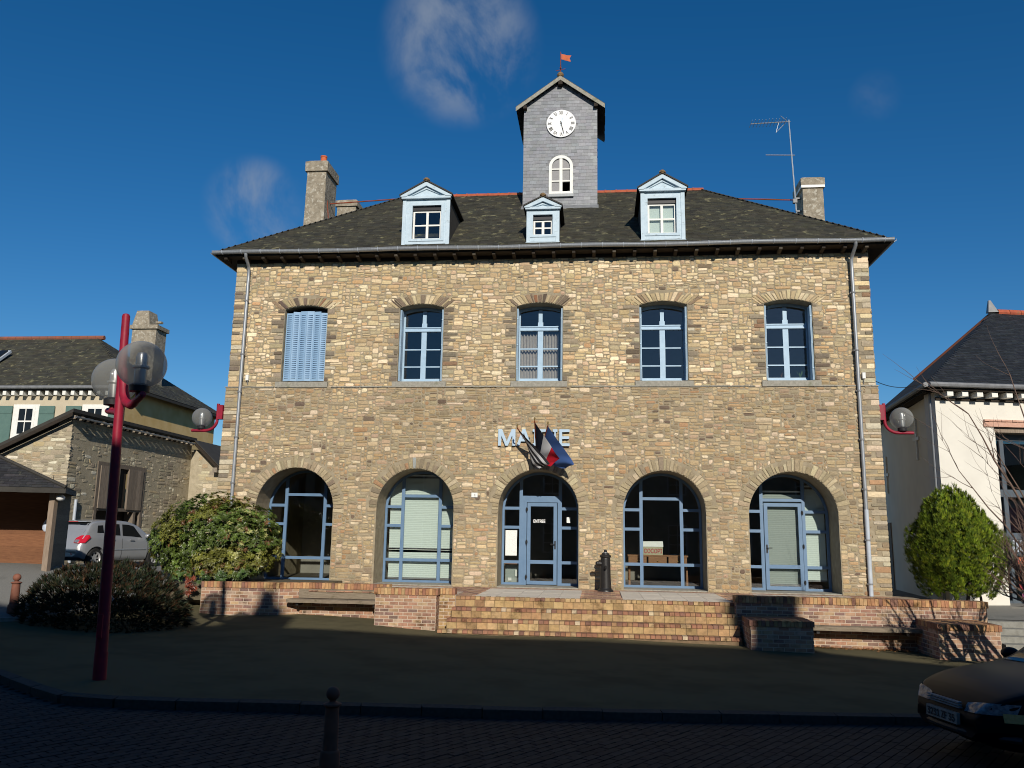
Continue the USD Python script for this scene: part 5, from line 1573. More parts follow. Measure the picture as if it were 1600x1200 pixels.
# ------------------------------------------------------------------ things seen behind the glass
def blind(label, x0, x1, z0, z1, y, mat, split=None):
    T = thing('window_blind', label, 'blind')
    n = int((z1 - z0) / 0.05)
    sl = []
    for k in range(n):
        z = z0 + k * (z1 - z0) / n
        sl.append(hexa([(x0, y - 0.012, z), (x1, y - 0.012, z), (x1, y - 0.008, z - 0.002), (x0, y - 0.008, z - 0.002), (x0, y - 0.003, z + 0.050), (x1, y - 0.003, z + 0.050), (x1, y + 0.002, z + 0.050), (x0, y + 0.002, z + 0.050)]))
    part(T, 'slats', cat(sl), mat, kind='stuff')
    part(T, 'bottom_rail', box(x0, x1, y - 0.02, y + 0.02, z0 - 0.045, z0 - 0.006), 'lead')
    part(T, 'head_rail', box(x0, x1, y - 0.03, y + 0.03, z1 + 0.06, z1 + 0.10), 'paper')
    return T


blind('pale green-white blind drawn behind the second arch from the left', -4.32, -2.42, 0.98, 2.95, FY + 0.16, 'blind')
blind('lower pale blind panel below the gap in the second arch from the left', -4.32, -2.42, 0.16, 0.86, FY + 0.17, 'blind')
blind('grey-green blind behind the glass of the right-hand door', 6.12, 7.16, 0.2, 2.6, FY + 0.14, 'blind_grey')
blind('bright pale blind beside the right-hand door', 7.24, 7.76, 0.32, 2.75, FY + 0.13, 'blind')
CT = thing('curtain', 'pair of pale net curtains in the middle upper window', 'curtain')
for x0, x1, z0, z1, nm in ((-0.58, -0.10, 5.75, 7.1, 'left_curtain'), (0.08, 0.52, 5.75, 7.1, 'right_curtain')):
    xs_ = np.linspace(x0, x1, 40)
    P = np.array([[(x, UY + 0.16 + 0.035 * math.sin(x * 70) + 0.01 * math.sin(z * 3), z) for z in np.linspace(z0, z1, 8)] for x in xs_])
    part(CT, 'drape', thick(P, np.array([0, 0.003, 0])), 'curtain', smooth=True)
for k, (px_, sz, pot_, lf) in enumerate(((6.72, 0.16, 'terracotta', (0.35, 0.15, 0.03)), (7.20, 0.26, 'granite', (0.10, 0.17, 0.06)))):
    T = thing('pot_plant', ['small orange-leaved pot plant on the sill of the right-hand upper window', 'taller green pot plant on the sill of the right-hand upper window'][k], 'pot plant', (px_, UY + 0.17, WZ0 + 0.05))
    part(T, 'pot', lathe([(0, 0), (0.05, 0), (0.07, 0.11), (0.075, 0.12), (0, 0.12)], 14), pot_, smooth=35)
    lv = []
    for q in range(34):
        a, h = rng.uniform(0, 6.28), rng.uniform(0.3, 1) * sz
        o = np.array([math.cos(a) * 0.6, math.sin(a) * 0.35, 1.2]) * h * rng.uniform(.6, 1)
        t = np.array([-math.sin(a), math.cos(a), 0]) * 0.012
        b0 = np.array([0, 0, 0.115])
        lv.append((np.array([b0 - t * .4, b0 + o * .5 - t, b0 + o, b0 + o * .5 + t]), np.array([(0, 1, 2), (0, 2, 3)])))
    part(T, 'leaves', cat(lv), 'leaf_rhodo', tint=lf)
part(HALL, 'window_shelf', box(6.25, 7.4, UY + 0.08, UY + 0.32, WZ0 - 0.02, WZ0 + 0.045), 'dark_wood')
DK = thing('desk', 'wooden desk with drawers behind the fourth arch', 'desk', (0, 0, 0))
part(DK, 'desk_top', box(2.45, 4.1, FY + 0.22, FY + 0.95, 0.86, 0.90), 'desk_wood')
for k, xx in enumerate((2.47, 3.02, 3.57)):
    part(DK, 'drawer', box(xx, xx + 0.5, FY + 0.23, FY + 0.8, 0.62, 0.855), 'desk_wood')
    part(DK, 'drawer_knob', sphere((xx + 0.25, FY + 0.215, 0.74), 0.02, 1), 'brass')
for xx in (2.47, 4.04):
    part(DK, 'leg', box(xx, xx + 0.05, FY + 0.24, FY + 0.9, 0.02, 0.618), 'desk_wood')
CB = thing('carton', 'cardboard carton with red lettering on the desk behind the fourth arch', 'carton', (0, 0, 0))
part(CB, 'body', box(2.88, 3.42, FY + 0.26, FY + 0.6, 0.902, 1.12), 'card')
part(CB, 'lid', hexa([(2.87, FY + 0.25, 1.125), (3.43, FY + 0.25, 1.125), (3.43, FY + 0.61, 1.125), (2.87, FY + 0.61, 1.125), (2.87, FY + 0.33, 1.27), (3.43, FY + 0.33, 1.28), (3.43, FY + 0.60, 1.28), (2.87, FY + 0.60, 1.27)]), 'paper')
tmh = meshkit.text_mesh("COCOPI", 0.115, 0.004, bold=True)
v = np.asarray(tmh.vertices).copy(); v[:, 0] -= v[:, 0].min(); v[:, 0] *= 0.50 / v[:, 0].max()
part(CB, 'lettering', (np.stack([2.90 + v[:, 0], FY + 0.258 - v[:, 2], 0.955 + v[:, 1]], 1), np.asarray(tmh.faces)), 'red_ink')
BX = thing('counter', 'low wooden counter with papers seen through the glass left of the entrance door', 'counter')
part(BX, 'top', box(-1.0, -0.5, FY + 0.3, FY + 0.7, 0.56, 0.60), 'desk_wood')
part(BX, 'body', box(-0.98, -0.52, FY + 0.34, FY + 0.68, 0.02, 0.558), 'blind_grey')
part(BX, 'paper', cat([box(-0.70, -0.62, FY + 0.30, FY + 0.335, 0.24, 0.42), box(-0.9, -0.8, FY + 0.30, FY + 0.335, 0.12, 0.2)]), 'paper')

# ------------------------------------------------------------------ weather vane and aerial
WV = thing('weather_vane', 'rust-red swallow-tailed weather vane on the ridge of the clock tower', 'weather vane', (tcx, TY0 - 0.02, 16.55))
part(WV, 'rod', tube([(0, 0, 0), (0, 0, 0.95)], [0.018, 0.012], 8), 'rust_red')
part(WV, 'cross_arm', cat([tube([(-0.16, 0.0, 0.26), (0.16, 0.0, 0.32)], 0.009, 6), tube([(0, -0.16, 0.29), (0, 0.16, 0.29)], 0.009, 6), sphere((0, 0, 0.36), 0.035, 2), sphere((0, 0, 0.44), 0.022, 2)]), 'rust_red')
fp = [(0.02, 0.88), (0.20, 0.82), (0.36, 0.80), (0.30, 0.70), (0.345, 0.57), (0.18, 0.62), (0.02, 0.68)]
part(WV, 'banner', fext(Polygon(fp), -0.004, 0.004), 'terracotta')
AT = thing('aerial', 'tall television aerial strapped to the right-hand chimney', 'aerial', (8.17, 4.3, 12.0))
part(AT, 'mast', tube([(0.05, 0, 0), (0.0, 0, 1.5), (-0.06, 0, 3.42)], [0.028, 0.026, 0.02], 8), 'alu_dull')
dv = np.array([-1.0, 0.10, 0.02])
b0 = np.array([-0.06, 0, 3.36])
part(AT, 'boom', tube([b0 + [0.05, 0, 0], b0 + dv * 1.25], 0.016, 6), 'alu_dull')
for k in range(11):
    c = b0 + dv * (0.12 + k * 0.112)
    part(AT, 'element', tube([c + [0.02, -0.18, 0.05], c + [-0.02, 0.18, -0.05]], 0.008, 5), 'alu_dull')
part(AT, 'reflector', cat([tube([b0 + dv * 0.30 + [0, -0.2, 0.12], b0 + dv * 0.06 + [0, 0, 0.03]], 0.010, 5), tube([b0 + dv * 0.33 + [0, 0, -.02], b0 + dv * 0.45 + [0, -.1, -.42]], 0.010, 5), tube([b0 + dv * 0.10 + [0, .1, .0], b0 + dv * 0.45 + [0, -.1, -.42]], 0.010, 5)]), 'alu_dull')
b1 = np.array([-0.03, 0, 2.15])
part(AT, 'lower_boom', tube([b1 + [0.12, 0, -0.02], b1 + [-0.82, 0.08, 0.06]], 0.014, 6), 'alu_dull')
part(AT, 'strap', cat([box(0.03, 0.2, -0.05, 0.05, 0.55, 0.6), box(0.03, 0.2, -0.05, 0.05, 0.1, 0.15), box(-0.05, 0.08, -.06, .06, 0.42, 0.55)]), 'lead')
CBL = thing('cable', 'thin black overhead cable from the right corner of the town hall', 'cable')
part(CBL, 'wire', tube([(9.03 + 1.9 * t, 0.1 + 2.2 * t, 5.60 + 0.30 * t - 0.5 * t * (1 - t)) for t in np.linspace(0, 1, 14)], 0.010, 5), 'cable')


# ------------------------------------------------------------------ planting
def leaf_quads(centres, dirs, ups, L, W, bend=0.15, r=None):
    """many pointed leaves as folded kites: two triangles each side of the midrib"""
    c, d, u = (np.asarray(a, float) for a in (centres, dirs, ups))
    d = d / np.linalg.norm(d, axis=1, keepdims=True)
    s = np.cross(d, u); s /= np.maximum(np.linalg.norm(s, axis=1, keepdims=True), 1e-6)
    nn = np.cross(s, d)
    L, W = np.asarray(L)[:, None], np.asarray(W)[:, None]
    a, tip = c, c + d * L - nn * L * bend
    m = c + d * L * 0.48 + nn * L * 0.05
    l, q = m + s * W - nn * W * -0.25, m - s * W - nn * W * -0.25
    n = len(c)
    v = np.stack([a, l, tip, q, m], 1).reshape(-1, 3)
    b = np.arange(n)[:, None] * 5
    f = np.concatenate([b + [0, 4, 1], b + [1, 4, 2], b + [0, 3, 4], b + [3, 2, 4]]).reshape(-1, 3)
    return v, f


def unit(n, r):
    v = r.normal(size=(n, 3))
    return v / np.linalg.norm(v, axis=1, keepdims=True)


def lumpy(dirs, seed, amp, fr):
    return 1 + amp * (meshkit.fbm(dirs * fr + 7.3, 3, seed) - 0.5) * 2


def rhodo():
    r = np.random.default_rng(71)
    T = thing('shrub', 'big rounded evergreen shrub with glossy green leaves in the left planter', 'shrub', (-8.22, -1.55, 0.05))
    C, R = np.array([0, 0, 0.98]), np.array([1.72, 1.0, 1.22])
    vs, cols = [], []
    F = []
    n = 0
    for layer, (cnt, k) in enumerate(((2100, 0.99), (1100, 0.85), (500, 0.68))):
        d = unit(cnt * 2, r)
        d = d[(d[:, 2] > -0.72)][:cnt]
        rad = lumpy(d, 4, 0.22, 2.2) * lumpy(d, 9, 0.14, 5.0)
        taper = np.where(d[:, 2] < 0, 1 + 0.10 * d[:, 2], 1.0)
        p = C + d * R * (rad * k * taper)[:, None]
        for i in range(len(p)):
            if p[i, 2] < 0.02 or (p[i, 1] > 1.30):
                continue
            out = d[i] / R; out /= np.linalg.norm(out)
            axis = out * 0.8 + np.array([0, 0, 0.45]) + r.normal(0, 0.25, 3)
            axis /= np.linalg.norm(axis)
            u, w = frame_at(axis)
            m = r.integers(7, 11)
            th = np.linspace(0, 2 * math.pi, m, endpoint=False) + r.uniform(0, 1)
            el = r.uniform(0.1, 0.75, m)
            dd = np.cos(el)[:, None] * (np.cos(th)[:, None] * u + np.sin(th)[:, None] * w) + np.sin(el)[:, None] * axis
            L = r.uniform(0.065, 0.125, m) * (1.0 if k > 0.9 else 1.15)
            v, f = leaf_quads(np.repeat(p[i][None], m, 0), dd, np.repeat(axis[None], m, 0), L, L * 0.17)
            patch = meshkit.noise(p[i][None] * 1.7, 3)[0]
            base = np.array((0.085, 0.125, 0.022)) if patch < 0.55 else np.array((0.16, 0.165, 0.03))
            if r.random() < 0.06:
                base = np.array((0.17, 0.085, 0.035))
            if p[i, 0] > 0.6 and r.random() < 0.10:
                base = np.array((0.33, 0.33, 0.12))
            vs.append(v); F.append(f + n); n += len(v)
            cols.append(np.repeat((base * r.uniform(0.6, 1.35))[None], len(v), 0))
    part(T, 'crown', (np.vstack(vs), np.vstack(F)), 'leaf_rhodo', tint=np.vstack(cols))
    st = []
    for k in range(16):
        a = r.uniform(0, 6.28)
        e = np.array([math.cos(a) * 1.3, math.sin(a) * .75, r.uniform(0.7, 1.7)])
        st.append(tube([(0.1 * math.cos(a), 0.1 * math.sin(a), -0.1), e * [0.4, 0.4, 0.45], e], [0.035, 0.022, 0.008], 6))
    part(T, 'stems', cat(st), 'bark')
    # a few sprays hanging over the coping
    vs, F, cols, n = [], [], [], 0
    for cx, cy, cz in ((-0.95, -1.33, 0.09), (-0.45, -1.36, 0.06), (0.05, -1.40, 0.0), (0.12, -1.42, -0.08), (-1.35, -1.25, 0.2), (0.75, -1.25, 0.22), (1.2, -1.1, 0.3), (-1.1, -1.3, 0.2), (-0.2, -1.3, 0.2), (0.4, -1.3, 0.2)):
        for q in range(9):
            m = 8
            p = np.array([cx, cy, cz]) + r.normal(0, 0.07, 3)
            axis = np.array([0, -0.8, 0.3]) + r.normal(0, .3, 3); axis /= np.linalg.norm(axis)
            u, w = frame_at(axis)
            th = np.linspace(0, 6.28, m, endpoint=False)
            dd = 0.9 * (np.cos(th)[:, None] * u + np.sin(th)[:, None] * w) + 0.4 * axis
            v, f = leaf_quads(np.repeat(p[None], m, 0), dd, np.repeat(axis[None], m, 0), r.uniform(.06, .11, m), np.full(m, 0.017))
            base = np.array((0.20, 0.05, 0.025)) if abs(cx - 0.1) < 0.06 else np.array((0.07, 0.12, 0.03))
            vs.append(v); F.append(f + n); n += len(v); cols.append(np.repeat((base * r.uniform(.7, 1.3))[None], len(v), 0))
    part(T, 'overhanging_sprays', (np.vstack(vs), np.vstack(F)), 'leaf_rhodo', tint=np.vstack(cols))


rhodo()


def spiky(name, label, cat_, loc, R, zc, cnt, mat, cols, seed, L=(0.10, 0.2), W=0.012, up=0.25, droop=0.0, shape=None, blades=5, amp=0.12, stems=None, stem_mat='bark', fr=2.5, ks=(1.0, 0.86, 0.7)):
    """a bush of feathery sprays: fans of narrow blades set over an uneven body"""
    r = np.random.default_rng(seed)
    T = thing(name, label, cat_, loc)
    R = np.asarray(R, float)
    vs, F, C_, n = [], [], [], 0
    for k, share in zip(ks, (0.55, 0.27, 0.18)):
        d = unit(int(cnt * share * 1.6), r)
        d = d[d[:, 2] > -0.8][:int(cnt * share)]
        rad = lumpy(d, seed, amp, fr) * lumpy(d, seed + 1, amp * 0.6, fr * 2.8) * k
        if shape is not None:
            rad = rad * shape(d)
        p = np.array([0, 0, zc]) + d * R * rad[:, None]
        ok = p[:, 2] > -0.02
        p, d = p[ok], d[ok]
        out = d / R; out /= np.linalg.norm(out, axis=1, keepdims=True)
        ax = out + [0, 0, up] + r.normal(0, 0.28, out.shape)
        ax /= np.linalg.norm(ax, axis=1, keepdims=True)
        side = np.cross(ax, out + r.normal(0, .4, out.shape)); side /= np.maximum(np.linalg.norm(side, axis=1, keepdims=True), 1e-5)
        ln = r.uniform(*L, len(p))
        cl = np.array([cols[q] for q in r.integers(0, len(cols), len(p))]) * r.uniform(0.6, 1.35, (len(p), 1)) * (0.75 + 0.5 * meshkit.noise(p * 2.2, seed))[:, None]
        for b in range(blades):
            f_ = (b - (blades - 1) / 2) / max(blades - 1, 1) * 2
            dd = ax + side * f_ * 0.75 + r.normal(0, 0.10, ax.shape)
            st = p + ax * (ln * 0.25 * abs(f_))[:, None] * 0
            v, f = leaf_quads(st, dd, out, ln * (1 - 0.3 * abs(f_)) * r.uniform(.8, 1.1, len(p)), np.full(len(p), W) * r.uniform(.8, 1.3, len(p)), bend=droop)
            vs.append(v); F.append(f + n); n += len(v)
            C_.append(np.repeat(cl, 5, 0))
    part(T, 'crown', (np.vstack(vs), np.vstack(F)), mat, tint=np.vstack(C_))
    if stems:
        for pts, rr in stems:
            part(T, 'stem', tube(pts, rr, 9), stem_mat, smooth=40)
    return T


spiky('juniper', 'low spreading dark juniper with russet tips left of the planter wall', 'shrub', (-8.55, -5.85, -0.58), (1.62, 1.2, 0.98), 0.22, 8000, 'leaf_juniper',
      [(0.012, 0.021, 0.008), (0.016, 0.025, 0.010), (0.055, 0.026, 0.011), (0.012, 0.018, 0.008), (0.036, 0.030, 0.011)], 81, L=(0.09, 0.19), W=0.009, up=0.3, blades=5, amp=0.16,
      shape=lambda d: 1 + 0.0 * d[:, 0], stems=[([(0, 0, -0.1), (0.2, 0, 0.25), (0.8, 0.1, 0.5)], [0.06, 0.04, 0.01]), ([(0, 0, -0.1), (-0.2, 0.1, 0.25), (-0.9, 0.1, 0.5)], [0.06, 0.04, 0.01])])
spiky('thuja', 'bright green egg-shaped thuja standing behind the right end of the brick wall', 'conifer', (10.62, -0.35, -0.30), (1.16, 0.88, 1.52), 1.58, 12000, 'leaf_thuja',
      [(0.125, 0.185, 0.012), (0.165, 0.22, 0.015), (0.09, 0.14, 0.010), (0.21, 0.245, 0.02), (0.06, 0.095, 0.010)], 83, L=(0.08, 0.17), W=0.010, up=1.6, blades=5, amp=0.12, fr=3.4,
      shape=lambda d: np.where(d[:, 2] > 0, 1 - 0.26 * np.sin(np.clip(d[:, 2], 0, 1) * 2.6) * np.where(d[:, 0] > 0, 1.05, 0.62), 1.0) * (1 + 0.06 * np.sin(np.arctan2(d[:, 1], d[:, 0]) * 11 + d[:, 2] * 2)),
      stems=[([(-0.05, 0, -0.3), (-0.12, -0.02, 0.3), (-0.2, 0, 1.2)], [0.06, 0.05, 0.02]), ([(0.12, 0.03, -0.3), (0.16, 0.02, 0.3), (0.3, 0, 1.2)], [0.055, 0.045, 0.02]), ([(0.55, 0.1, -0.3), (0.5, 0.1, 0.3), (0.4, 0.1, 1.0)], [0.04, 0.03, 0.02])])


def bare_tree():
    r = np.random.default_rng(97)
    T = thing('bare_tree', 'leafless young tree whose thin branches enter from the right edge', 'tree', (9.75, -7.35, zg(9.75, -7.3) - 0.05))

    tw = []
    big = []

    def grow(p, d, ln, rad, depth):
        n = 6
        pts = [p]
        dd = d.copy()
        for k in range(n):
            dd = dd + r.normal(0, 0.07, 3) + np.array([0, 0, 0.035])
            dd /= np.linalg.norm(dd)
            pts.append(pts[-1] + dd * ln / n)
        rr = np.linspace(rad, rad * 0.55 if depth < 4 else rad * 0.25, n + 1)
        (big if depth < 3 else tw).append((pts, rr))
        if depth >= 5:
            return
        kids = (3, 4, 4, 4, 3)[depth]
        for q in range(kids):
            t = r.uniform(0.45, 1.0) if q else 1.0
            i = min(int(t * n), n)
            u, w = frame_at(dd)
            a = r.uniform(0, 6.28)
            sp = r.uniform(0.35, 0.85) if q else 0.2
            nd = dd + sp * (math.cos(a) * u + math.sin(a) * w)
            nd /= np.linalg.norm(nd)
            grow(pts[i], nd, ln * r.uniform(0.58, 0.80), rad * (0.55 if depth else 0.6), depth + 1)

    grow(np.array([0.0, 0, 0]), np.array([-0.05, 0, 1.0]), 1.15, 0.10, 0)
    grow(np.array([0.28, 0.05, 0]), np.array([0.14, 0.05, 1.0]), 1.2, 0.085, 0)
    # the two leaders that lean into the picture
    def leader(p0, p1, rad):
        pts = [np.array(p0, float) + (np.array(p1, float) - p0) * t + r.normal(0, 0.02, 3) * (t * (1 - t) * 4) for t in np.linspace(0, 1, 9)]
        big.append((pts, np.linspace(rad, rad * 0.25, 9)))
        for q in range(6):
            i = r.integers(2, 9)
            d = (np.array(p1, float) - p0); d /= np.linalg.norm(d)
            nd = d * 0.7 + np.array([r.uniform(-1.0, 0.2), r.uniform(-.5, .5), r.uniform(-0.2, 0.7)])
            nd /= np.linalg.norm(nd)
            grow(pts[i], nd, r.uniform(0.5, 1.1), rad * 0.28, 4)
    leader((0.0, 0, 1.2), (-1.55, 0.1, 4.55), 0.036)
    leader((0.0, 0, 1.3), (-0.75, 0.2, 5.3), 0.030)
    leader((0.0, 0.05, 1.0), (-1.75, 0.2, 3.55), 0.026)
    leader((0.1, 0.05, 1.2), (-1.35, -0.3, 3.9), 0.024)
    part(T, 'trunk', cat([tube(p, q, 8) for p, q in big]), 'twig')
    part(T, 'twigs', cat([tube(p, q, 4, caps=False) for p, q in tw]), 'twig')


bare_tree()

# ------------------------------------------------------------------ cars
def make_car(name, label, loc, rot, spec, paint):
    """spec: length L, half width W, profile knots (x, top, belt) from tail (x=0) to nose (x=L)"""
    T = thing(name, label, 'car', loc, rot)
    L, Wd = spec['L'], spec['W']
    kx, kt, kb = (np.array(a, float) for a in zip(*spec['profile']))
    from scipy.interpolate import PchipInterpolator as PI
    top_f, belt_f = PI(kx, kt), PI(kx, kb)
    bx_, bz_ = zip(*spec['bottom'])
    bot_f = PI(bx_, bz_)
    px_, pw_ = zip(*spec['plan'])
    plan_f = PI(px_, pw_)
    xs = np.unique(np.concatenate([np.linspace(0, L, 60), np.linspace(0, 0.35, 12), np.linspace(L - 0.45, L, 14)]))

    def section(x):
        zt, zb_, z0, w = float(top_f(x)), float(belt_f(x)), float(bot_f(x)), float(plan_f(x)) * Wd
        zb_ = min(zb_, zt - 0.015)
        tum = (zt - zb_)
        wr = w * 0.96 - 0.30 * max(tum - 0.03, 0)
        cab = min(max((tum - 0.03) / 0.15, 0), 1)
        zr = zt - 0.055 * cab - 0.012
        pts = [(0, z0), (w * 0.80, z0), (w * 0.93, z0 + 0.05), (w * 0.975, z0 + 0.16), (w * 0.995, z0 + (zb_ - z0) * 0.42), (w * 1.0, z0 + (zb_ - z0) * 0.60), (w * 0.985, zb_ - 0.10), (w * 0.965, zb_ - 0.03), (w * 0.945, zb_),
               (w * 0.945 + (wr - w * 0.945) * 0.5, zb_ + (zr - zb_) * 0.5), (wr, zr), (wr * 0.95, zr + (zt - zr) * 0.55), (wr * 0.80, zt - 0.006), (wr * 0.4, zt + 0.008), (0, zt + 0.012)]
        return np.array(pts)
    half = np.array([section(x) for x in xs])
    full = np.concatenate([half, half[:, -2:0:-1] * [-1, 1]], 1)
    n, m = full.shape[:2]
    V = np.zeros((n, m, 3))
    V[..., 0] = xs[:, None]; V[..., 1] = full[..., 0]; V[..., 2] = full[..., 1]
    v = V.reshape(-1, 3)
    f = []
    for i in range(n - 1):
        for k in range(m):
            a, b, c, d = i * m + k, i * m + (k + 1) % m, (i + 1) * m + (k + 1) % m, (i + 1) * m + k
            f += [(a, c, b), (a, d, c)]
    v = np.vstack([v, [[xs[0], 0, full[0, :, 1].mean()], [xs[-1], 0, full[-1, :, 1].mean()]]])
    for k in range(m):
        f.append((len(v) - 2, k, (k + 1) % m))
        f.append((len(v) - 1, (n - 1) * m + (k + 1) % m, (n - 1) * m + k))
    import manifold3d as m3
    body = m3.Manifold(m3.Mesh(v.astype(np.float32), np.array(f, np.uint32)))
    ok = body.num_tri() > 0
    if ok and body.volume() < 0:
        body = m3.Manifold(m3.Mesh(v.astype(np.float32), np.array(f, np.uint32)[:, ::-1]))
    R_ = spec['R']
    for ax in spec['axles']:
        for s in (-1, 1):
            cyl = m3.Manifold.cylinder(0.34, R_ + 0.055, R_ + 0.055, 40).rotate([90, 0, 0]).translate([ax, 0.17 + s * (Wd - 0.08), R_])
            body = body - cyl
    part(T, 'body', body if body.num_tri() else (v, np.array(f)), paint, smooth=32)

    def glass_side(x0, x1, f0=0.12, f1=0.9, slant=(0, 0), nm='side_window'):
        for s in (-1, 1):
            P = []
            for a in np.linspace(0, 1, 14):
                row = []
                for b in np.linspace(f0, f1, 6):
                    xx = x0 + slant[0] * b + (x1 + slant[1] * b - x0 - slant[0] * b) * a
                    S_ = section(xx)
                    A, M_, B = S_[8], S_[9], S_[10]
                    q = A + (M_ - A) * b * 2 if b < 0.5 else M_ + (B - M_) * (b - 0.5) * 2
                    row.append((xx, s * (q[0] + 0.006), q[1] + 0.003))
                P.append(row)
            part(T, nm, grid(np.array(P)), 'car_glass', smooth=True)

    for w in spec['side_glass']:
        glass_side(*w)

    def screen(x0, x1, nm, f=0.86, inset0=0.0):
        P = []
        for a in np.linspace(0, 1, 12):
            xx = x0 + (x1 - x0) * a
            S_ = section(xx)
            wr = S_[10, 0]
            row = []
            for b in np.linspace(-1, 1, 13):
                y = b * wr * f
                z = np.interp(abs(y), S_[10:, 0][::-1], S_[10:, 1][::-1])
                sl_ = 0.006
                row.append((xx + (sl_ if x1 > x0 else -sl_), y, z + 0.007))
            P.append(row)
        part(T, nm, grid(np.array(P)), 'car_glass', smooth=True)
    screen(*spec['windscreen'], 'windscreen')
    if spec.get('rear_screen'):
        screen(*spec['rear_screen'], 'rear_window')
    # wheels
    for ax in spec['axles']:
        for s in (-1, 1):
            w_ = part(T, 'wheel', move((lambda vv: (np.stack([vv[0][:, 0], vv[0][:, 2], vv[0][:, 1]], 1), vv[1]))(lathe([(R_ * 0.66, -0.095), (R_ * 0.93, -0.095), (R_, -0.06), (R_, 0.06), (R_ * 0.93, 0.095), (R_ * 0.66, 0.095)], 36)), (ax, s * (Wd - 0.105), R_)), 'tyre', smooth=35)
            rim = [(lambda vv: (np.stack([vv[0][:, 0], vv[0][:, 2] * s, vv[0][:, 1]], 1), vv[1]))(lathe([(R_ * 0.60, 0.03), (R_ * 0.66, 0.09), (R_ * 0.70, 0.09), (R_ * 0.66, 0.02)], 36)),
                   (lambda vv: (np.stack([vv[0][:, 0], vv[0][:, 2] * s, vv[0][:, 1]], 1), vv[1]))(lathe([(0, 0.05), (R_ * .14, 0.055), (R_ * .15, 0.02), (0, 0.02)], 20))]
            for k in range(spec.get('spokes', 7)):
                a = 2 * math.pi * k / spec.get('spokes', 7)
                c, q = math.cos(a), math.sin(a)
                b8 = []
                for yy_ in (0.02, 0.055):
                    for rr_, ww in ((R_ * .10, .026), (R_ * .66, .018)):
                        b8 += [(rr_ * c - ww * q, yy_ * s, rr_ * q + ww * c), (rr_ * c + ww * q, yy_ * s, rr_ * q - ww * c)]
                b8 = np.array(b8)[[0, 1, 3, 2, 4, 5, 7, 6]]
                rim.append(hexa(b8))
            part(w_, 'rim', move(cat(rim), (ax, s * (Wd - 0.105), R_)), 'alu')
            part(w_, 'hub_dark', move((lambda vv: (np.stack([vv[0][:, 0], vv[0][:, 2] * s, vv[0][:, 1]], 1), vv[1]))(lathe([(0, 0.0), (R_ * .62, 0.0), (R_ * .62, 0.012), (0, 0.012)], 24)), (ax, s * (Wd - 0.105), R_)), 'black_plain')

    def skin(x0, x1, i0, i1, f0, f1, off, nm, mat, sides=(-1, 1), ns=10, nb=5, label=None):
        """a panel that follows the body skin between profile points i0+f0 and i1+f1"""
        for s in sides:
            P = []
            for xx in np.linspace(x0, x1, ns):
                S_ = section(xx)
                idx = np.linspace(i0 + f0, i1 + f1, nb)
                y = np.interp(idx, np.arange(len(S_)), S_[:, 0]); z = np.interp(idx, np.arange(len(S_)), S_[:, 1])
                P.append(np.stack([np.full(nb, xx), s * (y + off), z], 1))
            part(T, nm, grid(np.array(P)), mat, smooth=True, label=label)
    return T, section, skin


HATCH = dict(L=4.03, W=0.86, R=0.305, axles=(0.62, 3.20), spokes=7,
             profile=[(0.0, 0.62, 0.55), (0.06, 0.80, 0.70), (0.16, 0.98, 0.90), (0.30, 1.16, 0.985), (0.52, 1.40, 0.985), (0.75, 1.455, 0.975), (1.4, 1.485, 0.95), (2.0, 1.47, 0.92), (2.45, 1.36, 0.90), (2.95, 1.05, 0.88), (3.10, 0.985, 0.87), (3.5, 0.90, 0.84), (3.85, 0.76, 0.70), (4.03, 0.56, 0.5)],
             bottom=[(0, 0.36), (0.15, 0.27), (0.5, 0.22), (3.6, 0.20), (3.9, 0.24), (4.03, 0.32)],
             plan=[(0, 0.80), (0.08, 0.90), (0.25, 0.965), (0.7, 1.0), (3.2, 0.99), (3.6, 0.95), (3.85, 0.85), (4.03, 0.62)],
             side_glass=[(0.62, 0.93, 0.25, 0.8, (0.12, 0.0), 'quarter_window'), (1.02, 1.62, 0.12, 0.88, (0.03, 0.03)), (1.72, 2.66, 0.12, 0.88, (0.05, -0.42))], windscreen=(3.0, 2.32), rear_screen=(0.20, 0.56))
hd = np.array([0.20, 0.98]); hd /= np.linalg.norm(hd)
rear_axle = np.array([-13.849, 2.152]) + np.array([-hd[1], hd[0]]) * 0.86
org = rear_axle - hd * 0.62
CAR, sec, skin = make_car('car', 'silver hatchback parked beside the timber shed, seen from behind', (org[0], org[1], 0.162), math.degrees(math.atan2(hd[1], hd[0])), HATCH, 'car_silver')
def hull_of(pts, r):
    import manifold3d as m3
    return m3.Manifold.batch_hull([m3.Manifold.sphere(r, 12).translate([float(c) for c in p]) for p in pts])


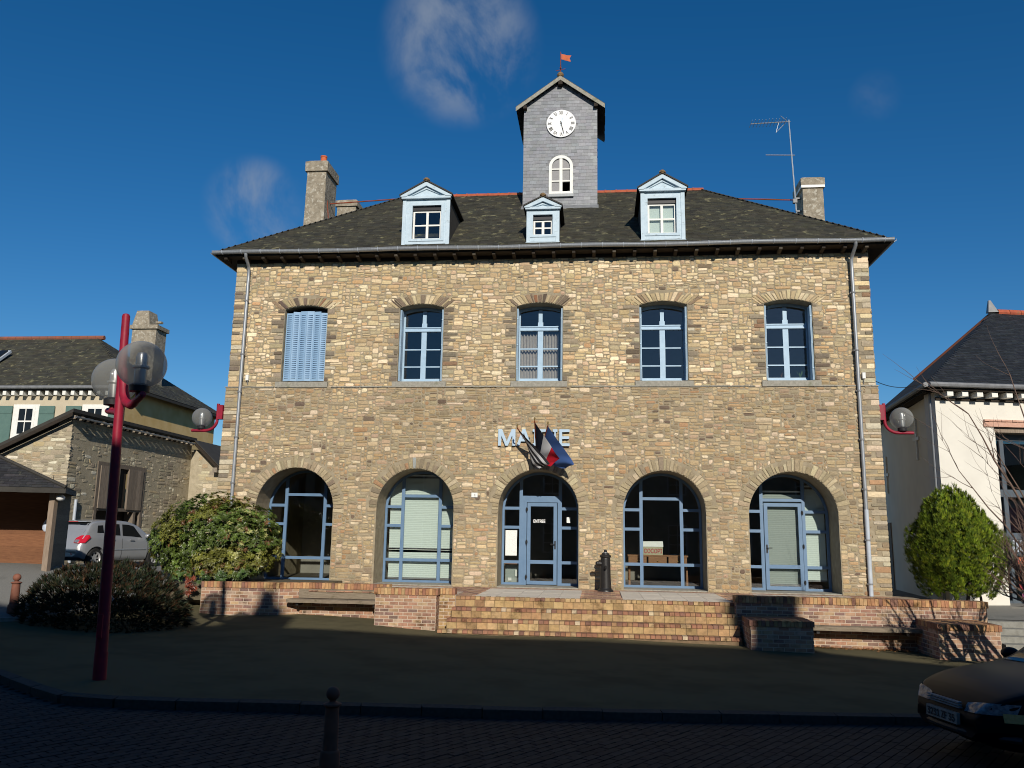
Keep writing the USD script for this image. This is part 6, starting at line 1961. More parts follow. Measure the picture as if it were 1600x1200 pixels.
for s in (-1, 1):
    t_ = part(CAR, 'tail_lamp', hull_of([(0.045, s * 0.54, 0.79), (0.045, s * 0.70, 0.775), (0.17, s * 0.815, 0.79), (0.32, s * 0.838, 0.93), (0.30, s * 0.825, 0.985), (0.15, s * 0.68, 0.975), (0.095, s * 0.56, 0.90)], 0.028), 'tail_red', smooth=40)
    part(t_, 'reversing_lens', hull_of([(0.035, s * 0.56, 0.80), (0.035, s * 0.68, 0.79), (0.075, s * 0.69, 0.85), (0.07, s * 0.58, 0.86)], 0.024), 'lamp_clear', smooth=40)
    part(CAR, 'rear_reflector', hexa([(-0.012, s * 0.50, 0.41), (0.055, s * 0.68, 0.42), (0.075, s * 0.68, 0.42), (0.02, s * 0.50, 0.41), (-0.006, s * 0.47, 0.47), (0.065, s * 0.72, 0.475), (0.08, s * 0.72, 0.475), (0.02, s * 0.47, 0.47)]), 'tail_red')
    part(CAR, 'door_mirror', sphere((2.72, s * 0.93, 0.99), 0.10, 2, 0.75), 'car_silver', smooth=True)
    part(CAR, 'rubbing_strip', cat([tube([(x, s * (sec(x)[4, 0] + 0.006), 0.56) for x in np.linspace(1.05, 2.75, 14)], 0.018, 6)]), 'alu_dull')
    for xx in (1.66,):
        part(CAR, 'door_handle', box(1.15, 1.32, min(s * .86, s * .885), max(s * .86, s * .885), 0.86, 0.885), 'car_silver')
        part(CAR, 'door_handle', box(1.98, 2.16, min(s * .865, s * .89), max(s * .865, s * .89), 0.85, 0.875), 'car_silver')
    for xx in (1.0, 1.68, 2.84):
        part(CAR, 'door_seam', tube([(xx, s * (sec(xx)[k, 0] + 0.001), sec(xx)[k, 1]) for k in (2, 3, 4, 5, 6, 7)], 0.006, 5), 'black_plain')
part(CAR, 'rear_plate', hexa([(-0.03, -0.26, 0.50), (-0.03, 0.26, 0.50), (-0.01, 0.26, 0.50), (-0.01, -0.26, 0.50), (-0.02, -0.26, 0.61), (-0.02, 0.26, 0.61), (0, 0.26, 0.61), (0, -0.26, 0.61)]), 'plate_white')
part(CAR, 'roof_spoiler', hexa([(0.44, -0.52, 1.405), (0.60, -0.56, 1.415), (0.60, 0.56, 1.415), (0.44, 0.52, 1.405), (0.46, -0.52, 1.435), (0.66, -0.56, 1.462), (0.66, 0.56, 1.462), (0.46, 0.52, 1.435)]), 'car_silver')
part(CAR, 'brake_light', box(0.435, 0.455, -0.2, 0.2, 1.412, 1.43), 'tail_red')
part(CAR, 'under_bumper', hexa([(0.05, -0.70, 0.24), (0.4, -0.74, 0.22), (0.4, 0.74, 0.22), (0.05, 0.70, 0.24), (0.02, -0.72, 0.335), (0.4, -0.76, 0.33), (0.4, 0.76, 0.33), (0.02, 0.72, 0.335)]), 'black_plain')

SALOON = dict(L=4.35, W=0.84, R=0.30, axles=(0.85, 3.50), spokes=9,
              profile=[(0.0, 0.72, 0.62), (0.10, 0.90, 0.80), (0.5, 0.95, 0.86), (0.9, 1.10, 0.88), (1.3, 1.34, 0.89), (1.7, 1.39, 0.88), (2.2, 1.38, 0.86), (2.5, 1.30, 0.85), (3.1, 0.93, 0.83), (3.25, 0.895, 0.81), (3.7, 0.83, 0.75), (4.1, 0.73, 0.66), (4.25, 0.64, 0.58), (4.35, 0.50, 0.46)],
              bottom=[(0, 0.36), (0.2, 0.24), (3.9, 0.20), (4.2, 0.24), (4.35, 0.30)],
              plan=[(0, 0.80), (0.1, 0.90), (0.4, 0.97), (1.0, 1.0), (3.4, 0.99), (3.8, 0.95), (4.1, 0.85), (4.25, 0.74), (4.35, 0.60)],
              side_glass=[(1.15, 1.70, 0.12, 0.88, (0.12, 0.02)), (1.80, 2.78, 0.12, 0.88, (0.03, -0.42))], windscreen=(3.14, 2.45), rear_screen=(0.86, 1.28))
bh = np.array([-0.976, -0.216]); bh /= np.linalg.norm(bh)
front = np.array([5.30, -12.88])
borg = front - bh * 4.36
CARB, sec, skin = make_car('car', 'black saloon car nosing in from the right in the foreground shade', (borg[0], borg[1], -0.865), math.degrees(math.atan2(bh[1], bh[0])), SALOON, 'car_black')
for s in (-1, 1):
    P = []
    for a in np.linspace(0, 1, 10):
        row = []
        for b in np.linspace(0, 1, 6):
            y = 0.30 + 0.42 * a
            zz_ = 0.545 + 0.02 * a + (0.125 - 0.02 * a) * b * (1 - 0.35 * (1 - a) ** 2)
            # nose surface: the furthest x where the plan is still that wide
            xx = 4.355
            for x_ in np.linspace(3.6, 4.35, 60):
                S_ = sec(x_)
                if S_[14, 1] >= zz_ and np.interp(zz_, S_[3:11, 1], S_[3:11, 0]) >= y:
                    xx = x_
            row.append((xx + 0.012, s * y, zz_))
        P.append(row)
    part(CARB, 'headlight', grid(np.array(P)), 'lamp_clear', smooth=True)
    P = []
    for a in np.linspace(0, 1, 6):
        row = []
        for b in np.linspace(0, 1, 4):
            xx = 4.17 - 0.24 * a
            zz_ = 0.50 + 0.085 * b
            S_ = sec(xx)
            row.append((xx + 0.006, s * (np.interp(zz_, S_[2:9, 1], S_[2:9, 0]) + 0.008), zz_))
        P.append(row)
    part(CARB, 'indicator', grid(np.array(P)), 'lamp_amber', smooth=True)
    part(CARB, 'door_mirror', sphere((2.86, s * 0.92, 0.95), 0.10, 2, 0.7), 'car_black', smooth=True)
part(CARB, 'grille', cat([box(4.33, 4.372, -0.27, 0.27, z, z + 0.012) for z in (0.56, 0.585, 0.61)]), 'lead')
pl = part(CARB, 'front_plate', hexa([(4.36, -0.26, 0.40), (4.40, -0.26, 0.40), (4.40, 0.26, 0.40), (4.36, 0.26, 0.40), (4.355, -0.26, 0.51), (4.392, -0.26, 0.51), (4.392, 0.26, 0.51), (4.355, 0.26, 0.51)]), 'plate_dirty')
tmh = meshkit.text_mesh("3231 ZF 35", 0.07, 0.003, bold=True)
v = np.asarray(tmh.vertices).copy(); v[:, 0] -= (v[:, 0].min() + v[:, 0].max()) / 2; v[:, 0] *= 0.46 / np.ptp(v[:, 0])
part(pl, 'plate_characters', (np.stack([4.4005 + v[:, 2] - 0.0, v[:, 0], 0.42 + v[:, 1]], 1), np.asarray(tmh.faces)), 'black_plain')
part(CARB, 'bumper', cat([tube([(4.345 - 0.30 * (abs(y) / 0.74) ** 3, y, 0.34) for y in np.linspace(-0.74, 0.74, 15)], 0.035, 8)]), 'black_plain')


# ------------------------------------------------------------------ buildings on the left
def plank_wall(T, p0, p1, z0, z1, bh, mat, name='plank', th=0.025, gap=0.006):
    """horizontal boards along the wall line p0 -> p1"""
    p0, p1 = np.asarray(p0, float), np.asarray(p1, float)
    U = (p1 - p0) / np.linalg.norm(p1 - p0); N_ = np.array([U[1], -U[0]])
    z = z0
    while z < z1 - 0.02:
        e = min(z + bh, z1)
        q = [p0 + N_ * (th + rng.uniform(-.003, .003)), p1 + N_ * (th + rng.uniform(-.003, .003)), p1, p0]
        part(T, name, hexa([(*c, z) for c in q] + [(*(c if k_ > 1 else c + N_ * -0.006), e + 0.004) for k_, c in enumerate(q)]), mat)
        z = e


def slate_plane(T, P0, U, V, L, xl, xr, seed, w=0.24, expo=0.15, pal=PAL_ROOF, mat='slate', name='slates'):
    m, t = cat_tint(slate_rows(np.asarray(P0, float), U, V, L, xl, xr, w, expo, pal, seed=seed))
    part(T, name, m, mat, tint=t, kind='stuff')


# open timber shed
SH = thing('timber_shed', 'open timber shed with dark hipped slate roof at the left edge', 'shed')
c0 = np.array([-11.626, -3.39]); c1 = np.array([-12.095, -2.008]); zsh = 0.451
U2 = (c1 - c0) / np.linalg.norm(c1 - c0)
F2 = np.array([-U2[1], U2[0]])           # along the front, to the left
if F2[0] > 0:
    F2 = -F2
W2, Dp = 5.2, np.linalg.norm(c1 - c0)
plank_wall(SH, c1, c0, zsh - 0.2, 2.32, 0.145, 'plank_grey')
plank_wall(SH, c1 + F2 * 0.02, c1 + F2 * W2, zsh - 0.2, 2.3, 0.16, 'plank_brown')
for k, (d, m) in enumerate(((0.0, 'post_pale'), (2.5, 'dark_wood'), (5.1, 'dark_wood'))):
    q = c0 + F2 * d
    part(SH, 'post', move(box(-0.065, 0.065, -0.065, 0.065, 0, 1), (0, 0, 0)) if False else hexa([(q[0] - .07, q[1] - .07, zsh - 0.3), (q[0] + .07, q[1] - .07, zsh - 0.3), (q[0] + .07, q[1] + .07, zsh - 0.3), (q[0] - .07, q[1] + .07, zsh - 0.3),
                                                                                                  (q[0] - .07, q[1] - .07, 2.32), (q[0] + .07, q[1] - .07, 2.32), (q[0] + .07, q[1] + .07, 2.32), (q[0] - .07, q[1] + .07, 2.32)]), m)
ovh = 0.42
A = c0 - U2 * ovh - F2 * 0.36; B = c0 - U2 * ovh + F2 * (W2 + ovh); C = c1 + U2 * ovh + F2 * (W2 + ovh); D_ = c1 + U2 * 0.02 - F2 * 0.10
ze, zr_ = 2.32, 3.36
mid = (A + D_) / 2
Rg0 = mid + F2 * 2.35
Rg1 = Rg0 + F2 * 3.2
pts = np.array([(*A, ze), (*B, ze), (*C, ze), (*D_, ze), (*Rg0, zr_), (*Rg1, zr_)])
fs = [(0, 4, 5), (0, 5, 1), (3, 4, 0), (2, 5, 4), (2, 4, 3), (1, 5, 2)]
ff = fs + [(a + 6, c + 6, b + 6) for a, b, c in fs]
for p_, q_ in ((0, 1), (1, 2), (2, 3), (3, 0)):
    ff += [(p_, q_, q_ + 6), (p_, q_ + 6, p_ + 6)]
SR = part(SH, 'roof', (np.vstack([pts, pts - [0, 0, 0.12]]), np.array(ff)), 'roof_under')
# slates of the front slope (towards the square) and of the right hip
Uf = np.array([*(-F2), 0]); base = np.array([*B, ze + 0.003])
Lf = np.linalg.norm(A - B)
foot = A + F2 * np.dot(Rg0 - A, F2)
up3 = np.array([*(Rg0 - foot), zr_ - ze]); Lu = np.linalg.norm(up3); up3 /= Lu
dr = np.dot(Rg0 - A, F2)
slate_plane(SR, base, Uf, up3, Lu, lambda v: 0.0, lambda v: Lf - dr * v / Lu, 51, expo=0.085, pal=[(0.030, 0.030, 0.032), (0.038, 0.037, 0.038), (0.026, 0.026, 0.029)])
hipd = A - D_; Lh = np.linalg.norm(hipd); 
up4 = np.array([*(Rg0 - mid), zr_ - ze]); Lu4 = np.linalg.norm(up4); up4 /= Lu4
slate_plane(SR, np.array([*A, ze + 0.003]), np.array([*(D_ - A) / Lh, 0]), up4, Lu4, lambda v: Lh / 2 * v / Lu4, lambda v: Lh - Lh / 2 * v / Lu4, 52, expo=0.085, pal=[(0.030, 0.030, 0.032), (0.038, 0.037, 0.038), (0.026, 0.026, 0.029)])
part(SH, 'shed_lamp', cat([sphere((*(c0 - U2 * 0.12 - F2 * 0.18), 2.10), 0.10, 2, 0.8)]), 'dial_white', smooth=True)
part(SR, 'hip_cover', tube([(*A, ze + 0.02), (*Rg0, zr_ + 0.02)], 0.05, 6), 'roof_under')
q = c0 + F2 * 0.42 + U2 * 1.25
BG = thing('bag', 'pale blue plastic bag hanging inside the timber shed', 'bag', (q[0], q[1], zsh + 0.82))
part(BG, 'pouch', lathe([(0, 0), (0.09, 0.01), (0.13, 0.08), (0.12, 0.20), (0.07, 0.30), (0.025, 0.36), (0, 0.37)], 14), 'bag_blue', smooth=40)
part(BG, 'strap', tube([(0, 0, 0.35), (0.02, 0, 0.8), (0, 0, 1.45)], 0.008, 5), 'cable')

# stone barn: front gable half, long side wall to the right
BN = thing('stone_barn', 'grey rubble-stone barn with boarded doorway behind the silver car', 'barn')
bx0, by0, bzt = -16.40, 4.05, 5.08
bx1, by1 = -16.40, 12.6
slope = 0.47
zb0 = 0.0
gab = Polygon([(bx0, zb0), (bx0, bzt), (bx0 - 7.0, bzt - 7.0 * slope), (bx0 - 7.0, zb0)])
part(BN, 'gable_wall', fext(gab, by0, by0 + 0.5), 'barn_mortar')
dy0, dy1, dzt = 5.75, 8.95, 3.62
sidep = Polygon([(0.01, zb0), (by1 - by0, zb0), (by1 - by0, bzt - 0.004), (0.01, bzt - 0.004)]).difference(sbox(dy0 - by0, zb0, dy1 - by0, dzt))
v, f = fext(sidep, -0.5, -0.002)
part(BN, 'side_wall', (np.stack([bx0 + v[:, 1], by0 + 0.5 * 0 + v[:, 0], v[:, 2]], 1), f), 'barn_mortar')
PAL_BARN = [((0.36, 0.315, 0.225), 5), ((0.30, 0.26, 0.185), 5), ((0.44, 0.39, 0.285), 2.5), ((0.33, 0.26, 0.165), 2), ((0.23, 0.20, 0.15), 2), ((0.52, 0.48, 0.385), 1)]
PAL_BARN = [(tuple(np.array(c) * 1.22), w) for c, w in PAL_BARN]
ps = []
for q in rubble(bx0 - 6.9, bx0, zb0, bzt, sbox(-99, -99, -98, -98), du=0.07, dv=0.055, seed=61, wr=(2, 6), hr=(1, 3)):
    o = rounded(q, 0.012, 0.03, rng)
    if o[:, 1].max() > bzt - (bx0 - o[:, 0].min()) * slope - 0.05:
        continue
    ps.append((stone_solid(o, by0, rng.uniform(0.005, 0.016)), pick(PAL_BARN)))
m, t = cat_tint(ps)
part(BN, 'gable_stones', m, 'stone', tint=t, kind='stuff')
ps = []
for q in rubble(0.0, by1 - by0, zb0, bzt - 0.1, sbox(dy0 - by0 - 0.02, -1, dy1 - by0 + 0.02, dzt + 0.02), du=0.08, dv=0.06, seed=62, wr=(2, 6), hr=(1, 3)):
    if rng.random() < 0.45:
        continue
    v, f = stone_solid(rounded(q, 0.022, 0.035, rng), 0, rng.uniform(0.002, 0.010))
    ps.append(((np.stack([bx0 - v[:, 1], by0 + v[:, 0], v[:, 2]], 1), f), pick(PAL_BARN)))
m, t = cat_tint(ps)
part(BN, 'side_stones', m, 'stone', tint=t, kind='stuff')
# roof slab (mono-pitch, high side to the right) with overhanging, wavy slate ends
rp = [(bx0 + 0.22, bzt + 0.20 + 0.35 * slope * 0 + 0.02), (bx0 - 7.3, bzt - 7.3 * slope + 0.2)]
RB = part(BN, 'roof', hexa([(rp[1][0], by0 - 0.35, rp[1][1] - 0.12), (rp[0][0], by0 - 0.35, rp[0][1] - 0.02), (rp[0][0], by1, rp[0][1] - 0.02), (rp[1][0], by1, rp[1][1] - 0.12),
                            (rp[1][0], by0 - 0.35, rp[1][1]), (rp[0][0], by0 - 0.35, rp[0][1] + 0.10), (rp[0][0], by1, rp[0][1] + 0.10), (rp[1][0], by1, rp[1][1])]), 'roof_under')
part(BN, 'verge_board', fext(Polygon([(rp[1][0], rp[1][1] - 0.28), (rp[0][0], rp[0][1] - 0.16), (rp[0][0], rp[0][1] - 0.03), (rp[1][0], rp[1][1] - 0.13)]), by0 - 0.38, by0 - 0.355), 'dark_wood')
for y in np.arange(by0 - 0.2, by1, 0.42):
    part(BN, 'rafter_end', box(bx0 + 0.02, bx0 + 0.26, y - 0.05, y + 0.05, bzt - 0.02, bzt + 0.10), 'pale_wood' if rng.random() < 0.4 else 'dark_wood')
for d in (2.6, 5.2):
    part(BN, 'purlin_end', box(bx0 - d - 0.09, bx0 - d + 0.09, by0 - 0.36, by0 - 0.01, bzt - d * slope - 0.18, bzt - d * slope + 0.02), 'pale_wood')
P = np.array([[(bx0 + 0.30 + 0.05 * math.cos(t), y, bzt + 0.06 + 0.05 * math.sin(t)) for t in np.linspace(math.pi, 2 * math.pi, 7)] for y in np.linspace(by0 - .3, by1, 6)])
part(BN, 'gutter', thick(P, np.array([0, 0, -0.006])), 'zinc')
part(BN, 'downpipe', tube([(bx0 + 0.07, by0 + 0.55, 2.35), (bx0 + 0.07, by0 + 0.55, 0.2)], 0.05, 8), 'zinc_pale')
# boarded doorway: vertical boards above, dark opening and timber frame below
DR = part(BN, 'door_frame', cat([box(bx0 - 0.1, bx0 + 0.03, dy0, dy0 + 0.16, 0, dzt), box(bx0 - 0.1, bx0 + 0.03, dy1 - 0.16, dy1, 0, dzt), box(bx0 - 0.1, bx0 + 0.03, dy0, dy1, dzt, dzt + 0.16), box(bx0 - 0.1, bx0 + 0.02, dy0, dy1, 2.02, 2.14),
                                 box(bx0 - 0.35, bx0 + 0.02, 8.35, 8.50, 0.0, 2.02)]), 'weathered')
y = dy0 + 0.16
while y < dy1 - 0.17:
    if not (7.1 < y < 7.75):
        part(DR, 'board', box(bx0 - 0.02 + rng.uniform(-.01, .01), bx0 + 0.06, y + 0.006, min(y + 0.20, dy1 - 0.16), 2.10, dzt + 0.02), 'weathered')
    else:
        part(DR, 'board', box(bx0 - 0.12, bx0 - 0.06, y + 0.006, y + 0.20, 2.10, dzt + 0.02), 'dark_wood')
    y += 0.205
part(DR, 'door', cat([box(bx0 - 0.45, bx0 - 0.40, dy0 + .1, dy1 - .1, 0, 2.1)]), 'dark_wood')
part(BN, 'lean_back', box(bx0 - 7, bx0 - 0.5, by0 + 0.5, by0 + 0.55, 0, 1.6), 'dark_wood')

# low stone wing beyond, its verge falling to the right, with a dark slate slope
WG = thing('stone_wing', 'low stone outbuilding with falling slate verge between barn and town hall', 'outbuilding')
wy = 12.62
wp = Polygon([(-16.4, 0), (-16.4, 4.9), (-16.0, 4.9), (-14.0, 3.05), (-12.4, 1.5), (-12.4, 0)])
part(WG, 'wall', fext(wp, wy, wy + 0.4), 'barn_mortar')
ps = []
wpb = wp.buffer(-0.05)
for q in rubble(-16.4, -12.4, 0.0, 4.9, sbox(-99, -99, -98, -98), du=0.09, dv=0.065, seed=63, wr=(2, 6), hr=(1, 3)):
    o = rounded(q, 0.014, 0.03, rng)
    if wpb.contains(Polygon(o)):
        ps.append((stone_solid(o, wy, rng.uniform(0.004, 0.014)), pick(PAL_BARN)))
m, t = cat_tint(ps)
part(WG, 'rubble_stones', m, 'stone', tint=t, kind='stuff')
rl = np.array([(-16.1, 5.05), (-14.0, 3.12), (-12.0, 1.25)])
part(WG, 'verge', fext(Polygon([*rl, *(rl[::-1] + [0, 0.2])]), wy - 0.35, wy + 0.4), 'dark_wood')
for d in (0.25, 0.6, 0.85):
    q = rl[0] + (rl[2] - rl[0]) * d
    part(WG, 'purlin_end', box(q[0] - 0.1, q[0] + 0.1, wy - 0.4, wy, q[1] - 0.22, q[1] - 0.02), 'pale_wood')
sp = np.array([[(rl[0][0], wy - 0.4, rl[0][1] + 0.2), (rl[2][0], wy - 0.4, rl[2][1] + 0.2)], [(rl[0][0] , wy + 6, rl[0][1] + 0.2), (rl[2][0], wy + 6, rl[2][1] + 0.2)]])
part(WG, 'roof', thick(sp, np.array([0, 0, 0.05])), 'roof_under')
gp = np.array([(-14.9, 17.0, 6.0), (-12.0, 17.0, 6.0), (-12.0, 14.6, 3.2), (-15.6, 14.6, 3.2)])
part(WG, 'upper_slope', thick(np.array([[gp[3], gp[2]], [gp[0], gp[1]]]), np.array([0, 0, 0.06])), 'roof_under')

# beige house behind: long front, ochre end wall, dark slate roof with red ridge, chimney
HS = thing('beige_house', 'long beige rendered house with green shutters, ochre end wall and dark slate roof', 'house')
hx1, hy0, hy1, hze = -20.0, 13.0, 22.0, 7.75
part(HS, 'front_wall', box(-46, hx1 - 0.002, hy0, hy0 + 0.4, 0, hze), 'render_beige')
part(HS, 'end_wall', box(hx1 - 0.4, hx1, hy0 + 0.003, hy1, 0, hze), 'render_ochre')
hrz, hry = 11.25, 17.5
hrx = -24.6
pts = np.array([(-46.4, hy0 - 0.45, hze), (hx1 + 0.45, hy0 - 0.45, hze), (hx1 + 0.45, hy1 + .45, hze), (-46.4, hy1 + .45, hze), (-46.4, hry, hrz), (hrx, hry, hrz)])
fs = [(0, 1, 5), (0, 5, 4), (1, 2, 5), (2, 3, 4), (2, 4, 5)]
ff = fs + [(a + 6, c + 6, b + 6) for a, b, c in fs]
for p_, q_ in ((0, 1), (1, 2), (2, 3)):
    ff += [(p_, q_ + 6, q_), (p_, p_ + 6, q_ + 6)]
HR = part(HS, 'roof', (np.vstack([pts - [0, 0, .02], pts - [0, 0, 0.14]]), np.array(ff)), 'roof_under')
up5 = np.array([0, hry - hy0 + .45, hrz - hze]); L5 = np.linalg.norm(up5); up5 /= L5
slate_plane(HR, (-40, hy0 - .45, hze), (1, 0, 0), up5, L5, lambda v: 0, lambda v: (hx1 + .45 + 40) + (hrx - hx1 - .45) * v / L5, 55, w=0.3, expo=0.2, mat='slate_mossy')
up6 = np.array([hrx - hx1 - .45, 0, hrz - hze]); L6 = np.linalg.norm(up6); up6 /= L6
slate_plane(HR, (hx1 + .45, hy0 - .45, hze), (0, 1, 0), up6, L6, lambda v: (hry - hy0 + .45) * v / L6, lambda v: (hy1 - hy0 + .9) - (hy1 + .45 - hry) * v / L6, 56, w=0.3, expo=0.2, mat='slate_mossy')
x = -40.0
while x < hrx:
    part(HR, 'ridge_tile', tube([(x, hry, hrz + 0.02), (x + 0.44, hry, hrz + 0.02)], 0.12, 8), 'ridge_tile_old')
    x += 0.45
part(HS, 'gutter', tube([(-46, hy0 - 0.52, hze - 0.02), (hx1 + .5, hy0 - 0.52, hze - 0.02)], 0.08, 8), 'lead')
for x in np.arange(-38, hx1, 0.42):
    part(HS, 'eave_block', box(x, x + 0.16, hy0 - 0.38, hy0 - 0.002, hze - 0.36, hze - 0.16), 'white_paint')
part(HS, 'eave_board', box(-46, hx1 + .3, hy0 - 0.40, hy0 - 0.004, hze - 0.155, hze - 0.142), 'dark_wood')
HC = part(HS, 'chimney', box(-22.2, -20.9, 16.6, 17.6, 8.0, 11.5), 'chimney_stone')
part(HC, 'chimney_cap', cat([box(-22.3, -20.8, 16.5, 17.7, 11.5, 11.7), hexa([(-22.25, 16.6, 11.7), (-21.3, 16.6, 11.7), (-21.3, 17.6, 11.7), (-22.25, 17.6, 11.7), (-22.1, 16.7, 12.5), (-21.45, 16.7, 12.5), (-21.45, 17.5, 12.5), (-22.1, 17.5, 12.5)]), box(-21.2, -20.9, 17.0, 17.2, 11.9, 12.0)]), 'chimney_stone')
SKY = part(HS, 'skylight', hexa([(-28.75, 14.55, 9.28), (-27.85, 14.55, 9.28), (-27.85, 15.5, 10.05), (-28.75, 15.5, 10.05), (-28.75, 14.48, 9.38), (-27.85, 14.48, 9.38), (-27.85, 15.43, 10.15), (-28.75, 15.43, 10.15)]), 'zinc_pale')
part(SKY, 'pane', cat([hexa([(a, 14.6, 9.40), (a + .34, 14.6, 9.40), (a + .34, 15.38, 10.03), (a, 15.38, 10.03), (a, 14.52, 9.48), (a + .34, 14.52, 9.48), (a + .34, 15.3, 10.13), (a, 15.3, 10.13)]) for a in (-28.67, -28.27)]), 'car_glass')
for k, (xa, xb) in enumerate(((-25.25, -24.35), (-21.85, -20.95))):
    za, zb_ = 4.9, 6.9
    w_ = part(HS, 'window', fext(sbox(xa, za, xb, zb_).difference(unary_union([sbox(xa + .1 + i * 0.36, za + .1 + j * 0.62, xa + .1 + i * 0.36 + .32, za + .1 + j * .62 + .55) for i in (0, 1) for j in range(3)])), hy0 - 0.05, hy0 - 0.004), 'white_paint')
    part(w_, 'pane', box(xa + .05, xb - .05, hy0 - 0.03, hy0 - 0.01, za + .05, zb_ - .05), 'car_glass')
    part(w_, 'surround', fext(sbox(xa - .2, za - .2, xb + .2, zb_ + .1).difference(sbox(xa, za, xb, zb_)), hy0 - 0.03, hy0 - 0.003), 'white_paint')
    for s in (-1, 1):
        x_ = xa - 0.22 - 0.75 if s < 0 else xb + 0.22
        sh = part(HS, 'shutter', box(x_, x_ + 0.75, hy0 - 0.09, hy0 - 0.045, za - 0.02, zb_ + 0.02), 'grey_green')
        part(sh, 'batten', cat([box(x_ + 0.02, x_ + 0.73, hy0 - 0.11, hy0 - 0.091, z, z + 0.1) for z in (za + .25, zb_ - .35)]), 'grey_green')

# ------------------------------------------------------------------ white house on the right
WHs = thing('white_house', 'white rendered shop with dark slate roof and tall grey glazing at the right edge', 'building')
a0 = np.array([10.72, 0.62])
fd = np.array([1.0, 0.19]); fd /= np.linalg.norm(fd)
sd = np.array([0.115, 1.0]); sd /= np.linalg.norm(sd)
fn = np.array([fd[1], -fd[0]])
WZe = 5.50


def wpt(u, w, z):
    q = a0 + fd * u + fn * w
    return (q[0], q[1], z)


def wbox(u0, u1, w0, w1, z0, z1):
    return hexa([wpt(u0, w1, z0), wpt(u1, w1, z0), wpt(u1, w0, z0), wpt(u0, w0, z0), wpt(u0, w1, z1), wpt(u1, w1, z1), wpt(u1, w0, z1), wpt(u0, w0, z1)])


OPL, OPT = 1.62, 4.50          # glazed bay: left edge along the front, top
part(WHs, 'front_wall', cat([wbox(0, OPL, -0.5, 0, -0.6, WZe), wbox(OPL, 6.0, -0.5, -0.001, OPT, WZe), wbox(5.0, 6.0, -.5, -.001, -.6, OPT)]), 'render_white')
e = a0 + sd * 9
part(WHs, 'side_wall', hexa([(a0[0] + 0.0, a0[1] + 0.004, -0.6), (a0[0] + .4, a0[1] + 0.08, -0.6), (e[0] + .4, e[1], -0.6), (e[0], e[1], -0.6), (a0[0] + 0.0, a0[1] + 0.004, WZe), (a0[0] + .4, a0[1] + .08, WZe), (e[0] + .4, e[1], WZe), (e[0], e[1], WZe)]), 'render_white')
part(WHs, 'side_door', hexa([(*(a0 + sd * 6.2 + [-0.03, 0]), -0.4), (*(a0 + sd * 7.2 + [-0.03, 0]), -0.4), (*(a0 + sd * 7.2 + [.02, 0]), -0.4), (*(a0 + sd * 6.2 + [.02, 0]), -0.4), (*(a0 + sd * 6.2 + [-0.03, 0]), 2.0), (*(a0 + sd * 7.2 + [-0.03, 0]), 2.0), (*(a0 + sd * 7.2 + [.02, 0]), 2.0), (*(a0 + sd * 6.2 + [.02, 0]), 2.0)]), 'weathered')
for uu, zz_ in ((2.1, 4.35), (6.3, 3.6)):
    q = a0 + sd * uu
    part(WHs, 'wall_tie', cat([box(q[0] - 0.05, q[0] - 0.01, q[1] - 0.03, q[1] + 0.03, zz_ - 0.62, zz_ + 0.62), box(q[0] - 0.06, q[0] - 0.01, q[1] - 0.22, q[1] + 0.22, zz_ - 0.05, zz_ + 0.05)]), 'white_paint')
q = a0 + sd * 0.22
part(WHs, 'downpipe', tube([(q[0] - 0.06, q[1], WZe - 0.1), (q[0] - 0.06, q[1], -0.4)], 0.05, 10), 'zinc', smooth=40)
ov_ = 0.42
E0 = a0 - fd * ov_ + fn * ov_ ; E1 = a0 + fd * 14 + fn * ov_; E2 = a0 + sd * 9.2 - fd * ov_; E3 = a0 + fd * 14 + sd * 9.2
R0 = np.array([14.75, 5.7]); R1 = R0 + fd * 9
zr2 = 8.95
pts = np.array([(*E0, WZe + .03), (*E1, WZe + .03), (*E3, WZe + .03), (*E2, WZe + .03), (*R0, zr2), (*R1, zr2)])
fs = [(0, 1, 5), (0, 5, 4), (3, 0, 4), (2, 3, 4), (2, 4, 5), (1, 2, 5)]
ff = fs + [(a + 6, c + 6, b + 6) for a, b, c in fs]
for p_, q_ in ((0, 1), (1, 2), (2, 3), (3, 0)):
    ff += [(p_, q_ + 6, q_), (p_, p_ + 6, q_ + 6)]
WR = part(WHs, 'roof', (np.vstack([pts - [0, 0, .01], pts - [0, 0, 0.1]]), np.array(ff)), 'roof_under')
PAL_DK = [(0.022, 0.025, 0.028), (0.028, 0.031, 0.035), (0.019, 0.021, 0.024)]
foot = E0 + fd * np.dot(R0 - E0, fd)
up7 = np.array([*(R0 - foot), zr2 - WZe - .03]); L7 = np.linalg.norm(up7); up7 /= L7
dd7 = np.dot(R0 - E0, fd)
slate_plane(WR, (*E0, WZe + .03), (*fd, 0), up7, L7, lambda v: dd7 * v / L7, lambda v: 9.0, 57, w=0.22, expo=0.12, pal=PAL_DK)
x = 0.0
for k in range(20):
    q0, q1 = R0 + fd * (0.15 + k * 0.40), R0 + fd * (0.15 + k * 0.40 + 0.385)
    part(WR, 'ridge_tile', tube([(*q0, zr2 + .0), (*q1, zr2 + .0)], 0.13, 8), 'ridge_tile')
hp = [np.array([*E2, WZe + .06]), np.array([*R0, zr2 + .02])]
part(WR, 'hip_tiles', tube([hp[0] + (hp[1] - hp[0]) * t for t in (0.45, 1.0)], 0.045, 6), 'ridge_tile_old')
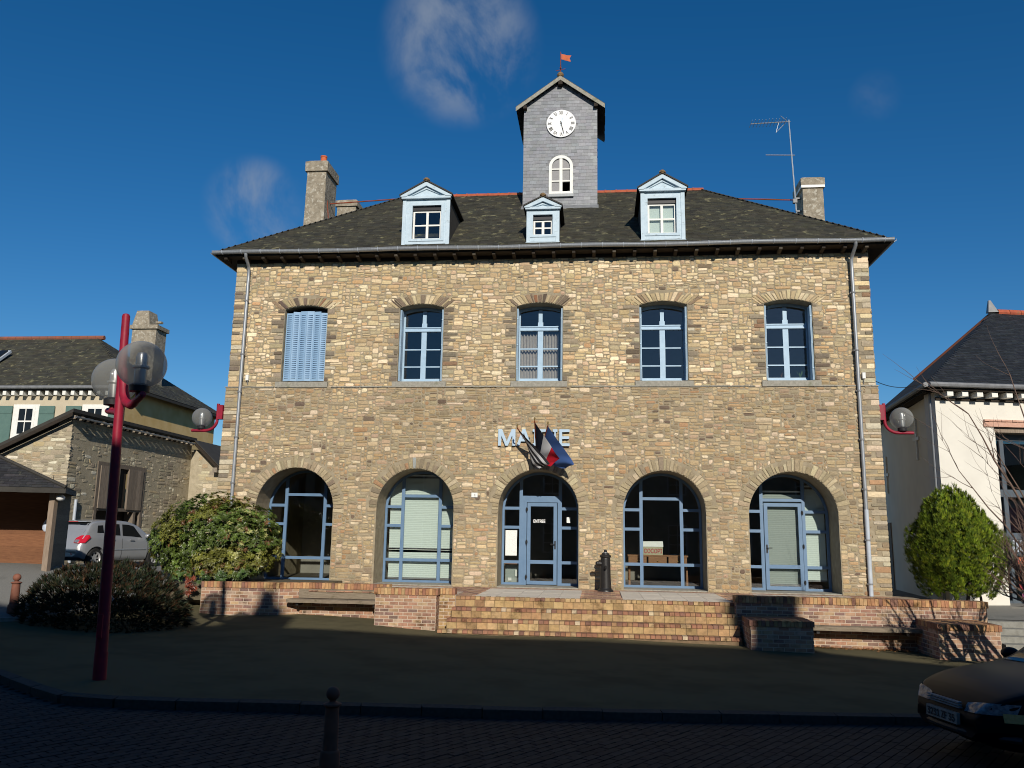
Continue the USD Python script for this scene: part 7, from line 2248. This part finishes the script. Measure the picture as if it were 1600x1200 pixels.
part(WR, 'finial', hexa([(R0[0] - .16, R0[1] - .1, zr2), (R0[0] + .16, R0[1] - .1, zr2), (R0[0] + .16, R0[1] + .1, zr2), (R0[0] - .16, R0[1] + .1, zr2), (R0[0] - .10, R0[1] - .04, zr2 + .42), (R0[0] - .04, R0[1] - .04, zr2 + .42), (R0[0] - .04, R0[1] + .04, zr2 + .42), (R0[0] - .1, R0[1] + .04, zr2 + .42)]), 'lead')
part(WHs, 'gutter', cat([tube([(*(E0 + fn * 0.06), WZe + .01), (*(E1 + fn * .06), WZe + .01)], 0.07, 8), tube([(*(E0 - fd * 0.06), WZe + .01), (*(E2 - fd * .06), WZe + .01)], 0.07, 8)]), 'lead')
part(WHs, 'soffit', cat([wbox(-0.38, 10, 0.003, 0.40, WZe - 0.12, WZe - 0.105), hexa([(*E0, WZe - .12), (*(a0), WZe - .12), (*(a0 + sd * 9), WZe - .12), (*E2, WZe - .12), (*E0, WZe - .105), (*(a0), WZe - .105), (*(a0 + sd * 9), WZe - .105), (*E2, WZe - .105)])]), 'dark_wood')
for k in range(14):
    u = 0.15 + k * 0.42
    part(WHs, 'eave_block', wbox(u, u + 0.17, 0.004, 0.34, WZe - 0.26, WZe - 0.125), 'white_paint')
part(WHs, 'eave_board', wbox(0.0, 6, 0.003, 0.045, WZe - 0.33, WZe - 0.262), 'dark_wood')
# glazed bay
lint = part(WHs, 'lintel', wbox(OPL - 0.3, 6.0, -0.02, 0.05, OPT - 0.02, OPT + 0.12), 'pink_tile', label='red tiled lintel over the glazed bay')
for k in range(14):
    u = OPL - 0.3 + k * 0.16
    part(lint, 'lintel_tile', wbox(u, u + 0.15, 0.0, 0.075 + rng.uniform(0, .02), OPT + 0.122, OPT + 0.17), 'pink_tile')
part(WHs, 'beam', wbox(OPL - 0.1, 6.0, -0.40, -0.05, OPT - 0.16, OPT - 0.022), 'weathered')
GW = -0.42
bars = [(OPL, OPL + 0.06, -0.4, OPT - .16), (OPL + 0.38, OPL + 0.50, -0.4, OPT - .16), (2.95, 3.05, -0.4, OPT - .16), (4.2, 4.3, -.4, OPT - .16)]
fb = [wbox(u0, u1, GW - 0.06, GW + 0.03, z0, z1) for u0, u1, z0, z1 in bars]
for z0, z1 in ((OPT - 0.34, OPT - 0.165), (2.62, 2.82), (1.48, 1.66), (1.06, 1.15), (-0.3, -0.12)):
    for u0, u1 in ((OPL + 0.06, OPL + 0.38), (OPL + 0.50, 2.95), (3.05, 4.2)):
        fb.append(wbox(u0, u1, GW - 0.05, GW + 0.02, z0, z1))
GZ = part(WHs, 'glazed_bay', cat(fb), 'anthracite')
for u0, u1 in ((OPL + 0.06, OPL + 0.38), (OPL + 0.50, 2.95), (3.05, 4.2)):
    for z0, z1 in ((2.82, OPT - 0.34), (1.66, 2.62), (1.15, 1.48), (-0.12, 1.06)):
        part(GZ, 'pane', wbox(u0, u1, GW - 0.02, GW - 0.015, z0, z1), 'pane_dark')
    for k in range(int((u1 - u0) / 0.11)):
        part(GZ, 'fluted_strip', wbox(u0 + 0.02 + k * 0.11, u0 + 0.085 + k * 0.11, GW - 0.012, GW + 0.012, 1.16, 1.47), 'zinc_pale')
part(WHs, 'reveal', wbox(OPL - 0.012, OPL - 0.002, -0.48, 0.0, -0.4, OPT - 0.2) if False else wbox(OPL + 0.001, OPL + 0.02, -0.38, -0.003, -0.4, OPT - 0.17), 'render_white')
part(WHs, 'interior', cat([wbox(OPL - 0.2, 5, -3.05, -3.0, -.4, 4.4), wbox(OPL - 0.25, OPL - 0.2, -3.0, -0.5, -.4, 4.4), wbox(OPL - .2, 5, -3.0, -.5, 2.62, 2.66)]), 'room')
part(WHs, 'doorstep', wbox(OPL - 0.3, 4.5, -0.40, 0.5, -0.5, -0.235), 'granite')
for k, (u0, z0, w, h, mt, lb) in enumerate(((OPL + 0.62, 0.72, 0.22, 0.30, 'poster_red', 'small red poster, upper left of the right-hand shop glazing'), (OPL + 0.60, 0.16, 0.42, 0.50, 'poster_red', 'large red and orange poster on the right-hand shop glazing'),
                                         (OPL + 1.08, 0.66, 0.3, 0.42, 'poster_pink', 'pink poster high on the right-hand shop glazing'), (OPL + 0.66, -0.10, 0.2, 0.16, 'poster_pink', 'small pink poster low on the right-hand shop glazing'), (OPL + 1.1, 0.12, 0.2, 0.42, 'poster_pink', 'narrow pink poster beside the large red one'))):
    PO = thing('poster', lb, 'poster')
    part(PO, 'sheet', wbox(u0, u0 + w, GW + 0.025, GW + 0.03, z0, z0 + h), mt)
RC = thing('shop_drape', 'dark red cloth drape inside the right-hand shop window', 'drape')
P = np.array([[wpt(u, GW - 0.35 + 0.04 * math.sin(u * 25), z) for z in np.linspace(1.7, 2.35, 5)] for u in np.linspace(OPL + 0.5, 3.0, 40)])
part(RC, 'drape', thick(P, np.array([0, 0.004, 0])), 'red_cloth', smooth=True)
PL = thing('planter', 'black square planter with wispy grey-green plant before the shop', 'planter', (*wpt(OPL + 0.95, 0.55, 0)[:2], -0.24))
part(PL, 'box', cat([hexa([(-.19, -.19, 0), (.19, -.19, 0), (.19, .19, 0), (-.19, .19, 0), (-.22, -.22, .5), (.22, -.22, .5), (.22, .22, .5), (-.22, .22, .5)])]), 'anthracite')
part(PL, 'rim', cat([box(-.24, .24, -.24, -.2, .5, .545), box(-.24, .24, .2, .24, .5, .545), box(-.24, -.2, -.2, .2, .5, .545), box(.2, .24, -.2, .2, .5, .545)]), 'concrete')
r = np.random.default_rng(5)
n = 900
th_ = r.uniform(0, 6.28, n); el = r.uniform(0.4, 1.4, n)
dirs = np.stack([np.cos(th_) * np.cos(el), np.sin(th_) * np.cos(el), np.sin(el)], 1)
st = dirs * r.uniform(0, 0.55, n)[:, None] * [0.8, 0.8, 1.0] + [0, 0, 0.5]
v, f = leaf_quads(st, dirs + r.normal(0, .3, dirs.shape), unit(n, r), r.uniform(.10, .24, n), np.full(n, .012))
part(PL, 'foliage', (v, f), 'leaf_rhodo', tint=np.repeat(np.array([(0.16, 0.17, 0.09)]) * r.uniform(.5, 1.6, (n, 1)), 5, 0))

# ------------------------------------------------------------------ the tall house behind the viewer that shades the square
TH = thing('stone_house', 'long stone house with hipped slate roof and two chimneys closing the square behind the viewer', 'house')
ty0, ty1, tze, trz = -24.6, -34.4, 6.6, 11.40
tx0, tx1, trx0, trx1 = -18.0, 17.0, -11.0, 12.25
tym = (ty0 + ty1) / 2
part(TH, 'wall', cat([box(tx0, tx1, ty0 - .5, ty0, -1.6, tze), box(tx0, tx1, ty1, ty1 + .5, -1.6, tze), box(tx0, tx0 + .5, ty1 + .5, ty0 - .5, -1.6, tze), box(tx1 - .5, tx1, ty1 + .5, ty0 - .5, -1.6, tze)]), 'chimney_stone')
pts = np.array([(tx0 - .4, ty1 - .4, tze), (tx1 + .4, ty1 - .4, tze), (tx1 + .4, ty0 + .4, tze), (tx0 - .4, ty0 + .4, tze), (trx0, tym, trz), (trx1, tym, trz)])
fs = [(0, 1, 5), (0, 5, 4), (1, 2, 5), (2, 3, 4), (2, 4, 5), (3, 0, 4)]
part(TH, 'roof', (pts, np.array(fs)), 'roof_under')
part(TH, 'chimney', box(11.0, 12.2, tym - 0.6, tym + 0.6, 9.5, 13.0), 'chimney_stone', label='broad chimney at the right end of the ridge')
part(TH, 'chimney', cat([box(-0.25, 1.05, tym - 0.4, tym + .4, 10.5, 12.2), box(0.05, 0.75, tym - .3, tym + .3, 12.2, 12.6), lathe([(0, 0), (.26, 0), (.2, .4), (0, .42)], 12, (0.4, tym, 12.6))]), 'chimney_stone', label='stepped chimney near the middle of the ridge')
for k in range(9):
    for z in (0.4, 3.8):
        xx = -16 + k * 3.6
        w_ = part(TH, 'window', box(xx, xx + 1.1, ty0 + 0.002, ty0 + 0.04, z, z + 1.7), 'white_paint')
        part(w_, 'pane', cat([box(xx + .08 + i * .49, xx + .08 + i * .49 + .44, ty0 + 0.041, ty0 + 0.05, z + .08 + j * .54, z + .08 + j * .54 + .48) for i in (0, 1) for j in range(3)]), 'car_glass')
# houses closing the two other sides of the square, out of the picture to the left and right
for nm, lb, x0_, x1_, y0_, y1_, ze_, zr_2, mt in (('row_house', 'rendered row house on the left side of the square, outside the view', -25.0, -14.5, -24.0, -12.5, 7.5, 11.5, 'render_beige'),
                                             ('row_house', 'rendered row house on the right side of the square, outside the view', 24.0, 33.0, -26.0, -6.0, 8.0, 12.0, 'render_white')):
    RH = thing(nm, lb, 'house')
    xm = (x0_ + x1_) / 2
    prof = Polygon([(x0_, -1.6), (x1_, -1.6), (x1_, ze_), (xm, zr_2 - 0.1), (x0_, ze_)])
    part(RH, 'wall', fext(prof, y0_, y1_), mt)
    for sx in (-1, 1):
        xe_ = x0_ - 0.3 if sx < 0 else x1_ + 0.3
        q = np.array([(xe_, y0_ - .3, ze_ - 0.2), (xm, y0_ - .3, zr_2), (xm, y1_ + .3, zr_2), (xe_, y1_ + .3, ze_ - .2)])
        part(RH, 'roof', hexa(np.vstack([q, q + [0, 0, 0.15]])), 'roof_under')
    xf = x1_ if x0_ < 0 else x0_
    sg = 1 if x0_ < 0 else -1
    for yy_ in np.arange(y0_ + 1.2, y1_ - 1.5, 2.6):
        for z in (0.4, 3.2, 5.6):
            part(RH, 'window', box(min(xf + sg * 0.003, xf + sg * 0.05), max(xf + sg * 0.003, xf + sg * 0.05), yy_, yy_ + 1.0, z, z + 1.5), 'car_glass')
print('prims', sum(1 for _ in stage.Traverse()))
